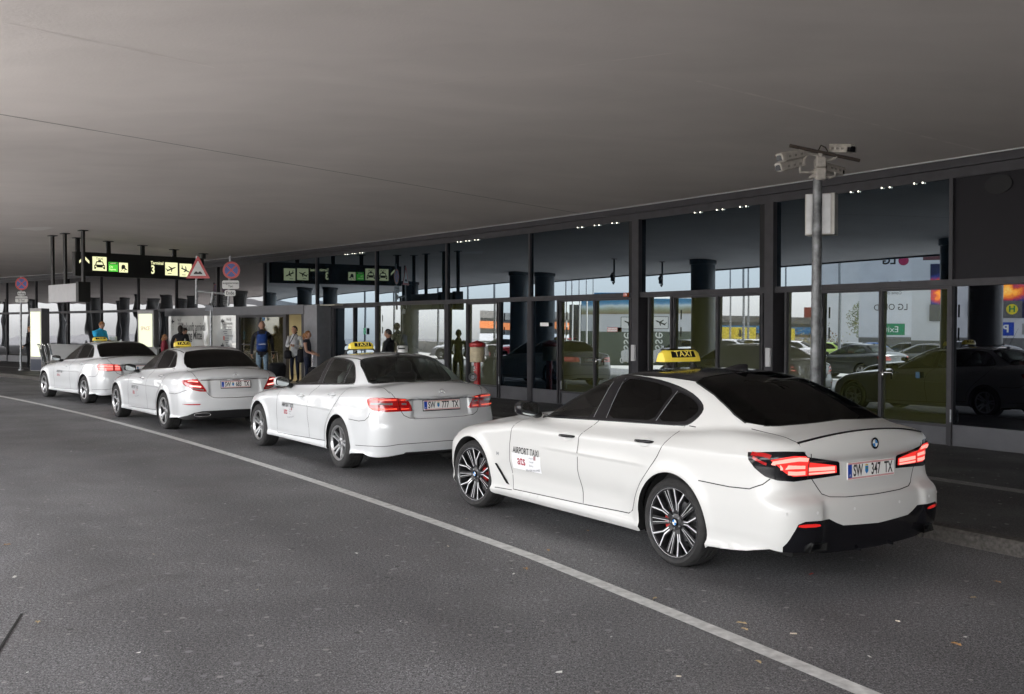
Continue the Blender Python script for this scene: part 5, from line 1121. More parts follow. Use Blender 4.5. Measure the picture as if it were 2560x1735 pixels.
# camera mast
D_ = 11.9; base = seen(2038, D_, .12); zt = 3.62
mast = empty('camera_mast', base, 0, 'galvanised pole with four surveillance cameras in front of the glass doors', 'camera mast')
b = MB(); b.tube((0, 0, 0), (.018, 0, zt - .12), .064, .054, 24); b.tube((0, 0, 0), (0, 0, .02), .12, n=20); b.build('pole', mat('weathered_zinc', (.17, .175, .18), .5, metal=.4, noise=.5, nscale=11), mast, smooth=50)
M_cam = mat('camera_cream', (.42, .39, .35), .45, noise=.25, nscale=14); M_rust = mat('rusty_tube', (.055, .04, .032), .7, noise=.4, nscale=20)
pxm = D_ / FPX
def mz(py): return zat(py, D_) - .12
def mx_(px): return (px - 2038) * pxm
b = MB(); b.box((mx_(2046), 0, mz(437)), (.13, .14, .15), bev=.015); b.box((mx_(2047), 0, mz(408)), (.12, .13, .13), bev=.015); b.box((mx_(2028), -.02, mz(444)), (.06, .08, .03)); b.box((mx_(2046), 0, mz(393)), (.05, .06, .08)); b.build('bracket', M_cam, mast, smooth=40)
b = MB(); b.tube((mx_(1969), -.05, mz(368)), (mx_(2148), .03, mz(402)), .021, n=12); b.path([(mx_(2042), -.02, mz(378)), (mx_(2048), -.02, mz(366)), (mx_(2060), 0, mz(370)), (mx_(2068), .02, mz(380))], .008, 8); b.build('cross_tube', M_rust, mast, smooth=50)
def camera_housing(c, dirv, L, label=None):
    d = Vector(dirv).normalized(); M = frame(c, Vector((0, 0, 1)).cross(d) * -1, (0, 0, 1)); # local z = outward normal
    r = Vector((0, 0, 1)).cross(d).normalized(); u = d.cross(r); 
    Mx = Matrix((r, u, d)).transposed().to_4x4(); Mx.translation = Vector(c)
    b = MB(); w, h = .055, .048; prof = [(-w, -h * .8), (-w * .75, -h), (w * .75, -h), (w, -h * .8), (w * .95, h * .55), (w * .6, h), (-w * .6, h), (-w * .95, h * .55)]
    b.prism(prof, -L / 2, L / 2, Mx); b.prism([(x * 1.12, y * 1.1 + .004) for x, y in prof[3:]], -L / 2 - .01, L / 2 + .045, Mx)
    o = b.build('camera_housing', M_cam, mast, smooth=40)
    g = MB(); g.prism([(x * .75, y * .7) for x, y in prof], L / 2 + .001, L / 2 + .048, Mx); g.build('camera_window', M_gloss, o)
    g = MB()
    for k in (-.28, 0, .28):
        for q in (-.01, .01): g.prism([(-w * 1.13, -.012), (-w * 1.13 - .002, .012), (-w * 1.13 + .002, .012)], k * L + q, k * L + q + .006, Mx); g.box(Mx @ Vector((w * 1.08, -.004, k * L + q)), (.006, .006, .026))
    g.build('latch', M_black, o)
    return o
camera_housing((mx_(1975), -.05, mz(392)), (-.80, -.45, -.22), .34); camera_housing((mx_(1974), -.02, mz(415)), (-.80, -.45, -.22), .34)
camera_housing((mx_(2098), -.02, mz(375)), (.45, -.85, -.16), .28); camera_housing((mx_(2085), .12, mz(422)), (.75, .45, -.10), .26)
b = MB()
for pts in ([(2040, 392), (2018, 386), (2008, 400), (2004, 418)], [(2040, 430), (2018, 432), (1998, 432), (1997, 416)], [(2050, 402), (2070, 402), (2088, 396), (2088, 388)], [(2050, 436), (2070, 446), (2084, 442), (2085, 432)]):
    b.path([(mx_(x), 0, mz(y)) for x, y in pts], .016, 8)
b.build('camera_arm', M_cam, mast, smooth=60)
b = MB(); b.box((mx_(2066), .22, mz(533)), (.35, .20, .50), rz=-.5, bev=.004); b.build('junction_box', mat('box_sheet', (.36, .345, .32), .4, metal=.2, noise=.15, nscale=6), mast)
b = MB(); b.box((mx_(2049), .08, mz(534)), (.28, .012, .47), rz=-.18); b.build('box_backplate', mat('zinc_sheet', (.5, .5, .5), .4, metal=.5, noise=.1), mast)
b = MB(); b.box((mx_(2075), .10, mz(571)), (.04, .03, .05)); b.build('cable_gland', M_black, mast)
# red hydrant post 52
D_ = 22.6; hy = empty('standpipe', seen(1193, D_, .12), 0, 'red standpipe post numbered 52 with cream drum top', 'hydrant')
H_ = lambda py: zat(py, D_) - .12
b = MB(); b.tube((0, 0, 0), (0, 0, H_(905)), .075, n=24); b.build('post', mat('hydrant_red', (.42, .01, .012), .35, coat=.4, noise=.15, nscale=6), hy, smooth=50)
b = MB(); b.lathe([(.165, H_(905)), (.168, H_(904)), (.168, H_(892) - .004), (.163, H_(892)), (.168, H_(892) + .004), (.168, H_(878) - .004), (.163, H_(878)), (.168, H_(878) + .004), (.165, H_(868))], n=32); b.build('drum', mat('aged_cream', (.50, .42, .28), .55, noise=.2, nscale=7), hy, smooth=50)
b = MB(); b.lathe([(.187, H_(867)), (.190, H_(866)), (.190, H_(859)), (.18, H_(858)), (.05, H_(853)), (.02, H_(852)), (.015, H_(851))], n=32); b.build('cap', MATS['hydrant_red'], hy, smooth=40)
b = MB(); b.lathe([(.09, -.02), (.095, .0), (.09, .02), (.07, .02), (.065, .0), (.07, -.02)], c=(-.10, -.10, H_(942)), axis='Y', n=28, close=False); b.lathe([(.05, -.01), (.05, .02), (.001, .02)], c=(-.10, -.12, H_(942)), axis='Y', n=16, close=False); b.tube((-.04, 0, H_(942)), (-.10, -.09, H_(942)), .03)
for k in range(3): a_ = k * 2.09; b.tube((-.10, -.10, H_(942)), (-.10 + .08 * math.cos(a_), -.10, H_(942) + .08 * math.sin(a_)), .008)
b.build('valve_wheel', M_steel, hy, smooth=40); text('post_number', '52', .13, frame((-.025, -.072, H_(922)), (1, .2, 0), (0, 0, 1)), M_white, hy, bold=.02)
# small litter bin with white head behind the second car
D_ = 24.5; o = empty('ashtray_post', seen(1006, D_, .12), 0, 'short white cylinder ashtray post beside the glass doors', 'ashtray')
b = MB(); b.tube((0, 0, 0), (0, 0, zat(881, D_) - .12), .05); b.build('post', M_steel, o, smooth=50); b = MB(); b.lathe([(.13, zat(881, D_) - .12), (.13, zat(866, D_) - .12), (.11, zat(864, D_) - .12)], n=24); b.build('head', M_white, o, smooth=50)
b = MB(); b.box((0, -.12, zat(871, D_) - .12), (.16, .04, .04)); b.build('slot', M_black, o)
# ---- hanging illuminated sign
SA, SB = Vector((-13.45, 30.6, 0)), Vector((-10.5, 33.8, 0)); sd = (SB - SA).normalized(); sn = Vector((sd.y, -sd.x, 0))
def on_sign(px): 
    k = (px - 1280) / FPX; t = (k * SA.y - SA.x) / (sd.x - k * sd.y); return SA + sd * t
sz = lambda py, p: zat(py, p.y)
sg = empty('direction_sign', (SA + SB) / 2 + Vector((0, 0, 3.38)), 0, 'long black backlit sign reading TAXI and Terminal 3 under the canopy', 'sign'); G0 = sg.location.copy()
M_sblk = mat('sign_black', (.006, .006, .005), .5); M_cream = mat('backlit_cream', (.85, .85, .55), .5, emit=(1.0, 1.0, .55), estr=.95); M_green = mat('backlit_green', (.05, .5, .05), .5, emit=(.10, .62, .06), estr=1.0); M_dim = mat('backlit_green_dark', (.01, .1, .02), .5, emit=(.01, .12, .01), estr=1)
ce = (SA + SB) / 2; L_ = (SB - SA).length; rz = math.atan2(sd.y, sd.x)
b = MB(); b.box(ce + Vector((0, 0, 3.75)), (L_, .22, .74), rz=rz); local(b, G0).build('sign_case', M_sblk, sg)
for px in (196, 272.6, 358, 437, 510): p = on_sign(px); b = MB(); c_ = cz_at(p); b.box(p + Vector((0, 0, (4.11 + c_) / 2)), (.12, .09, c_ - 4.11), rz=rz); b.box(p + Vector((0, 0, c_ - .016)), (.26, .2, .02), rz=rz); local(b, G0).build('hanger', M_sblk, sg)
def sface(px0, px1, py0, py1, back=False):
    a_, c_ = on_sign(px0), on_sign(px1); m = on_sign((px0 + px1) / 2); w = (c_ - a_).length; zc = sz((py0 + py1) / 2, m); h = (py1 - py0) * m.y / FPX
    if back: return frame(m - sn * .111 + Vector((0, 0, zc)) - G0, -sd, (0, 0, 1)), w, h
    return frame(m + sn * .111 + Vector((0, 0, zc)) - G0, sd, (0, 0, 1)), w, h
def car_icon(b, M, s):
    b.prism([(x * s, y * s) for x, y in ((-.42, -.28), (-.42, .0), (-.34, .06), (-.26, .30), (-.10, .34), (-.10, .42), (.10, .42), (.10, .34), (.26, .30), (.34, .06), (.42, .0), (.42, -.28), (.28, -.28), (.28, -.16), (-.28, -.16), (-.28, -.28))], .003, .004, M); b.mi = 1; b.prism([(x * s, y * s) for x, y in ((-.26, .06), (-.20, .24), (.20, .24), (.26, .06))], .0042, .005, M)
    for q in (-1, 1): b.prism([((q * .30 + x) * s, (y - .08) * s) for x, y in ((-.06, -.04), (.06, -.04), (.06, .04), (-.06, .04))], .0042, .005, M)
    b.mi = 0
def plane_icon(b, M, s, up=1):
    R = M @ Matrix.Rotation(.42 * up, 4, 'Z'); b.prism([(x * s, y * s) for x, y in ((-.46, -.03), (-.40, .07), (-.34, .05), (-.02, .06), (.30, .05), (.46, .0), (.30, -.05), (.02, -.05), (-.40, -.06))], .003, .004, R)
    b.prism([(x * s, y * s) for x, y in ((-.02, .0), (.12, .0), (-.10, .30), (-.18, .30))], .0042, .0048, R); b.prism([(x * s, y * s) for x, y in ((-.02, .0), (.12, .0), (-.06, -.22), (-.14, -.22))], .0042, .0048, R); b.prism([(x * s, y * s) for x, y in ((-.36, .0), (-.28, .0), (-.44, .22), (-.50, .22))], .0042, .0048, R)
def train_icon(b, M, s):
    b.prism([(x * s, y * s) for x, y in ((-.22, -.2), (-.24, .05), (-.18, .25), (-.1, .3), (.12, .28), (.2, .15), (.2, -.02), (.45, -.22), (.2, -.25), (.1, -.12))], .003, .004, M); b.prism([(-.4 * s, -.42 * s), (-.34 * s, -.42 * s), (-.1 * s, -.22 * s), (-.16 * s, -.22 * s)], .003, .004, M); b.prism([(.05 * s, -.42 * s), (.11 * s, -.42 * s), (.1 * s, -.22 * s), (.05 * s, -.22 * s)], .003, .004, M)
def panel(b, M, w, h, z0=0, z1=.003): b.prism([(-w / 2, -h / 2), (w / 2, -h / 2), (w / 2, h / 2), (-w / 2, h / 2)], z0, z1, M)
for back in (False, True):
    M1, w, h = sface(229, 264, 642.6, 677.4, back); b = MB(); panel(b, M1, w, h); o = b.build('backlit_panel', M_cream, sg); i_ = MB(); car_icon(i_, M1 @ Matrix.Translation((0, -.12 * h, 0)) @ Matrix.Diagonal((w / h, 1, 1, 1)), h * .92); i_.build('taxi_pictogram', [M_text, M_cream], o); text('panel_word', 'TAXI', h * .24, M1 @ Matrix.Translation((0, h * .34, .002)), M_text, o, sx=w / h * .95, bold=.01)
    M1, w, h = sface(269, 292, 656, 679.5, back); b = MB(); panel(b, M1, w, h); o = b.build('green_panel', M_green, sg); b = MB(); panel(b, M1 @ Matrix.Translation((0, h * .36, 0)), w * .9, h * .2, .003, .004); b.build('green_header', M_dim, o); text('panel_word', 'City\nExpress', h * .27, M1 @ Matrix.Translation((-w * .42, -h * .14, .003)), M_cream, o, sx=w / h * .85, align='LEFT', bold=.015)
    text('panel_word', 'AIRPORT', h * .16, M1 @ Matrix.Translation((0, h * .36, .004)), M_cream, o, sx=w / h)
    M1, w, h = sface(295, 317, 657.6, 681.7, back); b = MB(); panel(b, M1, w, h); o = b.build('backlit_panel', M_cream, sg); i_ = MB(); train_icon(i_, M1 @ Matrix.Diagonal((w / h, 1, 1, 1)), h * .98); i_.build('train_pictogram', M_text, o)
    M1, w, h = sface(373, 407, 653, 664, back); text('sign_word', 'Terminal', h * 1.02, M1, M_cream, sg, sx=w / (h * 3.9) * .98, bold=.02)
    M1, w, h = sface(371, 388, 664, 687, back); text('sign_number', '3', h * 1.25, M1, M_cream, sg, sx=w / h * .95, bold=.03)
    for k, (a_, c_, e, g_, u_) in enumerate(((410, 441, 657, 689, 1), (446, 476, 660, 692.5, -1))):
        M1, w, h = sface(a_, c_, e, g_, back); b = MB(); panel(b, M1, w, h); o = b.build('backlit_panel', M_cream, sg); i_ = MB(); plane_icon(i_, M1 @ Matrix.Diagonal((w / h, 1, 1, 1)), h * .9, u_); i_.prism([(-w * .3, -h * .38), (0, -h * .38), (0, -h * .34), (-w * .3, -h * .34)], .003, .004, M1); i_.build('plane_pictogram', M_text, o)
    M1, w, h = sface(196, 221, 640, 665, back); b = MB(); b.prism([(x * w, y * h) for x, y in ((0, .5), (.5, .0), (.5, -.28), (0, .2), (-.5, -.28), (-.5, 0))], 0, .003, M1); b.build('direction_arrow', M_cream, sg)
# second hanging box, blank
P0, P1 = cpt(133, 589), cpt(209, 576); P0.z = P1.z = 0; hb = empty('blank_sign_box', (P0 + P1) / 2 + Vector((0, 0, 2.54)), 0, 'blank pale grey box sign hung on three long black straps', 'sign'); G1 = hb.location.copy(); d2 = (P1 - P0).normalized(); r2 = math.atan2(d2.y, d2.x)
b = MB(); b.box((P0 + P1) / 2 + Vector((0, 0, 2.80)), ((P1 - P0).length - .14, .30, .52), rz=r2); local(b, G1).build('box_case', mat('pale_face', (.42, .42, .43), .4, noise=.05), hb)
b = MB(); b.box(P1 + Vector((0, 0, 2.81)), (.20, .34, .57), rz=r2); local(b, G1).build('end_cap', M_sblk, hb)
for q in (P0, (P0 * .58 + P1 * .42), P1): q = q + d2 * .02; b = MB(); c_ = cz_at(q); b.box(q + Vector((0, 0, (3.07 + c_) / 2)), (.16, .06, c_ - 3.07), rz=r2); b.box(q + Vector((0, 0, c_ - .016)), (.28, .2, .02), rz=r2); local(b, G1).build('strap', M_sblk, hb)
# ---- road signs
M_sred = mat('sign_red', (.40, .008, .012), .35, noise=.05); M_sblue = mat('sign_blue', (.012, .03, .22), .35); M_swhite = mat('sign_white', (.62, .62, .61), .4, noise=.05); M_sback = mat('sign_back_grey', (.35, .35, .36), .5, metal=.4)
def disc(b, M, r, z0, z1, n=36, cx=0, cy=0): b.prism([(cx + r * math.cos(2 * PI * i / n), cy + r * math.sin(2 * PI * i / n)) for i in range(n)], z0, z1, M)
def nostop(parent, M, r):
    b = MB(); disc(b, M, r, -.004, 0); o = b.build('round_sign', M_sred, parent)
    b = MB(); disc(b, M, r * .76, 0, .002); b.build('sign_field', M_sblue, o)
    b = MB()
    for a_ in (PI / 4, -PI / 4): b.prism([(-r * .78, -r * .075), (r * .78, -r * .075), (r * .78, r * .075), (-r * .78, r * .075)], .002 + (.0006 if a_ > 0 else 0), .003 + (.0006 if a_ > 0 else 0), M @ Matrix.Rotation(a_, 4, 'Z'))
    b.build('sign_cross', M_sred, o); return o
def plate_sign(parent, M, w, h, lines, size):
    b = MB(); c = .03; b.prism([(-w / 2 + c, -h / 2), (w / 2 - c, -h / 2), (w / 2, -h / 2 + c), (w / 2, h / 2 - c), (w / 2 - c, h / 2), (-w / 2 + c, h / 2), (-w / 2, h / 2 - c), (-w / 2, -h / 2 + c)], -.003, 0, M); o = b.build('extra_plate', M_swhite, parent)
    text('plate_words', lines, size, M @ Matrix.Translation((0, 0, -.001)), M_text, o, sx=.85, bold=.012); return o
D_ = 29.0; fp = seen(529, D_, .12); fr = empty('sign_frame', fp, 0, 'grey tubular frame carrying a bump warning triangle and no stopping sign', 'road sign')
X = lambda px: (px - 529) * D_ / FPX; Zz = lambda py: zat(py, D_) - .12
b = MB(); b.path([(X(527.5), 0, 0), (X(528), 0, Zz(765)), (X(533), 0, Zz(729))], .038, 12); b.tube((X(494), 0, Zz(728)), (X(575), 0, Zz(736)), .030); b.tube((X(491), 0, Zz(760)), (X(493.5), 0, Zz(640)), .036); b.tube((X(571), 0, Zz(766)), (X(577), 0, Zz(640)), .030); b.build('frame_tube', M_steel, fr, smooth=50)
b = MB(); b.tube((X(527), -.0, Zz(758)), (X(527), 0, Zz(764)), .05); b.build('clamp', M_black, fr)
Mt = frame((X(497.5), -.05, Zz(669)), (1, 0, 0), (0, 0, 1)); s_ = 30 * D_ / FPX; hh = 27.5 * D_ / FPX
def tri(k, dy=0): return [(-s_ * k, -hh * k + dy), (s_ * k, -hh * k + dy), (s_ * .06 * k, hh * k + dy), (-s_ * .06 * k, hh * k + dy)]
b = MB(); b.prism(tri(1), -.004, 0, Mt); o = b.build('warning_triangle', M_sred, fr); b = MB(); b.prism(tri(.66, -hh * .10), 0, .002, Mt); b.build('triangle_field', M_swhite, o)
b = MB(); w_ = s_ * .36; b.prism([(-w_, -hh * .62), (w_, -hh * .62), (w_ * .97, -hh * .52), (w_ * .55, -hh * .36), (w_ * .35, -hh * .36), (0, -hh * .47), (-w_ * .35, -hh * .36), (-w_ * .55, -hh * .36), (-w_ * .97, -hh * .52)], .002, .004, Mt); b.build('bump_symbol', M_text, o)
Mn = frame((X(580.5), -.05, Zz(676)), (1, 0, 0), (0, 0, 1)); nostop(fr, Mn, 21.7 * D_ / FPX)
plate_sign(fr, frame((X(578.5), -.05, Zz(712)), (1, 0, 0), (0, 0, 1)), 42 * D_ / FPX, 21 * D_ / FPX, 'ausgenommen\nTaxi', .095); plate_sign(fr, frame((X(577), -.05, Zz(733)), (1, 0, 0), (0, 0, 1)), 27 * D_ / FPX, 14.5 * D_ / FPX, 'Ende', .14)
b = MB(); b.box((X(524), -.04, Zz(770)), (18 * D_ / FPX, .02, 14 * D_ / FPX), rz=.3); b.build('small_notice', mat('notice_grey', (.30, .32, .36), .4), fr)
D_ = 38.5; fp = seen(51, D_, .12); f2 = empty('no_stopping_sign', fp, 0, 'no stopping sign with two small white plates on a thin post, far left', 'road sign')
X = lambda px: (px - 51) * D_ / FPX
b = MB(); b.tube((0, 0, 0), (X(54), 0, zat(690, D_) - .12), .04, .035, 14); b.tube((0, 0, 0), (0, 0, .05), .1); b.build('post', M_steel, f2, smooth=50)
nostop(f2, frame((X(57), -.05, zat(709.5, D_) - .12), (1, 0, 0), (0, 0, 1)), 16.3 * D_ / FPX)
plate_sign(f2, frame((X(56.5), -.05, zat(734, D_) - .12), (1, 0, 0), (0, 0, 1)), 20 * D_ / FPX, 10 * D_ / FPX, 'Anfang', .12); plate_sign(f2, frame((X(56), -.05, zat(748.5, D_) - .12), (1, 0, 0), (0, 0, 1)), 31 * D_ / FPX, 15 * D_ / FPX, 'ausgenommen\n23 Taxi', .10)
# ---- lit poster pillars
M_lit = mat('backlit_poster', (.75, .78, .55), .4, emit=(.88, .93, .62), estr=.85); M_pill = mat('pillar_metal', (.30, .29, .29), .4, metal=.4, noise=.08)
def pillar(px0, px1, px2, D, ytop, label, words):
    a_, c_ = seen(px0, D), seen(px1, D - .35); w = (c_ - a_).length; d = (c_ - a_).normalized(); n = Vector((d.y, -d.x, 0)); zt_ = zat(ytop, D)
    o = empty('poster_pillar', a_ + Vector((0, 0, .12)), 0, label, 'poster pillar', 'backlit poster pillars on the sidewalk'); O = o.location.copy(); dep = .42 if px2 - px1 > 15 else .28
    c0 = (a_ + c_) / 2 - n * dep / 2; e_ = Vector((-n.x, -n.y, 0))
    # side wall goes away to the right in the picture
    b = MB(); q = [a_, c_, seen(px2, D - .35 + .75), a_ + (seen(px2, D + .4) - c_)]; b.add([(v.x, v.y, .12) for v in q] + [(v.x, v.y, zt_) for v in q], [(3, 2, 1, 0), (4, 5, 6, 7), (0, 1, 5, 4), (1, 2, 6, 5), (2, 3, 7, 6), (3, 0, 4, 7)]); local(b, O).build('pillar_case', M_pill, o)
    Mx = frame((a_ + c_) / 2 + Vector((0, 0, 0)) - Vector((O.x, O.y, 0)), d, (0, 0, 1)); b = MB(); w2 = w * .84; b.prism([(-w2 / 2, .55), (w2 / 2, .55), (w2 / 2, zt_ - .25), (-w2 / 2, zt_ - .25)], .002, .012, Mx); ps = b.build('poster', M_lit, o)
    b = MB(); b.prism([(-w * .46, .02), (w * .46, .02), (w * .46, .45), (-w * .46, .45)], .002, .01, Mx); b.build('base_panel', mat('navy_panel', (.02, .028, .05), .3), o)
    for t_, z_, s_, m_ in words: text('poster_words', t_, s_, Mx @ Matrix.Translation((0, z_, .011)), m_, ps, sx=.8)
    return o
PR = mat('poster_red', (.5, .10, .08), .5); PG = mat('poster_green', (.15, .45, .08), .5); PY = mat('poster_grey', (.35, .36, .28), .5)
pillar(75, 104, 124, 38.2, 771, 'backlit poster pillar with a faint pale poster, at the far left', [])
pillar(344, 384, 397, 37.0, 776, 'backlit poster pillar with SPACE poster beside the entrance glazing', [('SPACE', 1.62, .20, PR)])
# ---- luggage trolleys
def trolley(px, D, label):
    o = empty('luggage_trolley', seen(px, D, .12), rad(200), label, 'luggage trolley', 'luggage trolleys nested in a row'); b = MB()
    for s in (-.27, .27):
        b.path([(-.45, s, .15), (.25, s, .15), (.35, s, .3), (.48, s, .98), (.52, s, 1.03)], .018, 8); b.path([(.30, s, .35), (-.02, s, .42)], .014, 6)
    b.path([(.52, -.27, 1.03), (.52, .27, 1.03)], .022, 8); b.path([(-.45, -.27, .15), (-.52, 0, .15), (-.45, .27, .15)], .018, 8)
    for k in range(6): b.path([(-.4 + k * .13, -.27, .16), (-.4 + k * .13, .27, .16)], .008, 6)
    for k in range(5): z_ = .38 + k * .13; b.path([(.36 + k * .028, -.27, z_), (.36 + k * .028, .27, z_)], .008, 6)
    b.build('frame', M_chrome, o, smooth=50); b = MB(); b.box((.54, 0, 1.03), (.05, .5, .05), bev=.01); b.build('handle', M_black, o)
    b = MB(); b.box((.45, 0, .74), (.02, .44, .22), M=Matrix.Rotation(.2, 3, 'Y')); b.build('advert_panel', mat('trolley_panel', (.25, .25, .26), .5), o)
    for x_, y_ in ((-.42, -.24), (-.42, .24), (.28, -.24), (.28, .24)): b = MB(); b.tube((x_, y_ - .02, .06), (x_, y_ + .02, .06), .06, n=16); b.build('wheel', M_rubber, o, smooth=40)
    return o
for k, (px, D, lb) in enumerate(((134, 37.2, 'chrome luggage trolley next to the left poster pillar'), (146, 37.5, 'second chrome luggage trolley from the left poster pillar'), (158, 37.8, 'chrome luggage trolley nearest the front taxi'))): trolley(px, D, lb)
b = MB(); a_, c_ = ray_r(395, 143.6), ray_r(122, 143.6); d_ = (a_ - c_).normalized(); ba = empty('metal_counter_rail', (a_ + c_) / 2 + Vector((0, 0, .12)), 0, 'waist high grey metal shelf wall behind the luggage trolleys', 'low wall')
seg(b, c_, a_, -.1, .1, 1.02, 1.08); seg(b, c_, a_, -.04, .04, .12, 1.02); local(b, ba.location).build('wall_panel', mat('rail_grey', (.26, .26, .26), .4, metal=.3), ba)
b = MB(); b.box(seen(283, 36.5, 1.28), (.22, .14, .34)); b.box(seen(283, 36.5, 1.36) + Vector((.02, -.075, 0)), (.14, .01, .1)); o = b.build('ticket_box', M_white, label='small white ticket box on the grey shelf wall', cat='box')
# ---- fallen leaves and paper scraps on the asphalt
lm_ = [mat('dry_leaf', (.42, .24, .10), .7), mat('pale_leaf', (.50, .38, .22), .7), mat('paper_scrap', (.75, .75, .72), .6), mat('stub', (.60, .52, .42), .7), mat('red_scrap', (.5, .05, .03), .6)]
LG = [('dry brown leaf lying on the road', 'leaf', 'dry leaves on the road'), ('pale curled leaf lying on the road', 'leaf', 'pale leaves on the road'), ('white paper scrap lying on the asphalt', 'litter', 'paper scraps on the asphalt'), ('tan cigarette stub lying on the asphalt', 'litter', 'cigarette stubs on the asphalt'), ('small red wrapper scrap on the asphalt near the rear taxi', 'litter', 'red scraps')]
pts = [(1315, 1427, 0, 1.3), (12, 1366, 0, 1.0), (30, 1448, 2, 1.0), (1398, 1690, 2, .9), (1856, 1565, 1, 1.1), (1864, 1580, 1, .9), (1988, 1592, 3, 1.2), (2396, 1618, 0, 1.1), (2032, 1440, 4, 1.0), (890, 1388, 2, .8), (720, 1378, 2, .7), (1480, 1405, 2, .7), (1278, 1427, 2, .8), (1284, 1440, 2, .6), (88, 1562, 1, 1.0), (1120, 1370, 3, .8), (2300, 1340, 0, .9), (1640, 1502, 1, .9), (560, 1262, 2, .6), (300, 1200, 2, .6), (1371, 1380, 0, .8), (1470, 1330, 0, .6), (10, 955, 2, 1.6), (96, 953, 2, 1.3), (45, 1008, 2, .9), (90, 1340, 2, .6), (640, 1480, 3, .7), (1000, 1560, 2, .5), (340, 1640, 2, .7), (2440, 1500, 1, .8), (2250, 1560, 3, .9), (2180, 1650, 2, .7), (1700, 1700, 3, .8), (1900, 1663, 1, .8), (480, 1335, 2, .5), (175, 1130, 2, .6), (760, 1225, 2, .5), (1165, 1300, 3, .6), (2500, 1460, 0, .9), (2420, 1600, 2, .6), (380, 1390, 3, .6), (820, 1640, 2, .6), (1530, 1600, 2, .6), (60, 1690, 2, .6), (1210, 1220, 1, .5)]
protos = {}
for px, py, k, s_ in pts:
    D = FPX * CAMH / (py - HOR); c = seen(px, D, .006)
    if k not in protos:
        b = MB()
        if k < 2: out = [(.05, 0), (.03, .018), (.012, .014), (-.004, .03), (-.02, .014), (-.045, .010), (-.03, -.004), (-.024, -.022), (.004, -.012), (.02, -.024), (.032, -.008)]; n = len(out); b.add([(x, y, .012 * abs(math.sin(i * 1.9))) for i, (x, y) in enumerate(out)] + [(0, 0, .004)], [(i, (i + 1) % n, n) for i in range(n)])
        elif k == 2: b.add([(-.022, -.012, 0), (.024, -.010, .004), (.020, .014, .010), (-.018, .012, .002)], [(0, 1, 2, 3)])
        elif k == 3: b.tube((-.018, 0, .003), (.018, .002, .003), .004, n=7)
        else: b.add([(-.03, -.008, 0), (.03, -.010, .003), (.026, .010, .004), (-.028, .012, .001)], [(0, 1, 2, 3)])
        o = b.build('fallen_leaf' if k < 2 else ('paper_scrap' if k in (2, 4) else 'cigarette_stub'), lm_[k]); protos[k] = o
    else: o = protos[k].copy(); link(o)
    o.location = c; o.rotation_euler = (0, 0, rng.uniform(0, 6.28)); o.scale = (s_ * (.7 if k < 2 else .9),) * 3; tag(o, LG[k][0], LG[k][1], LG[k][2] if k != 4 else None)
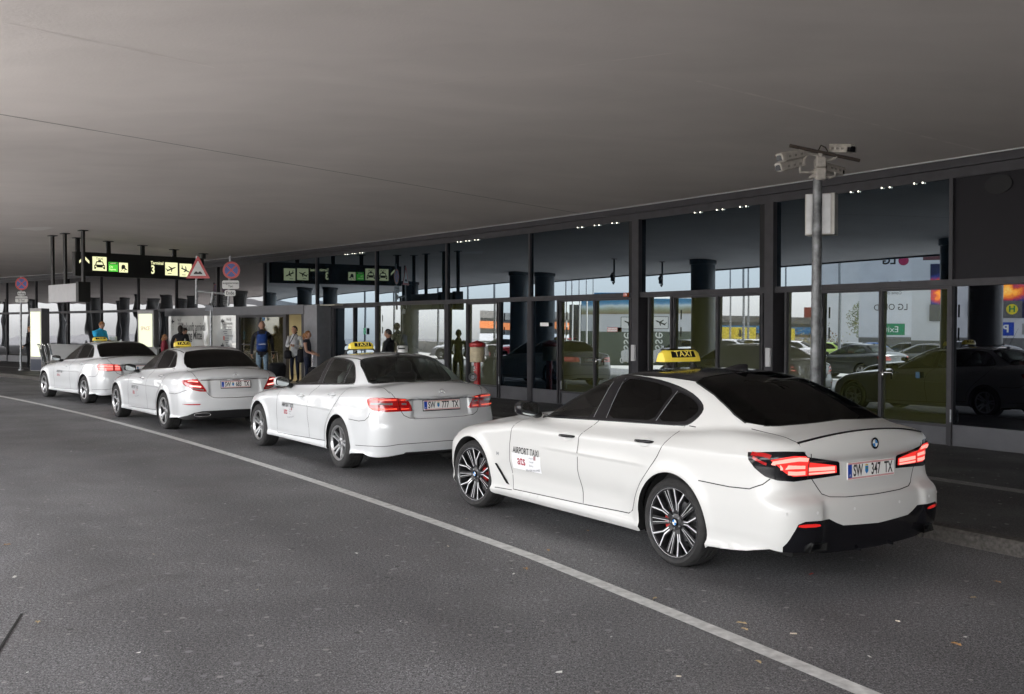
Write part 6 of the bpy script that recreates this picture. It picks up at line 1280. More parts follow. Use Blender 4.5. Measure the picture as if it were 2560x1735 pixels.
# ---------------------------------------------------------------- people
M_skin = mat('skin', (.48, .27, .19), .5, noise=.06, nscale=12); M_hairb = mat('dark_hair', (.02, .014, .010), .6, noise=.3, nscale=60); M_hairg = mat('ginger_hair', (.28, .12, .04), .6, noise=.3, nscale=60); M_hairbl = mat('short_grey_hair', (.25, .20, .16), .7)
def cloth(n, c): return mat(n, c, .85, noise=.22, nscale=9, bump=.4, bscale=22)
def person(loc, face, H, top, legs, label, hair=None, arms=None, lean=0.0, hairlen=0, step=.0, coat=0.0, sleeve='long', head_turn=0.0, head_tilt=0.0, bulk=1.0, shoe=None, group=None, down=0.0):
    """local +x is forward; arms = ((elbow),(wrist)) for left(+y) and right(-y) in metres for a 1.75 m figure"""
    k = H / 1.75; o_loc = Vector(loc); shoe = shoe or M_black
    tl = lambda z: lean * max(0, z - .95)
    V = []; E = []; R = []; T = []
    def node(p, r, t, par=None):
        p = (p[0] + tl(p[2]), p[1], p[2]); V.append(p); R.append(r if isinstance(r, tuple) else (r, r)); T.append(t)
        if par is not None: E.append((par, len(V) - 1))
        return len(V) - 1
    B = bulk
    pel = node((0, 0, .95), (.145 * B, .115 * B), 'L'); w = node((.0, 0, 1.08), (.135 * B, .105 * B), 'T', pel); ch = node((.0, 0, 1.25), (.150 * B, .115 * B), 'T', w); nb = node((-.01, 0, 1.40), (.125 * B, .095 * B), 'T', ch); nk = node((.0, 0, 1.50), .064, 'S', nb); node((.015, 0, 1.56), .060, 'S', nk)
    for s, st in ((1, step), (-1, -step)):
        hip = node((0, s * .09, .88), (.095, .09), 'L', pel); kn = node((st * .45 + .02, s * .10, .50), .062, 'L', hip); an = node((st - .02 - (.05 if st < 0 else 0), s * .10, .10 + (.04 if st < 0 else 0)), .042, 'L', kn); to = node((st + .10, s * .12, .045), (.036, .045), 'F', an); node((st + .17, s * .125, .038), (.03, .04), 'F', to)
    arms = arms or (((-.04, .235, 1.12), (.05, .235, .87)), ((-.04, -.235, 1.12), (.05, -.235, .87))); hands = []
    for s, (el, wr) in zip((1, -1), arms):
        sh_ = node((-.01, s * .185 * (B * .5 + .5), 1.40), .062 * B, 'T', nb); e_ = node(el, .046 * B, 'T' if sleeve == 'long' else 'S', sh_); w_ = node(wr, .034 * (B if sleeve == 'long' else 1), 'T' if sleeve == 'long' else 'S', e_)
        d = (Vector(wr) - Vector(el)).normalized(); hd = node(tuple(Vector(wr) + d * .06), (.032, .026), 'S', w_); hands.append((Vector(wr) + d * .06 + Vector((tl(wr[2]), 0, 0)), d, s))
    me = bpy.data.meshes.new('sk'); me.from_pydata(V, E, []); ob = bpy.data.objects.new('sk', me); link(ob)
    md = ob.modifiers.new('s', 'SKIN'); md.use_smooth_shade = True
    for i, sv in enumerate(me.skin_vertices[0].data): sv.radius = R[i]; sv.use_root = (i == 0)
    sb = ob.modifiers.new('u', 'SUBSURF'); sb.levels = 2
    dg = bpy.context.evaluated_depsgraph_get(); dg.update(); m2 = bpy.data.meshes.new_from_object(ob.evaluated_get(dg)); bpy.data.objects.remove(ob)
    Vn = np.array(V); P = np.array([tuple(v.co) for v in m2.vertices]); F = [tuple(f.vertices) for f in m2.polygons]
    segs = [(a, b, T[b]) for a, b in E]; cen = np.array([P[list(f)].mean(0) for f in F]); best = np.full(len(F), 9e9); lab = np.array(['T'] * len(F))
    for a, b, t in segs:
        A_, B_ = Vn[a], Vn[b]; d = B_ - A_; u = np.clip(((cen - A_) @ d) / (d @ d), 0, 1); q = np.linalg.norm(cen - A_ - u[:, None] * d, axis=1); 
        rr = R[a][0] * (1 - u) + R[b][0] * u; q = q - rr; i = q < best; best[i] = q[i]; lab[i] = t
    zc = cen[:, 2]; lab[(lab == 'L') & (zc > .93 - coat)] = 'T'; 
    body = MB(); mats = [top, legs, M_skin, shoe, hair or M_hairbl, M_black, mat('lips', (.35, .12, .10), .5)]; ix = {'T': 0, 'L': 1, 'S': 2, 'F': 3}
    body.v = [tuple(p) for p in P]; body.f = F; body.m = [ix[l] for l in lab]
    # hands: palm is in the skin, five separate fingers
    for hp, d, s in hands:
        side = Vector((1, 0, 0)); side = (side - d * side.dot(d)).normalized(); inn = Vector((0, -s, 0)); inn = (inn - d * inn.dot(d)).normalized(); body.mi = 2
        for q, ln in ((-.026, .062), (-.009, .072), (.009, .068), (.024, .055)): p0 = hp + side * q + d * .01; body.path([p0, p0 + d * ln * .45, p0 + d * ln * .8 + inn * ln * .35, p0 + d * ln * .85 + inn * ln * .65], [.009, .0085, .008, .006], 6)
        p0 = hp + side * .028 - d * .02; body.path([p0, p0 + side * .02 + d * .025, p0 + side * .022 + d * .05 + inn * .012], [.011, .010, .007], 6)
    # head
    hc = Vector((.025 + tl(1.64), 0, 1.64)); RM = Matrix.Translation(hc) @ Matrix.Rotation(head_turn, 4, 'Z') @ Matrix.Rotation(head_tilt, 4, 'Y'); nu, nv = 24, 18; vs = []
    for j in range(nv + 1):
        ph = PI * j / nv
        for i in range(nu):
            th = 2 * PI * i / nu; x, y, z = math.sin(ph) * math.cos(th), math.sin(ph) * math.sin(th), math.cos(ph)
            X_, Y_, Z_ = .104 * x, .082 * y, .124 * z
            if z < 0: Y_ *= 1 + .28 * z; X_ = X_ * (1 + .18 * z) + .012 * (-z)
            if x > .8 and -.45 < z < .12: X_ += .020 * max(0, 1 - abs(y) / .22) * max(0, 1 - abs(z + .18) / .26)
            if x > .6 and abs(z - .05) < .14: X_ -= .006
            vs.append(RM @ Vector((X_, Y_, Z_)))
    fs = [(j * nu + i, (j + 1) * nu + i, (j + 1) * nu + (i + 1) % nu, j * nu + (i + 1) % nu) for j in range(nv) for i in range(nu)]
    body.mi = 2; body.add(vs, fs)
    for sy in (1, -1):
        body.mi = 5; c = RM @ Vector((.095, sy * .032, .012)); body.box(c, (.008, .020, .008), bev=.003); body.mi = 4 if hair else 2; body.box(RM @ Vector((.097, sy * .032, .033)), (.008, .030, .006), bev=.002)
        body.mi = 2; body.box(RM @ Vector((-.005, sy * .084, -.005)), (.030, .014, .052), bev=.006)
    body.mi = 6; body.box(RM @ Vector((.092, 0, -.065)), (.008, .036, .008), bev=.003)
    # collar
    body.mi = 0; body.path([Vector((tl(1.47) + .01 + .068 * math.cos(t), .078 * math.sin(t), 1.465 - .02 * math.cos(t))) for t in np.linspace(0, 2 * PI, 14)], .018, 6)
    body.v = [(v[0] * k, v[1] * k, v[2] * k) for v in body.v]
    o = body.build('person', mats, smooth=True, label=label, cat='person', group=group); o.location = (o_loc.x, o_loc.y, o_loc.z - down); o.rotation_euler = (0, 0, face)
    if hair:
        hb_ = MB(); vs = []; idx = {}
        for j in range(nv + 1):
            ph = PI * j / nv
            for i in range(nu):
                th = 2 * PI * i / nu; x, y, z = math.sin(ph) * math.cos(th), math.sin(ph) * math.sin(th), math.cos(ph); g = 1.09 + .02 * math.sin(7 * th) * math.sin(5 * ph)
                X_, Y_, Z_ = .104 * x * g - .004, .082 * y * g, .124 * z * g
                if hairlen and z < -.1: X_ = X_ - .01
                vs.append(RM @ Vector((X_, Y_, Z_)))
        fs = []
        for j in range(nv):
            for i in range(nu):
                th = 2 * PI * (i + .5) / nu; ph = PI * (j + .5) / nv; x, z = math.sin(ph) * math.cos(th), math.cos(ph)
                if z > .30 + .45 * max(0, x) or (x < .18 and z > -.25 - (.5 if hairlen else 0)): fs.append((j * nu + i, (j + 1) * nu + i, (j + 1) * nu + (i + 1) % nu, j * nu + (i + 1) % nu))
        hb_.add(vs, fs)
        if hairlen == 2: hb_.path([RM @ Vector(p) for p in ((-.09, 0, .04), (-.135, 0, .03), (-.15, 0, -.04), (-.14, 0, -.13), (-.12, 0, -.20))], [.02, .032, .034, .026, .008], 10)
        if hairlen == 1: hb_.path([RM @ Vector(p) for p in ((-.06, 0, .0), (-.08, 0, -.08), (-.07, 0, -.18))], [.06, .075, .03], 10)
        hb_.v = [(v[0] * k, v[1] * k, v[2] * k) for v in hb_.v]; hb_.build('hair', hair, o, smooth=True)
    return o
def pz(px, D): return seen(px, D, .12)
JE = cloth('pale_jeans', (.24, .34, .45)); DJ = cloth('dark_jeans', (.015, .022, .05)); BK = cloth('black_cloth', (.010, .010, .014)); NV = cloth('navy_fabric', (.012, .05, .22)); GH = cloth('light_grey_hoodie', (.62, .63, .66)); CH = cloth('charcoal_tee', (.035, .035, .05)); BL = cloth('bright_blue_jacket', (.03, .45, .80)); BR = cloth('tan_jacket', (.30, .17, .08)); RD = cloth('red_jacket', (.25, .03, .05)); WH = cloth('white_sleeve', (.45, .43, .40))
away = math.atan2(28.6, -7)
D_ = 28.6; P1_ = person(pz(655, D_), away, 1.84, BK, JE, 'man in black hoodie with blue backpack walking into the entrance', arms=(((-.06, .26, 1.14), (-.02, .27, .88)), ((-.04, -.27, 1.13), (.02, -.30, .87))), step=.12, bulk=1.18, shoe=M_black)
c = pz(655, D_); f = Vector((math.cos(away), math.sin(away), 0)); r_ = Vector((f.y, -f.x, 0)); bpk = empty('backpack', c + f * -.20 + Vector((0, 0, 1.10)), away, 'blue backpack worn by the man in black hoodie', 'backpack')
b = MB(); b.box((0, 0, .14), (.17, .30, .50), bev=.06); b.box((-.09, 0, .03), (.07, .25, .22), bev=.03); b.build('pack_body', NV, bpk, smooth=50); b = MB(); b.box((-.128, .0, .10), (.006, .2, .008)); b.build('zip', M_chrome, bpk)
b = MB()
for s in (-.11, .11): b.path([(.06, s, .36), (.12, s, .45), (.24, s * 1.1, .44), (.36, s * 1.2, .3), (.34, s * 1.3, .0), (.1, s * 1.3, -.05)], .012, 6)
b.build('shoulder_strap', NV, bpk)
sc = pz(692, 28.2); su = empty('suitcase', sc, away + .25, 'black wheeled suitcase pulled by the man with the backpack', 'suitcase')
b = MB(); b.box((0, 0, .36), (.28, .46, .62), M=Matrix.Rotation(-.30, 3, 'Y'), bev=.05); b.build('case', BK, su, smooth=50); b = MB(); b.path([(.16, -.08, .66), (.30, -.08, .98)], .009, 6); b.path([(.16, .08, .66), (.30, .08, .98)], .009, 6); b.path([(.30, -.09, .98), (.30, .09, .98)], .013, 6); b.build('pull_handle', M_chrome, su)
for s in (-.17, .17): b = MB(); b.tube((-.02, s - .015, .035), (-.02, s + .015, .035), .035, n=12); b.build('wheel', M_rubber, su)
D_ = 30.2; toward = math.atan2(-1, .1)
person(pz(737, D_), toward - .35, 1.70, GH, DJ, 'man in light grey hoodie with shoulder strap standing in the lit doorway', hair=M_hairb, arms=(((.02, .27, 1.13), (.20, .08, 1.14)), ((.02, -.27, 1.13), (.22, -.02, 1.17))), bulk=1.12, head_turn=-.3)
c = pz(737, D_); bg_ = empty('shoulder_bag', c + Vector((-.12, -.16, .85)), 0, 'black shoulder bag hanging on the man in grey hoodie', 'bag'); b = MB(); b.box((-.06, 0, 0), (.22, .12, .26), bev=.04); b.build('bag_body', BK, bg_, smooth=50); b = MB(); b.path([(-.06, .02, .10), (.02, -.04, .35), (.16, .0, .62), (.2, .12, .68)], .014, 6); b.build('bag_strap', BK, bg_)
c = pz(752, 30.0); rk = empty('rucksack', c + Vector((0, 0, .70)), 0, 'black rucksack between the hoodie man and the ponytail woman', 'bag'); b = MB(); b.box((0, 0, .12), (.20, .18, .42), bev=.05); b.build('pack_body', BK, rk, smooth=50); b = MB(); b.path([(-.04, 0, .34), (0, 0, .40), (.04, 0, .34)], .01, 6); b.build('carry_loop', BK, rk); b = MB(); b.tube((0, 0, -.58), (0, 0, -.08), .012); b.build('stand_rod', M_steel, rk)
person(pz(768, 28.4), -.12, 1.56, CH, DJ, 'woman with ponytail in charcoal T-shirt beside the doorway, arm forward', hair=M_hairg, hairlen=2, arms=(((.02, .22, 1.14), (.24, .20, 1.02)), ((.04, -.22, 1.12), (.28, -.18, 1.03))), sleeve='short')
sc = pz(781, 28.2); s2 = empty('trolley_case', sc, .3, 'dark case with a chrome handle held by the ponytail woman', 'suitcase'); b = MB(); b.box((0, 0, .30), (.22, .36, .50), bev=.04); b.build('case', BK, s2, smooth=50); b = MB(); b.path([(0, -.07, .54), (0, -.07, .90), (0, .07, .90), (0, .07, .54)], .009, 6); b.build('pull_handle', M_chrome, s2)
person(pz(972, 25.6), math.atan2(.25, -1), 1.62, BK, BK, 'man in black jacket facing left before the glass doors', hair=M_hairb, arms=(((.06, .24, 1.14), (.26, .18, 1.06)), ((.04, -.24, 1.14), (.26, -.18, 1.06))), bulk=1.1)
person(pz(246, 36.0), math.atan2(-.35, .9), 1.86, BL, BK, 'person in bright blue jacket looking down beside the luggage trolleys', hair=M_hairg, lean=.18, arms=(((.10, .26, 1.12), (.28, .16, 1.12)), ((.12, -.24, 1.12), (.30, -.12, 1.14))), bulk=1.3, head_tilt=.5)
person(pz(451, 33.0), away + .1, 1.72, BK, DJ, 'person in black vest seen from behind near the entrance screen', hair=M_hairb, hairlen=1, bulk=1.15, arms=(((.02, .28, 1.14), (.08, .24, .92)), ((.02, -.28, 1.14), (.08, -.24, .92))))
person(pz(431, 33.4), .1, 1.66, BR, DJ, 'person in tan jacket bending forward beside the black vest person', hair=M_hairb, lean=.55, arms=(((.12, .24, 1.16), (.32, .12, 1.10)), ((.14, -.24, 1.16), (.34, -.08, 1.10))), bulk=1.3, head_tilt=.55, down=.02)
person(pz(411, 33.8), .3, 1.42, RD, DJ, 'ginger haired child in red jacket behind the tan jacket person', hair=M_hairg, hairlen=1, bulk=1.1)
person(pz(70, 39.3), .4, 1.70, BK, BK, 'person in black and white top half hidden by the left poster pillar', hair=M_hairg, lean=.1, arms=(((.05, .24, 1.12), (.22, .2, 1.06)), ((.05, -.24, 1.12), (-.15, -.28, .95))), bulk=1.1)
SRC = []
SRC.append(taxi('taxi', 'A', (1.984, 8.038, 2.147), 'pearl white taxi with black roof, black windows and spoked wheels, nearest the viewer', ('347', 'TX'), .272, 'y', 'a', 'ats', (G_mid, G_dark, G_dark), 'on')[0])
SRC.append(taxi('taxi', 'B', (-1.492, 13.336, 2.174), 'white taxi with plate SW 777 TX and clear windows, second nearest', ('777', 'TX'), .222, 'twin', 'b', 'ats', (G_clear, G_clear, G_clear), 'off')[0])
SRC.append(taxi('taxi', 'C', (-5.469, 18.223, 2.219), 'white taxi with plate SW 683 TX and dark rear window', ('683', 'TX'), .235, 'twist', 'c', 'ats', (G_mid, G_dark, G_dark), 'on')[0])
SRC.append(taxi('taxi', 'B', (-9.483, 24.207, 2.311), 'white taxi at the front of the queue beside the luggage trolleys', ('', 'TX'), .222, 'five', 'd', 'ASTAXI', (G_mid, G_dark, G_dark), 'on')[0])
# ---------------------------------------------------------------- what stands across the road behind the viewer (seen mirrored in the glass)
NODEP = [ray_r(p, RF) for p in [2700] + NODE + [-60]]; NODEX = [2700] + NODE + [-60]
def beh(px, D, z=0.0):
    for i in range(len(NODEX) - 1):
        if NODEX[i] >= px >= NODEX[i + 1]:
            A, B_ = NODEP[i], NODEP[i + 1]; t = (B_ - A).normalized(); n = Vector((-t.y, t.x, 0)); v = seen(px, D); q = v - n * 2 * (v - A).dot(n); q.z = z; return q
def zr(py, D, lower=True): return max(0.0, CAMH + (HOR + (36 if lower else 0) - py) * D / FPX)
def facing(q, px):  # horizontal unit vector from q towards the glass where it is seen
    h = ray_r(px, RF) - q; h.z = 0; return h.normalized()
def board(px, D, lower=True):
    """frame for flat things facing the terminal"""
    q = beh(px, D); n = facing(q, px); r = Vector((0, 0, 1)).cross(n); return q, r, n
M_conc = mat('pale_concrete', (.36, .35, .33), .8, noise=.15, nscale=2); M_dgrey = mat('dark_grey_cladding', (.13, .13, .13), .6); M_bwhite = mat('white_cladding', (.62, .63, .66), .55, noise=.05, nscale=1); M_bred = mat('red_cladding', (.38, .03, .025), .55); M_rust2 = mat('rust_red_cladding', (.28, .075, .05), .6)
lot = MB(); q = ring('a', 20, 126.5, 25, 100, .008, 0, 60); lot.add(q.v, q.f); lot.build('parking_lot', mat('lot_concrete', (.42, .41, .39), .85, noise=.12, nscale=.6), kind='structure')
# parapet wall of the curved ramp
b = MB(); o = empty('ramp_parapet', pol(121.5, 52, 0), 0, 'low pale concrete parapet across the road behind the viewer', 'wall'); q = ring('w', 121.5, 121.5, 46, 66, 0, 0, 40, z1=.95); b.add(q.v, q.f); q = ring('w', 121.5, 121.2, 46, 66, .95, 0, 40); b.add(q.v, q.f); local(b, o.location).build('parapet_wall', M_conc, o)
# parked cars: copies of the saloon shell in other colours
def parked(src, loc, rz, paint, label):
    r = empty('parked_car', loc, rz, label, 'car', 'cars parked across the road')
    for ch in src.children:
        n = ch.name.split('.')[0]
        if n in ('door_sticker', 'roof_sign', 'cabin', 'front_seat', 'rear_seat', 'number_plate'): continue
        c = ch.copy(); link(c); c.parent = r
        for i_, sl_ in enumerate(c.material_slots):
            if sl_.material in (M_paintA, M_paintB): sl_.link = 'OBJECT'; sl_.material = paint
        if n == 'wheel':
            for g2 in ch.children: d = g2.copy(); link(d); d.parent = c
    return r
PT = {k: mat(k + '_car_paint', c, .3, coat=1.0) for k, c in dict(silver=(.45, .46, .48), black=(.008, .008, .010), graphite=(.05, .055, .06), red=(.35, .01, .015), blue=(.02, .14, .45), lime=(.35, .48, .10), white=(.75, .75, .76)).items()}
tb = SRC[3]
parked(SRC[1], beh(2500, 29), rad(124), PT['black'], 'black saloon stopped on the outer lane behind the viewer')
parked(SRC[1], beh(2190, 41), rad(126), PT['graphite'], 'graphite saloon stopped on the outer lane, farther along')
kk = 0
for px, D, cn, rr_ in ((1440, 62, 'red', 1), (1555, 58, 'silver', 1), (1385, 66, 'white', 1), (1650, 60, 'silver', .8), (1745, 56, 'white', .8), (1850, 54, 'white', .9), (1800, 66, 'graphite', .7), (1895, 62, 'silver', .8), (2010, 56, 'white', .9), (2090, 60, 'lime', .9), (2160, 62, 'silver', .8), (2205, 66, 'blue', .6), (2300, 58, 'graphite', .9), (2430, 46, 'graphite', .7), (1290, 64, 'white', .7)):
    parked(tb, beh(px, D), rad(60 + 40 * rr_), PT[cn], ['%s saloon parked in the lot across the road, mirrored near the %s' % (cn, w) for w in (('first glass door', 'middle door', 'hydrant door', 'wide bay', 'second wide bay', 'third column', 'far row', 'key switch', 'camera mast', 'red building', 'small tree', 'white tower', 'stop board', 'last window', 'dark column'))][kk]); kk += 1
# curved multi storey garage with orange and blue bands
def wallstrip(name, px0, px1, D0, D1, z0, z1, m, parent, n=10, push=0.0, base=None):
    b = MB(); P = []
    for i in range(n + 1):
        f = i / n; px = px0 + (px1 - px0) * f; D = D0 + (D1 - D0) * f; q = GA + (GB - GA) * ((px - 1240) / (2070 - 1240)) ; q = q + GN * (-6 * math.sin(PI * (px - 1240) / 830) + push); P.append(q)
    vs = [(p.x, p.y, z) for p in P for z in (z0, z1)]; b.add(vs, [(2 * i, 2 * i + 1, 2 * i + 3, 2 * i + 2) for i in range(n)]); return local(b, base).build(name, m, parent)
GA, GB = beh(1200, 96), beh(2065, 110); GN = facing((GA + GB) / 2, 1700)
gar = empty('parking_garage', (GA + GB) / 2, 0, 'long low garage with orange and blue lettered bands across the road', 'building'); g0 = gar.location.copy()
wallstrip('wall', 1240, 2070, 0, 0, 0, 3.5, M_dgrey, gar, 24, 0, g0); wallstrip('roof_band', 1240, 2070, 0, 0, 3.2, 3.9, mat('roof_band_grey', (.20, .19, .18), .6), gar, 24, .4, g0)
wallstrip('orange_band', 1240, 1480, 0, 0, 2.2, 2.9, mat('orange_band', (.75, .22, .06), .5), gar, 8, .6, g0); wallstrip('blue_band', 1480, 2060, 0, 0, 2.0, 2.8, mat('blue_band', (.03, .25, .55), .5), gar, 16, .6, g0); wallstrip('pale_band', 1240, 2060, 0, 0, 1.0, 1.7, M_bwhite, gar, 20, .5, g0)
def gtext(s, px, z, sz_, m, f=1.4):
    q = GA + (GB - GA) * ((px - 1240) / 830) + GN * (-6 * math.sin(PI * (px - 1240) / 830) + .75); q.z = z; r = Vector((0, 0, 1)).cross(GN); text('band_words', s, sz_, frame(q - g0, r, (0, 0, 1)), m, gar, sx=f)
gtext('viennaparken', 1370, 2.52, .6, M_white); gtext('Parken mit Köpfchen', 1790, 2.38, .65, M_white)
# yellow arrow boards on the garage entry
for px in (1790, 1850): 
    q, r, n = board(px, 84); o = empty('arrow_board', q, 0, 'yellow lane board with black arrow, %s of two' % ('nearer' if px > 1800 else 'farther'), 'sign', 'yellow arrow boards'); Mx = frame((0, 0, 0), r, (0, 0, 1)); b = MB(); b.prism([(-1.3, 1.4), (1.3, 1.4), (1.3, 2.4), (-1.3, 2.4)], 0, .1, Mx); b.build('board', mat('board_yellow', (.75, .60, .05), .5), o); b = MB(); b.prism([(-.08, 2.2), (-.08, 1.8), (-.22, 1.8), (0, 1.55), (.22, 1.8), (.08, 1.8), (.08, 2.2)], .1, .12, Mx); b.build('arrow', M_text, o); b = MB(); b.tube((-1.2 * r.x, -1.2 * r.y, 0), (-1.2 * r.x, -1.2 * r.y, 1.5), .06); b.tube((1.2 * r.x, 1.2 * r.y, 0), (1.2 * r.x, 1.2 * r.y, 1.5), .06); b.build('leg', M_steel, o)
# advertising towers with a summer poster
def gradposter(name):
    if name in MATS: return MATS[name]
    m = mat(name, (.3, .4, .5), .5); t = m.node_tree; b = t.nodes['Principled BSDF']; co = t.nodes.new('ShaderNodeTexCoord'); sp = t.nodes.new('ShaderNodeSeparateXYZ'); cr = t.nodes.new('ShaderNodeValToRGB'); nz = t.nodes.new('ShaderNodeTexNoise'); nz.inputs['Scale'].default_value = 1.2; ad = t.nodes.new('ShaderNodeMath'); ad.operation = 'MULTIPLY_ADD'; ad.inputs[1].default_value = .35
    t.links.new(co.outputs['Generated'], sp.inputs[0]); t.links.new(co.outputs['Object'], nz.inputs['Vector']); t.links.new(nz.outputs['Fac'], ad.inputs[0]); t.links.new(sp.outputs['Z'], ad.inputs[2]); t.links.new(ad.outputs[0], cr.inputs[0])
    e = cr.color_ramp.elements; e[0].position = .15; e[0].color = (.25, .18, .10, 1); e[1].position = 1.1 if False else 1.0; e[1].color = (.05, .22, .42, 1)
    for p, c in ((.45, (.30, .32, .22, 1)), (.6, (.45, .5, .45, 1)), (.72, (.6, .7, .75, 1)), (.85, (.15, .35, .55, 1))): x = e.new(p); x.color = c
    t.links.new(cr.outputs[0], b.inputs['Base Color']); return m
def tower(px, D, w, label, word):
    q, r, n = board(px, D); o = empty('advert_tower', q, 0, label, 'advertising tower', 'advertising towers across the road'); Mx = frame((0, 0, 0), r, (0, 0, 1)); h = w / 2
    b = MB(); b.prism([(-h, 0), (h, 0), (h, 1.9), (-h, 1.9)], -1.2, 0, Mx); b.build('tower_foot', mat('tower_green_grey', (.10, .12, .10), .6), o)
    b = MB(); b.prism([(-h, 1.901), (h, 1.901), (h, 2.9), (-h, 2.9)], -1.2, 0, Mx); f_ = b.build('direction_panel', M_bwhite, o); b = MB(); b.prism([(-.45, 2.05), (.45, 2.05), (.45, 2.75), (-.45, 2.75)], .001, .01, Mx); b.prism([(-.4, 2.1), (.4, 2.1), (.4, 2.7), (-.4, 2.7)], .011, .012, Mx); b.mi = 0; b.build('pictogram_frame', M_text, f_); b = MB(); b.prism([(-.42, 2.08), (.42, 2.08), (.42, 2.72), (-.42, 2.72)], .013, .014, Mx); b.build('pictogram_ground', M_white, f_); b = MB(); plane_icon(b, Mx @ Matrix.Translation((0, 2.4, .012)), .7); b.build('plane_pictogram', M_text, f_)
    b = MB(); b.prism([(-h, 2.901), (h, 2.901), (h, 3.75), (-h, 3.75)], -1.2, .02, Mx); b.build('summer_poster', gradposter('summer_poster'), o)
    text('tower_word', word, .9, Mx @ Matrix.Translation((0, 1.0, 0)) @ Matrix.Rotation(PI / 2, 4, 'Z'), M_white, o, sx=.9); return o
tower(1535, 60, 4.0, 'advertising tower with summer beach poster, nearer one', 'gesse'); tower(1650, 56, 3.9, 'advertising tower with summer beach poster beside the column', 'gesse')
q, r, n = board(1465, 64); o = empty('dark_banner_tower', q, 0, 'advertising tower with dark grey poster left of the summer posters', 'advertising tower'); Mx = frame((0, 0, 0), r, (0, 0, 1)); b = MB(); b.prism([(-1.1, 0), (1.1, 0), (1.1, 3.6), (-1.1, 3.6)], -.6, 0, Mx); b.build('dark_poster', mat('dark_poster', (.07, .08, .09), .5, noise=.6, nscale=.8), o)
# white office tower with the screen maker's lettering, red building
def block(name, px, D, w, dep, h, m, label, n_=None):
    q, r, n = board(px, D); o = empty(name, q, 0, label, 'building'); Mx = frame((0, 0, 0), r, (0, 0, 1)); b = MB(); b.prism([(-w / 2, 0), (w / 2, 0), (w / 2, h), (-w / 2, h)], -dep, 0, Mx); b.build('wall', m, o); return o, Mx
o, Mx = block('office_tower', 2160, 105, 9, 10, 12, M_bwhite, 'tall white office tower across the road')
for k in range(3):
    b = MB(); b.prism([(-3.8, 8 + k * 1.2), (-2.6, 8 + k * 1.2), (-2.6, 8.8 + k * 1.2), (-3.8, 8.8 + k * 1.2)], .001, .03, Mx); b.build('window', M_dgrey, o)
o, Mx = block('advert_cube', 2225, 70, 4.2, 3, 7.2, M_bwhite, 'white advertising cube lettered LG OLED with green Exit panel')
text('brand_words', 'LG', .75, Mx @ Matrix.Translation((.1, 6.4, .01)), M_text, o, bold=.03); b = MB(); disc(b, Mx, .34, .01, .02, cx=-.85, cy=6.4); b.build('round_logo', mat('maroon_logo', (.35, .01, .08), .4), o)
text('brand_words', 'LG OLED', .62, Mx @ Matrix.Translation((0, 3.9, .01)), M_text, o, sx=.9); text('brand_words', 'Come closer', .30, Mx @ Matrix.Translation((0, 4.9, .01)), M_text, o, sx=.9)
b = MB(); b.prism([(-.95, 1.95), (.75, 1.95), (.75, 2.75), (-.95, 2.75)], .001, .02, Mx); e_ = b.build('exit_panel', mat('exit_green', (.01, .22, .10), .4), o); text('exit_word', 'Exit', .60, Mx @ Matrix.Translation((-.1, 2.33, .02)), M_white, e_)
b = MB(); b.prism([(-2.1, 0), (2.1, 0), (2.1, 1.7), (-2.1, 1.7)], .001, .05, Mx); b.build('dark_base', M_dgrey, o); b = MB(); b.prism([(-2.1, 1.71), (2.1, 1.71), (2.1, 1.8), (-2.1, 1.8)], .001, .06, Mx); b.build('base_line', M_dgrey, o)
o, Mx = block('red_building', 2108, 118, 9, 8, 5.0, M_rust2, 'rust red clad building beyond the parked cars'); b = MB(); b.prism([(2.4, 0), (4.501, 0), (4.501, 5.3), (2.4, 5.3)], -.5, .3, Mx); b.build('red_fin', M_bred, o)
o, Mx = block('maroon_block', 2370, 110, 14, 10, 14, mat('maroon_cladding', (.10, .03, .035), .6), 'dark maroon office block behind the stop board')
# bus stop 09 board and the large parking sign wall
q, r, n = board(2470, 50); o = empty('stop_board_wall', q, 0, 'advertising wall with fiery space poster, stop board 09 and parking signs', 'advertising wall'); Mx = frame((0, 0, 0), r, (0, 0, 1))
def galaxy():
    m = mat('space_poster', (.01, .02, .08), .4); t = m.node_tree; b = t.nodes['Principled BSDF']; co = t.nodes.new('ShaderNodeTexCoord'); mp = t.nodes.new('ShaderNodeMapping'); mp.inputs['Location'].default_value = (-.62 * 1.6, -.5, -.55 * 3); mp.inputs['Scale'].default_value = (1.6, 1, 3)
    gr = t.nodes.new('ShaderNodeTexGradient'); gr.gradient_type = 'SPHERICAL'; nz = t.nodes.new('ShaderNodeTexNoise'); nz.inputs['Scale'].default_value = 2.5; nz.inputs['Detail'].default_value = 6; mu = t.nodes.new('ShaderNodeMath'); mu.operation = 'MULTIPLY'; cr = t.nodes.new('ShaderNodeValToRGB')
    t.links.new(co.outputs['Generated'], mp.inputs[0]); t.links.new(mp.outputs[0], gr.inputs[0]); t.links.new(co.outputs['Object'], nz.inputs['Vector']); t.links.new(gr.outputs['Fac'], mu.inputs[0]); t.links.new(nz.outputs['Fac'], mu.inputs[1]); t.links.new(mu.outputs[0], cr.inputs[0])
    e = cr.color_ramp.elements; e[0].position = .05; e[0].color = (.004, .006, .03, 1); e[1].position = .5; e[1].color = (1, .8, .2, 1)
    for p, c in ((.12, (.02, .03, .15, 1)), (.22, (.5, .05, .03, 1)), (.34, (1, .35, .03, 1))): x = e.new(p); x.color = c
    t.links.new(cr.outputs[0], b.inputs['Base Color']); t.links.new(cr.outputs[0], b.inputs['Emission Color']); b.inputs['Emission Strength'].default_value = 4.0 / 2 ** EXPO; return m
b = MB(); b.prism([(-3.0, 0), (2.2, 0), (2.2, 1.6), (-3.0, 1.6)], -.4, 0, Mx); b.build('wall_base', M_dgrey, o)
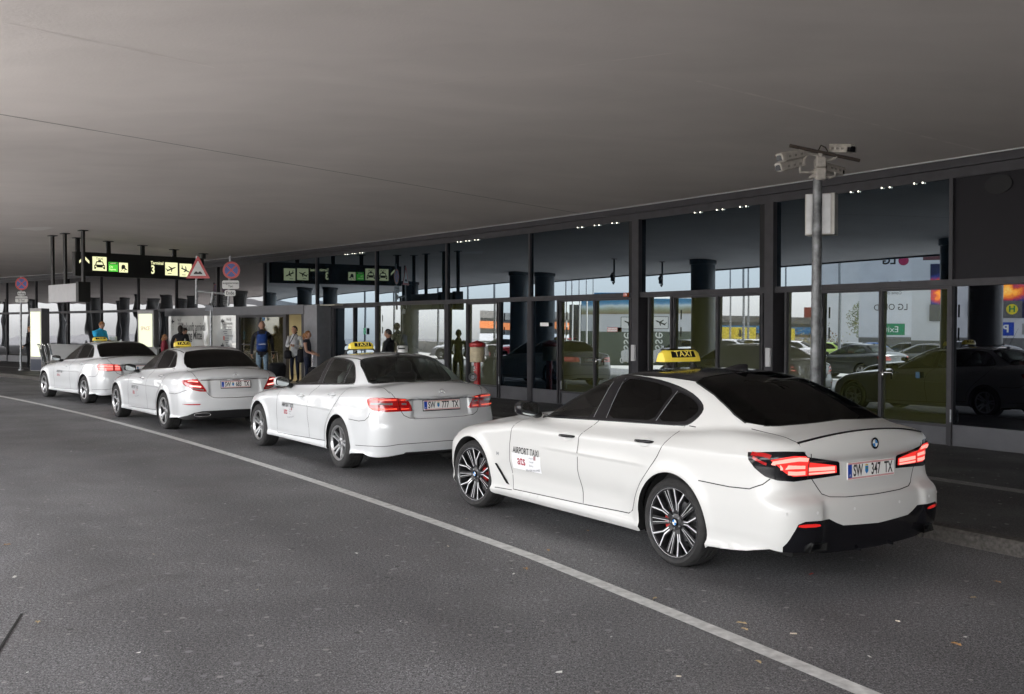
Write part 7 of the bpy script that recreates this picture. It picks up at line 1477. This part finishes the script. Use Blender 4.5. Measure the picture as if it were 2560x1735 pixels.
b = MB(); b.prism([(-3.0, 1.601), (2.2, 1.601), (2.2, 5.2), (-3.0, 5.2)], -.4, 0, Mx); b.build('wall_panel', M_bwhite, o)
b = MB(); b.prism([(-1.6, 2.6), (1.3, 2.6), (1.3, 5.0), (-1.6, 5.0)], .001, .02, Mx); b.build('space_poster', galaxy(), o)
b = MB(); b.prism([(-1.1, 2.61), (1.35, 2.61), (1.35, 3.45), (-1.1, 3.45)], .021, .10, Mx); s_ = b.build('stop_plate', M_dgrey, o); text('stop_number', '09', .62, Mx @ Matrix.Translation((.25, 3.03, .101)), mat('pale_digits', (.75, .70, .55), .5, emit=(1, .9, .7), estr=1.5), s_); b = MB(); disc(b, Mx, .26, .101, .11, cx=-.65, cy=3.03); b.build('stop_disc', mat('stop_yellow', (.75, .62, .03), .4), s_); text('stop_letter', 'H', .42, Mx @ Matrix.Translation((-.65, 3.03, .111)), mat('stop_green', (.01, .25, .08), .4), s_, bold=.03)
b = MB(); b.prism([(-.75, 1.72), (-.05, 1.72), (-.05, 2.38), (-.75, 2.38)], .001, .02, Mx); p_ = b.build('parking_panel', M_blue, o); text('parking_letter', 'P', .52, Mx @ Matrix.Translation((-.4, 2.05, .02)), M_white, p_, bold=.03); b = MB(); b.prism([(-.04, 1.74), (.65, 1.74), (.65, 2.36), (-.04, 2.36)], .001, .01, Mx); b.build('hand_panel', mat('grey_pictogram', (.3, .3, .3), .5), o); b = MB(); b.prism([(-1.6, 1.78), (-1.1, 1.78), (-1.1, 2.32), (-1.6, 2.32)], .001, .01, Mx); b.build('trolley_panel', mat('grey_pictogram', (.3, .3, .3), .5), o)
# red and white bollard hydrant, lamp posts, flagpoles
o = empty('white_head_hydrant', beh(2452, 27.5), 0, 'red hydrant with white head beside the outer lane', 'hydrant'); b = MB(); b.tube((0, 0, 0), (0, 0, .85), .075, n=18); b.build('post', MATS['hydrant_red'], o, smooth=50); b = MB(); b.box((0, 0, 1.02), (.3, .3, .3), bev=.05); b.build('head', M_white, o); b = MB(); b.lathe([(.2, 1.17), (.2, 1.22), (.05, 1.28)], n=20); b.build('cap', MATS['hydrant_red'], o)
LPn = 0
for px, D, h in ((985, 72, 9), (1095, 70, 9), (1236, 66, 8.5), (1870, 74, 7.5), (1825, 80, 6.8), (1945, 60, 8), (2098, 52, 9), (690, 80, 9)):
    q, r, n = board(px, D); o = empty('lamp_post', q, 0, ['slim street lamp left of the entrance sign reflection', 'street lamp mirrored beside the ceiling camera', 'twin arm street lamp mirrored left of the red standpipe', 'double arm street lamp above the parked cars', 'shorter street lamp before the blue band', 'leaning street lamp mirrored left of the camera mast', 'thick street lamp before the red building', 'street lamp beyond the entrance end'][LPn], 'street lamp', 'street lamps across the road'); LPn += 1
    b = MB(); b.tube((0, 0, 0), (0, 0, h), .09, .05, 12); b.build('pole', M_steel, o, smooth=50); b = MB(); b.path([(-1.0 * r.x, -1.0 * r.y, h), (0, 0, h + .02), (1.0 * r.x, 1.0 * r.y, h)], .03, 6); b.build('arm', M_steel, o)
    for s in (-1, 1): b = MB(); b.box((s * 1.1 * r.x, s * 1.1 * r.y, h - .02), (.5, .22, .08), rz=math.atan2(r.y, r.x)); b.build('lamp_head', M_dgrey, o)
for k, px in enumerate((1415, 1430, 1448, 1466, 1483)): 
    q = beh(px, 52 + k); o = empty('flagpole', q, 0, 'tall thin white flagpole in the row across the road', 'flagpole', 'flagpoles in a row across the road'); b = MB(); b.tube((0, 0, 0), (0, 0, 9), .05, .03, 10); b.build('pole', M_white, o, smooth=50); b = MB(); b.lathe([(.05, 9), (.07, 9.06), (.01, 9.12)], n=10); b.build('finial', M_white, o)
# ceiling cameras under the canopy edge
for k, (px, D) in enumerate(((1535, 39.4), (1655, 40.2))):
    q = beh(px, D); o = empty('ceiling_camera', q + Vector((0, 0, cz_at(q))), 0, ['dark dome camera on a drop pole under the canopy edge', 'second drop pole camera under the canopy edge, nearer the terminal end'][k], 'camera', 'cameras hung under the canopy edge'); b = MB(); b.tube((0, 0, .03), (0, 0, -.95), .035); b.path([(0, 0, -.9), (.12, 0, -1.0), (.28, 0, -.95)], .03, 8); b.tube((0, 0, 0), (0, 0, -.02), .12); b.build('drop_pole', M_black, o, smooth=50); b = MB(); b.box((.30, 0, -.82), (.14, .14, .18), bev=.03); b.box((.34, 0, -.66), (.34, .12, .12), M=Matrix.Rotation(.35, 3, 'Y'), bev=.02); b.build('camera_housing', M_black, o, smooth=40)
# tree by the red building
q = beh(2158, 82); tr_ = empty('young_tree', q, 0, 'young leafy street tree between the red building and the white cube', 'tree'); b = MB(); b.path([(0, 0, 0), (.05, 0, 1.2), (-.02, .03, 2.4), (.03, 0, 4.2)], [.09, .075, .06, .02], 8)
for k in range(9): a_ = k * 2.4; z_ = 1.7 + k * .25; b.path([(0, 0, z_), (.5 * math.cos(a_), .5 * math.sin(a_), z_ + .45), (.95 * math.cos(a_), .95 * math.sin(a_), z_ + .8)], [.03, .02, .008], 5)
b.build('trunk', mat('bark', (.10, .08, .06), .9), tr_); lf = MB()
for k in range(1500):
    a_, h_ = rng.uniform(0, 2 * PI), rng.beta(1.6, 1.5); R_ = 1.25 * math.sin(PI * (.12 + .8 * h_)) * math.sqrt(rng.uniform(.15, 1)) * (1 + .2 * math.sin(3 * a_ + 5 * h_)); c = Vector((R_ * math.cos(a_), R_ * math.sin(a_), 1.7 + 3.2 * h_)); s_ = rng.uniform(.05, .10); u_ = Vector(rng.normal(size=3)).normalized(); v_ = u_.orthogonal().normalized(); lf.mi = int(rng.rand() < .4); lf.add([c - u_ * s_, c - v_ * s_ * .5, c + u_ * s_, c + v_ * s_ * .5], [(0, 1, 2, 3)])
lf.build('crown', [mat('leaf_green', (.09, .13, .03), .6), mat('leaf_yellow', (.20, .19, .04), .6)], tr_)
# hedge far right behind the lot
q = beh(1930, 92); hd = empty('autumn_shrub', q, 0, 'bushy autumn coloured shrub behind the parked cars', 'shrub'); lf = MB()
for k in range(1600): c = Vector((rng.normal() * 1.6, rng.normal() * 1.6, abs(rng.normal()) * .9 + .2)); s_ = rng.uniform(.07, .14); u_ = Vector(rng.normal(size=3)).normalized(); v_ = u_.orthogonal().normalized(); lf.mi = int(rng.rand() < .5); lf.add([c - u_ * s_, c - v_ * s_ * .5, c + u_ * s_, c + v_ * s_ * .5], [(0, 1, 2, 3)])
lf.build('foliage', [MATS['leaf_yellow'], mat('leaf_rust', (.16, .08, .03), .6)], hd)
# far building line closing the horizon
q0, q1 = pol(62, 40), pol(62, 110)
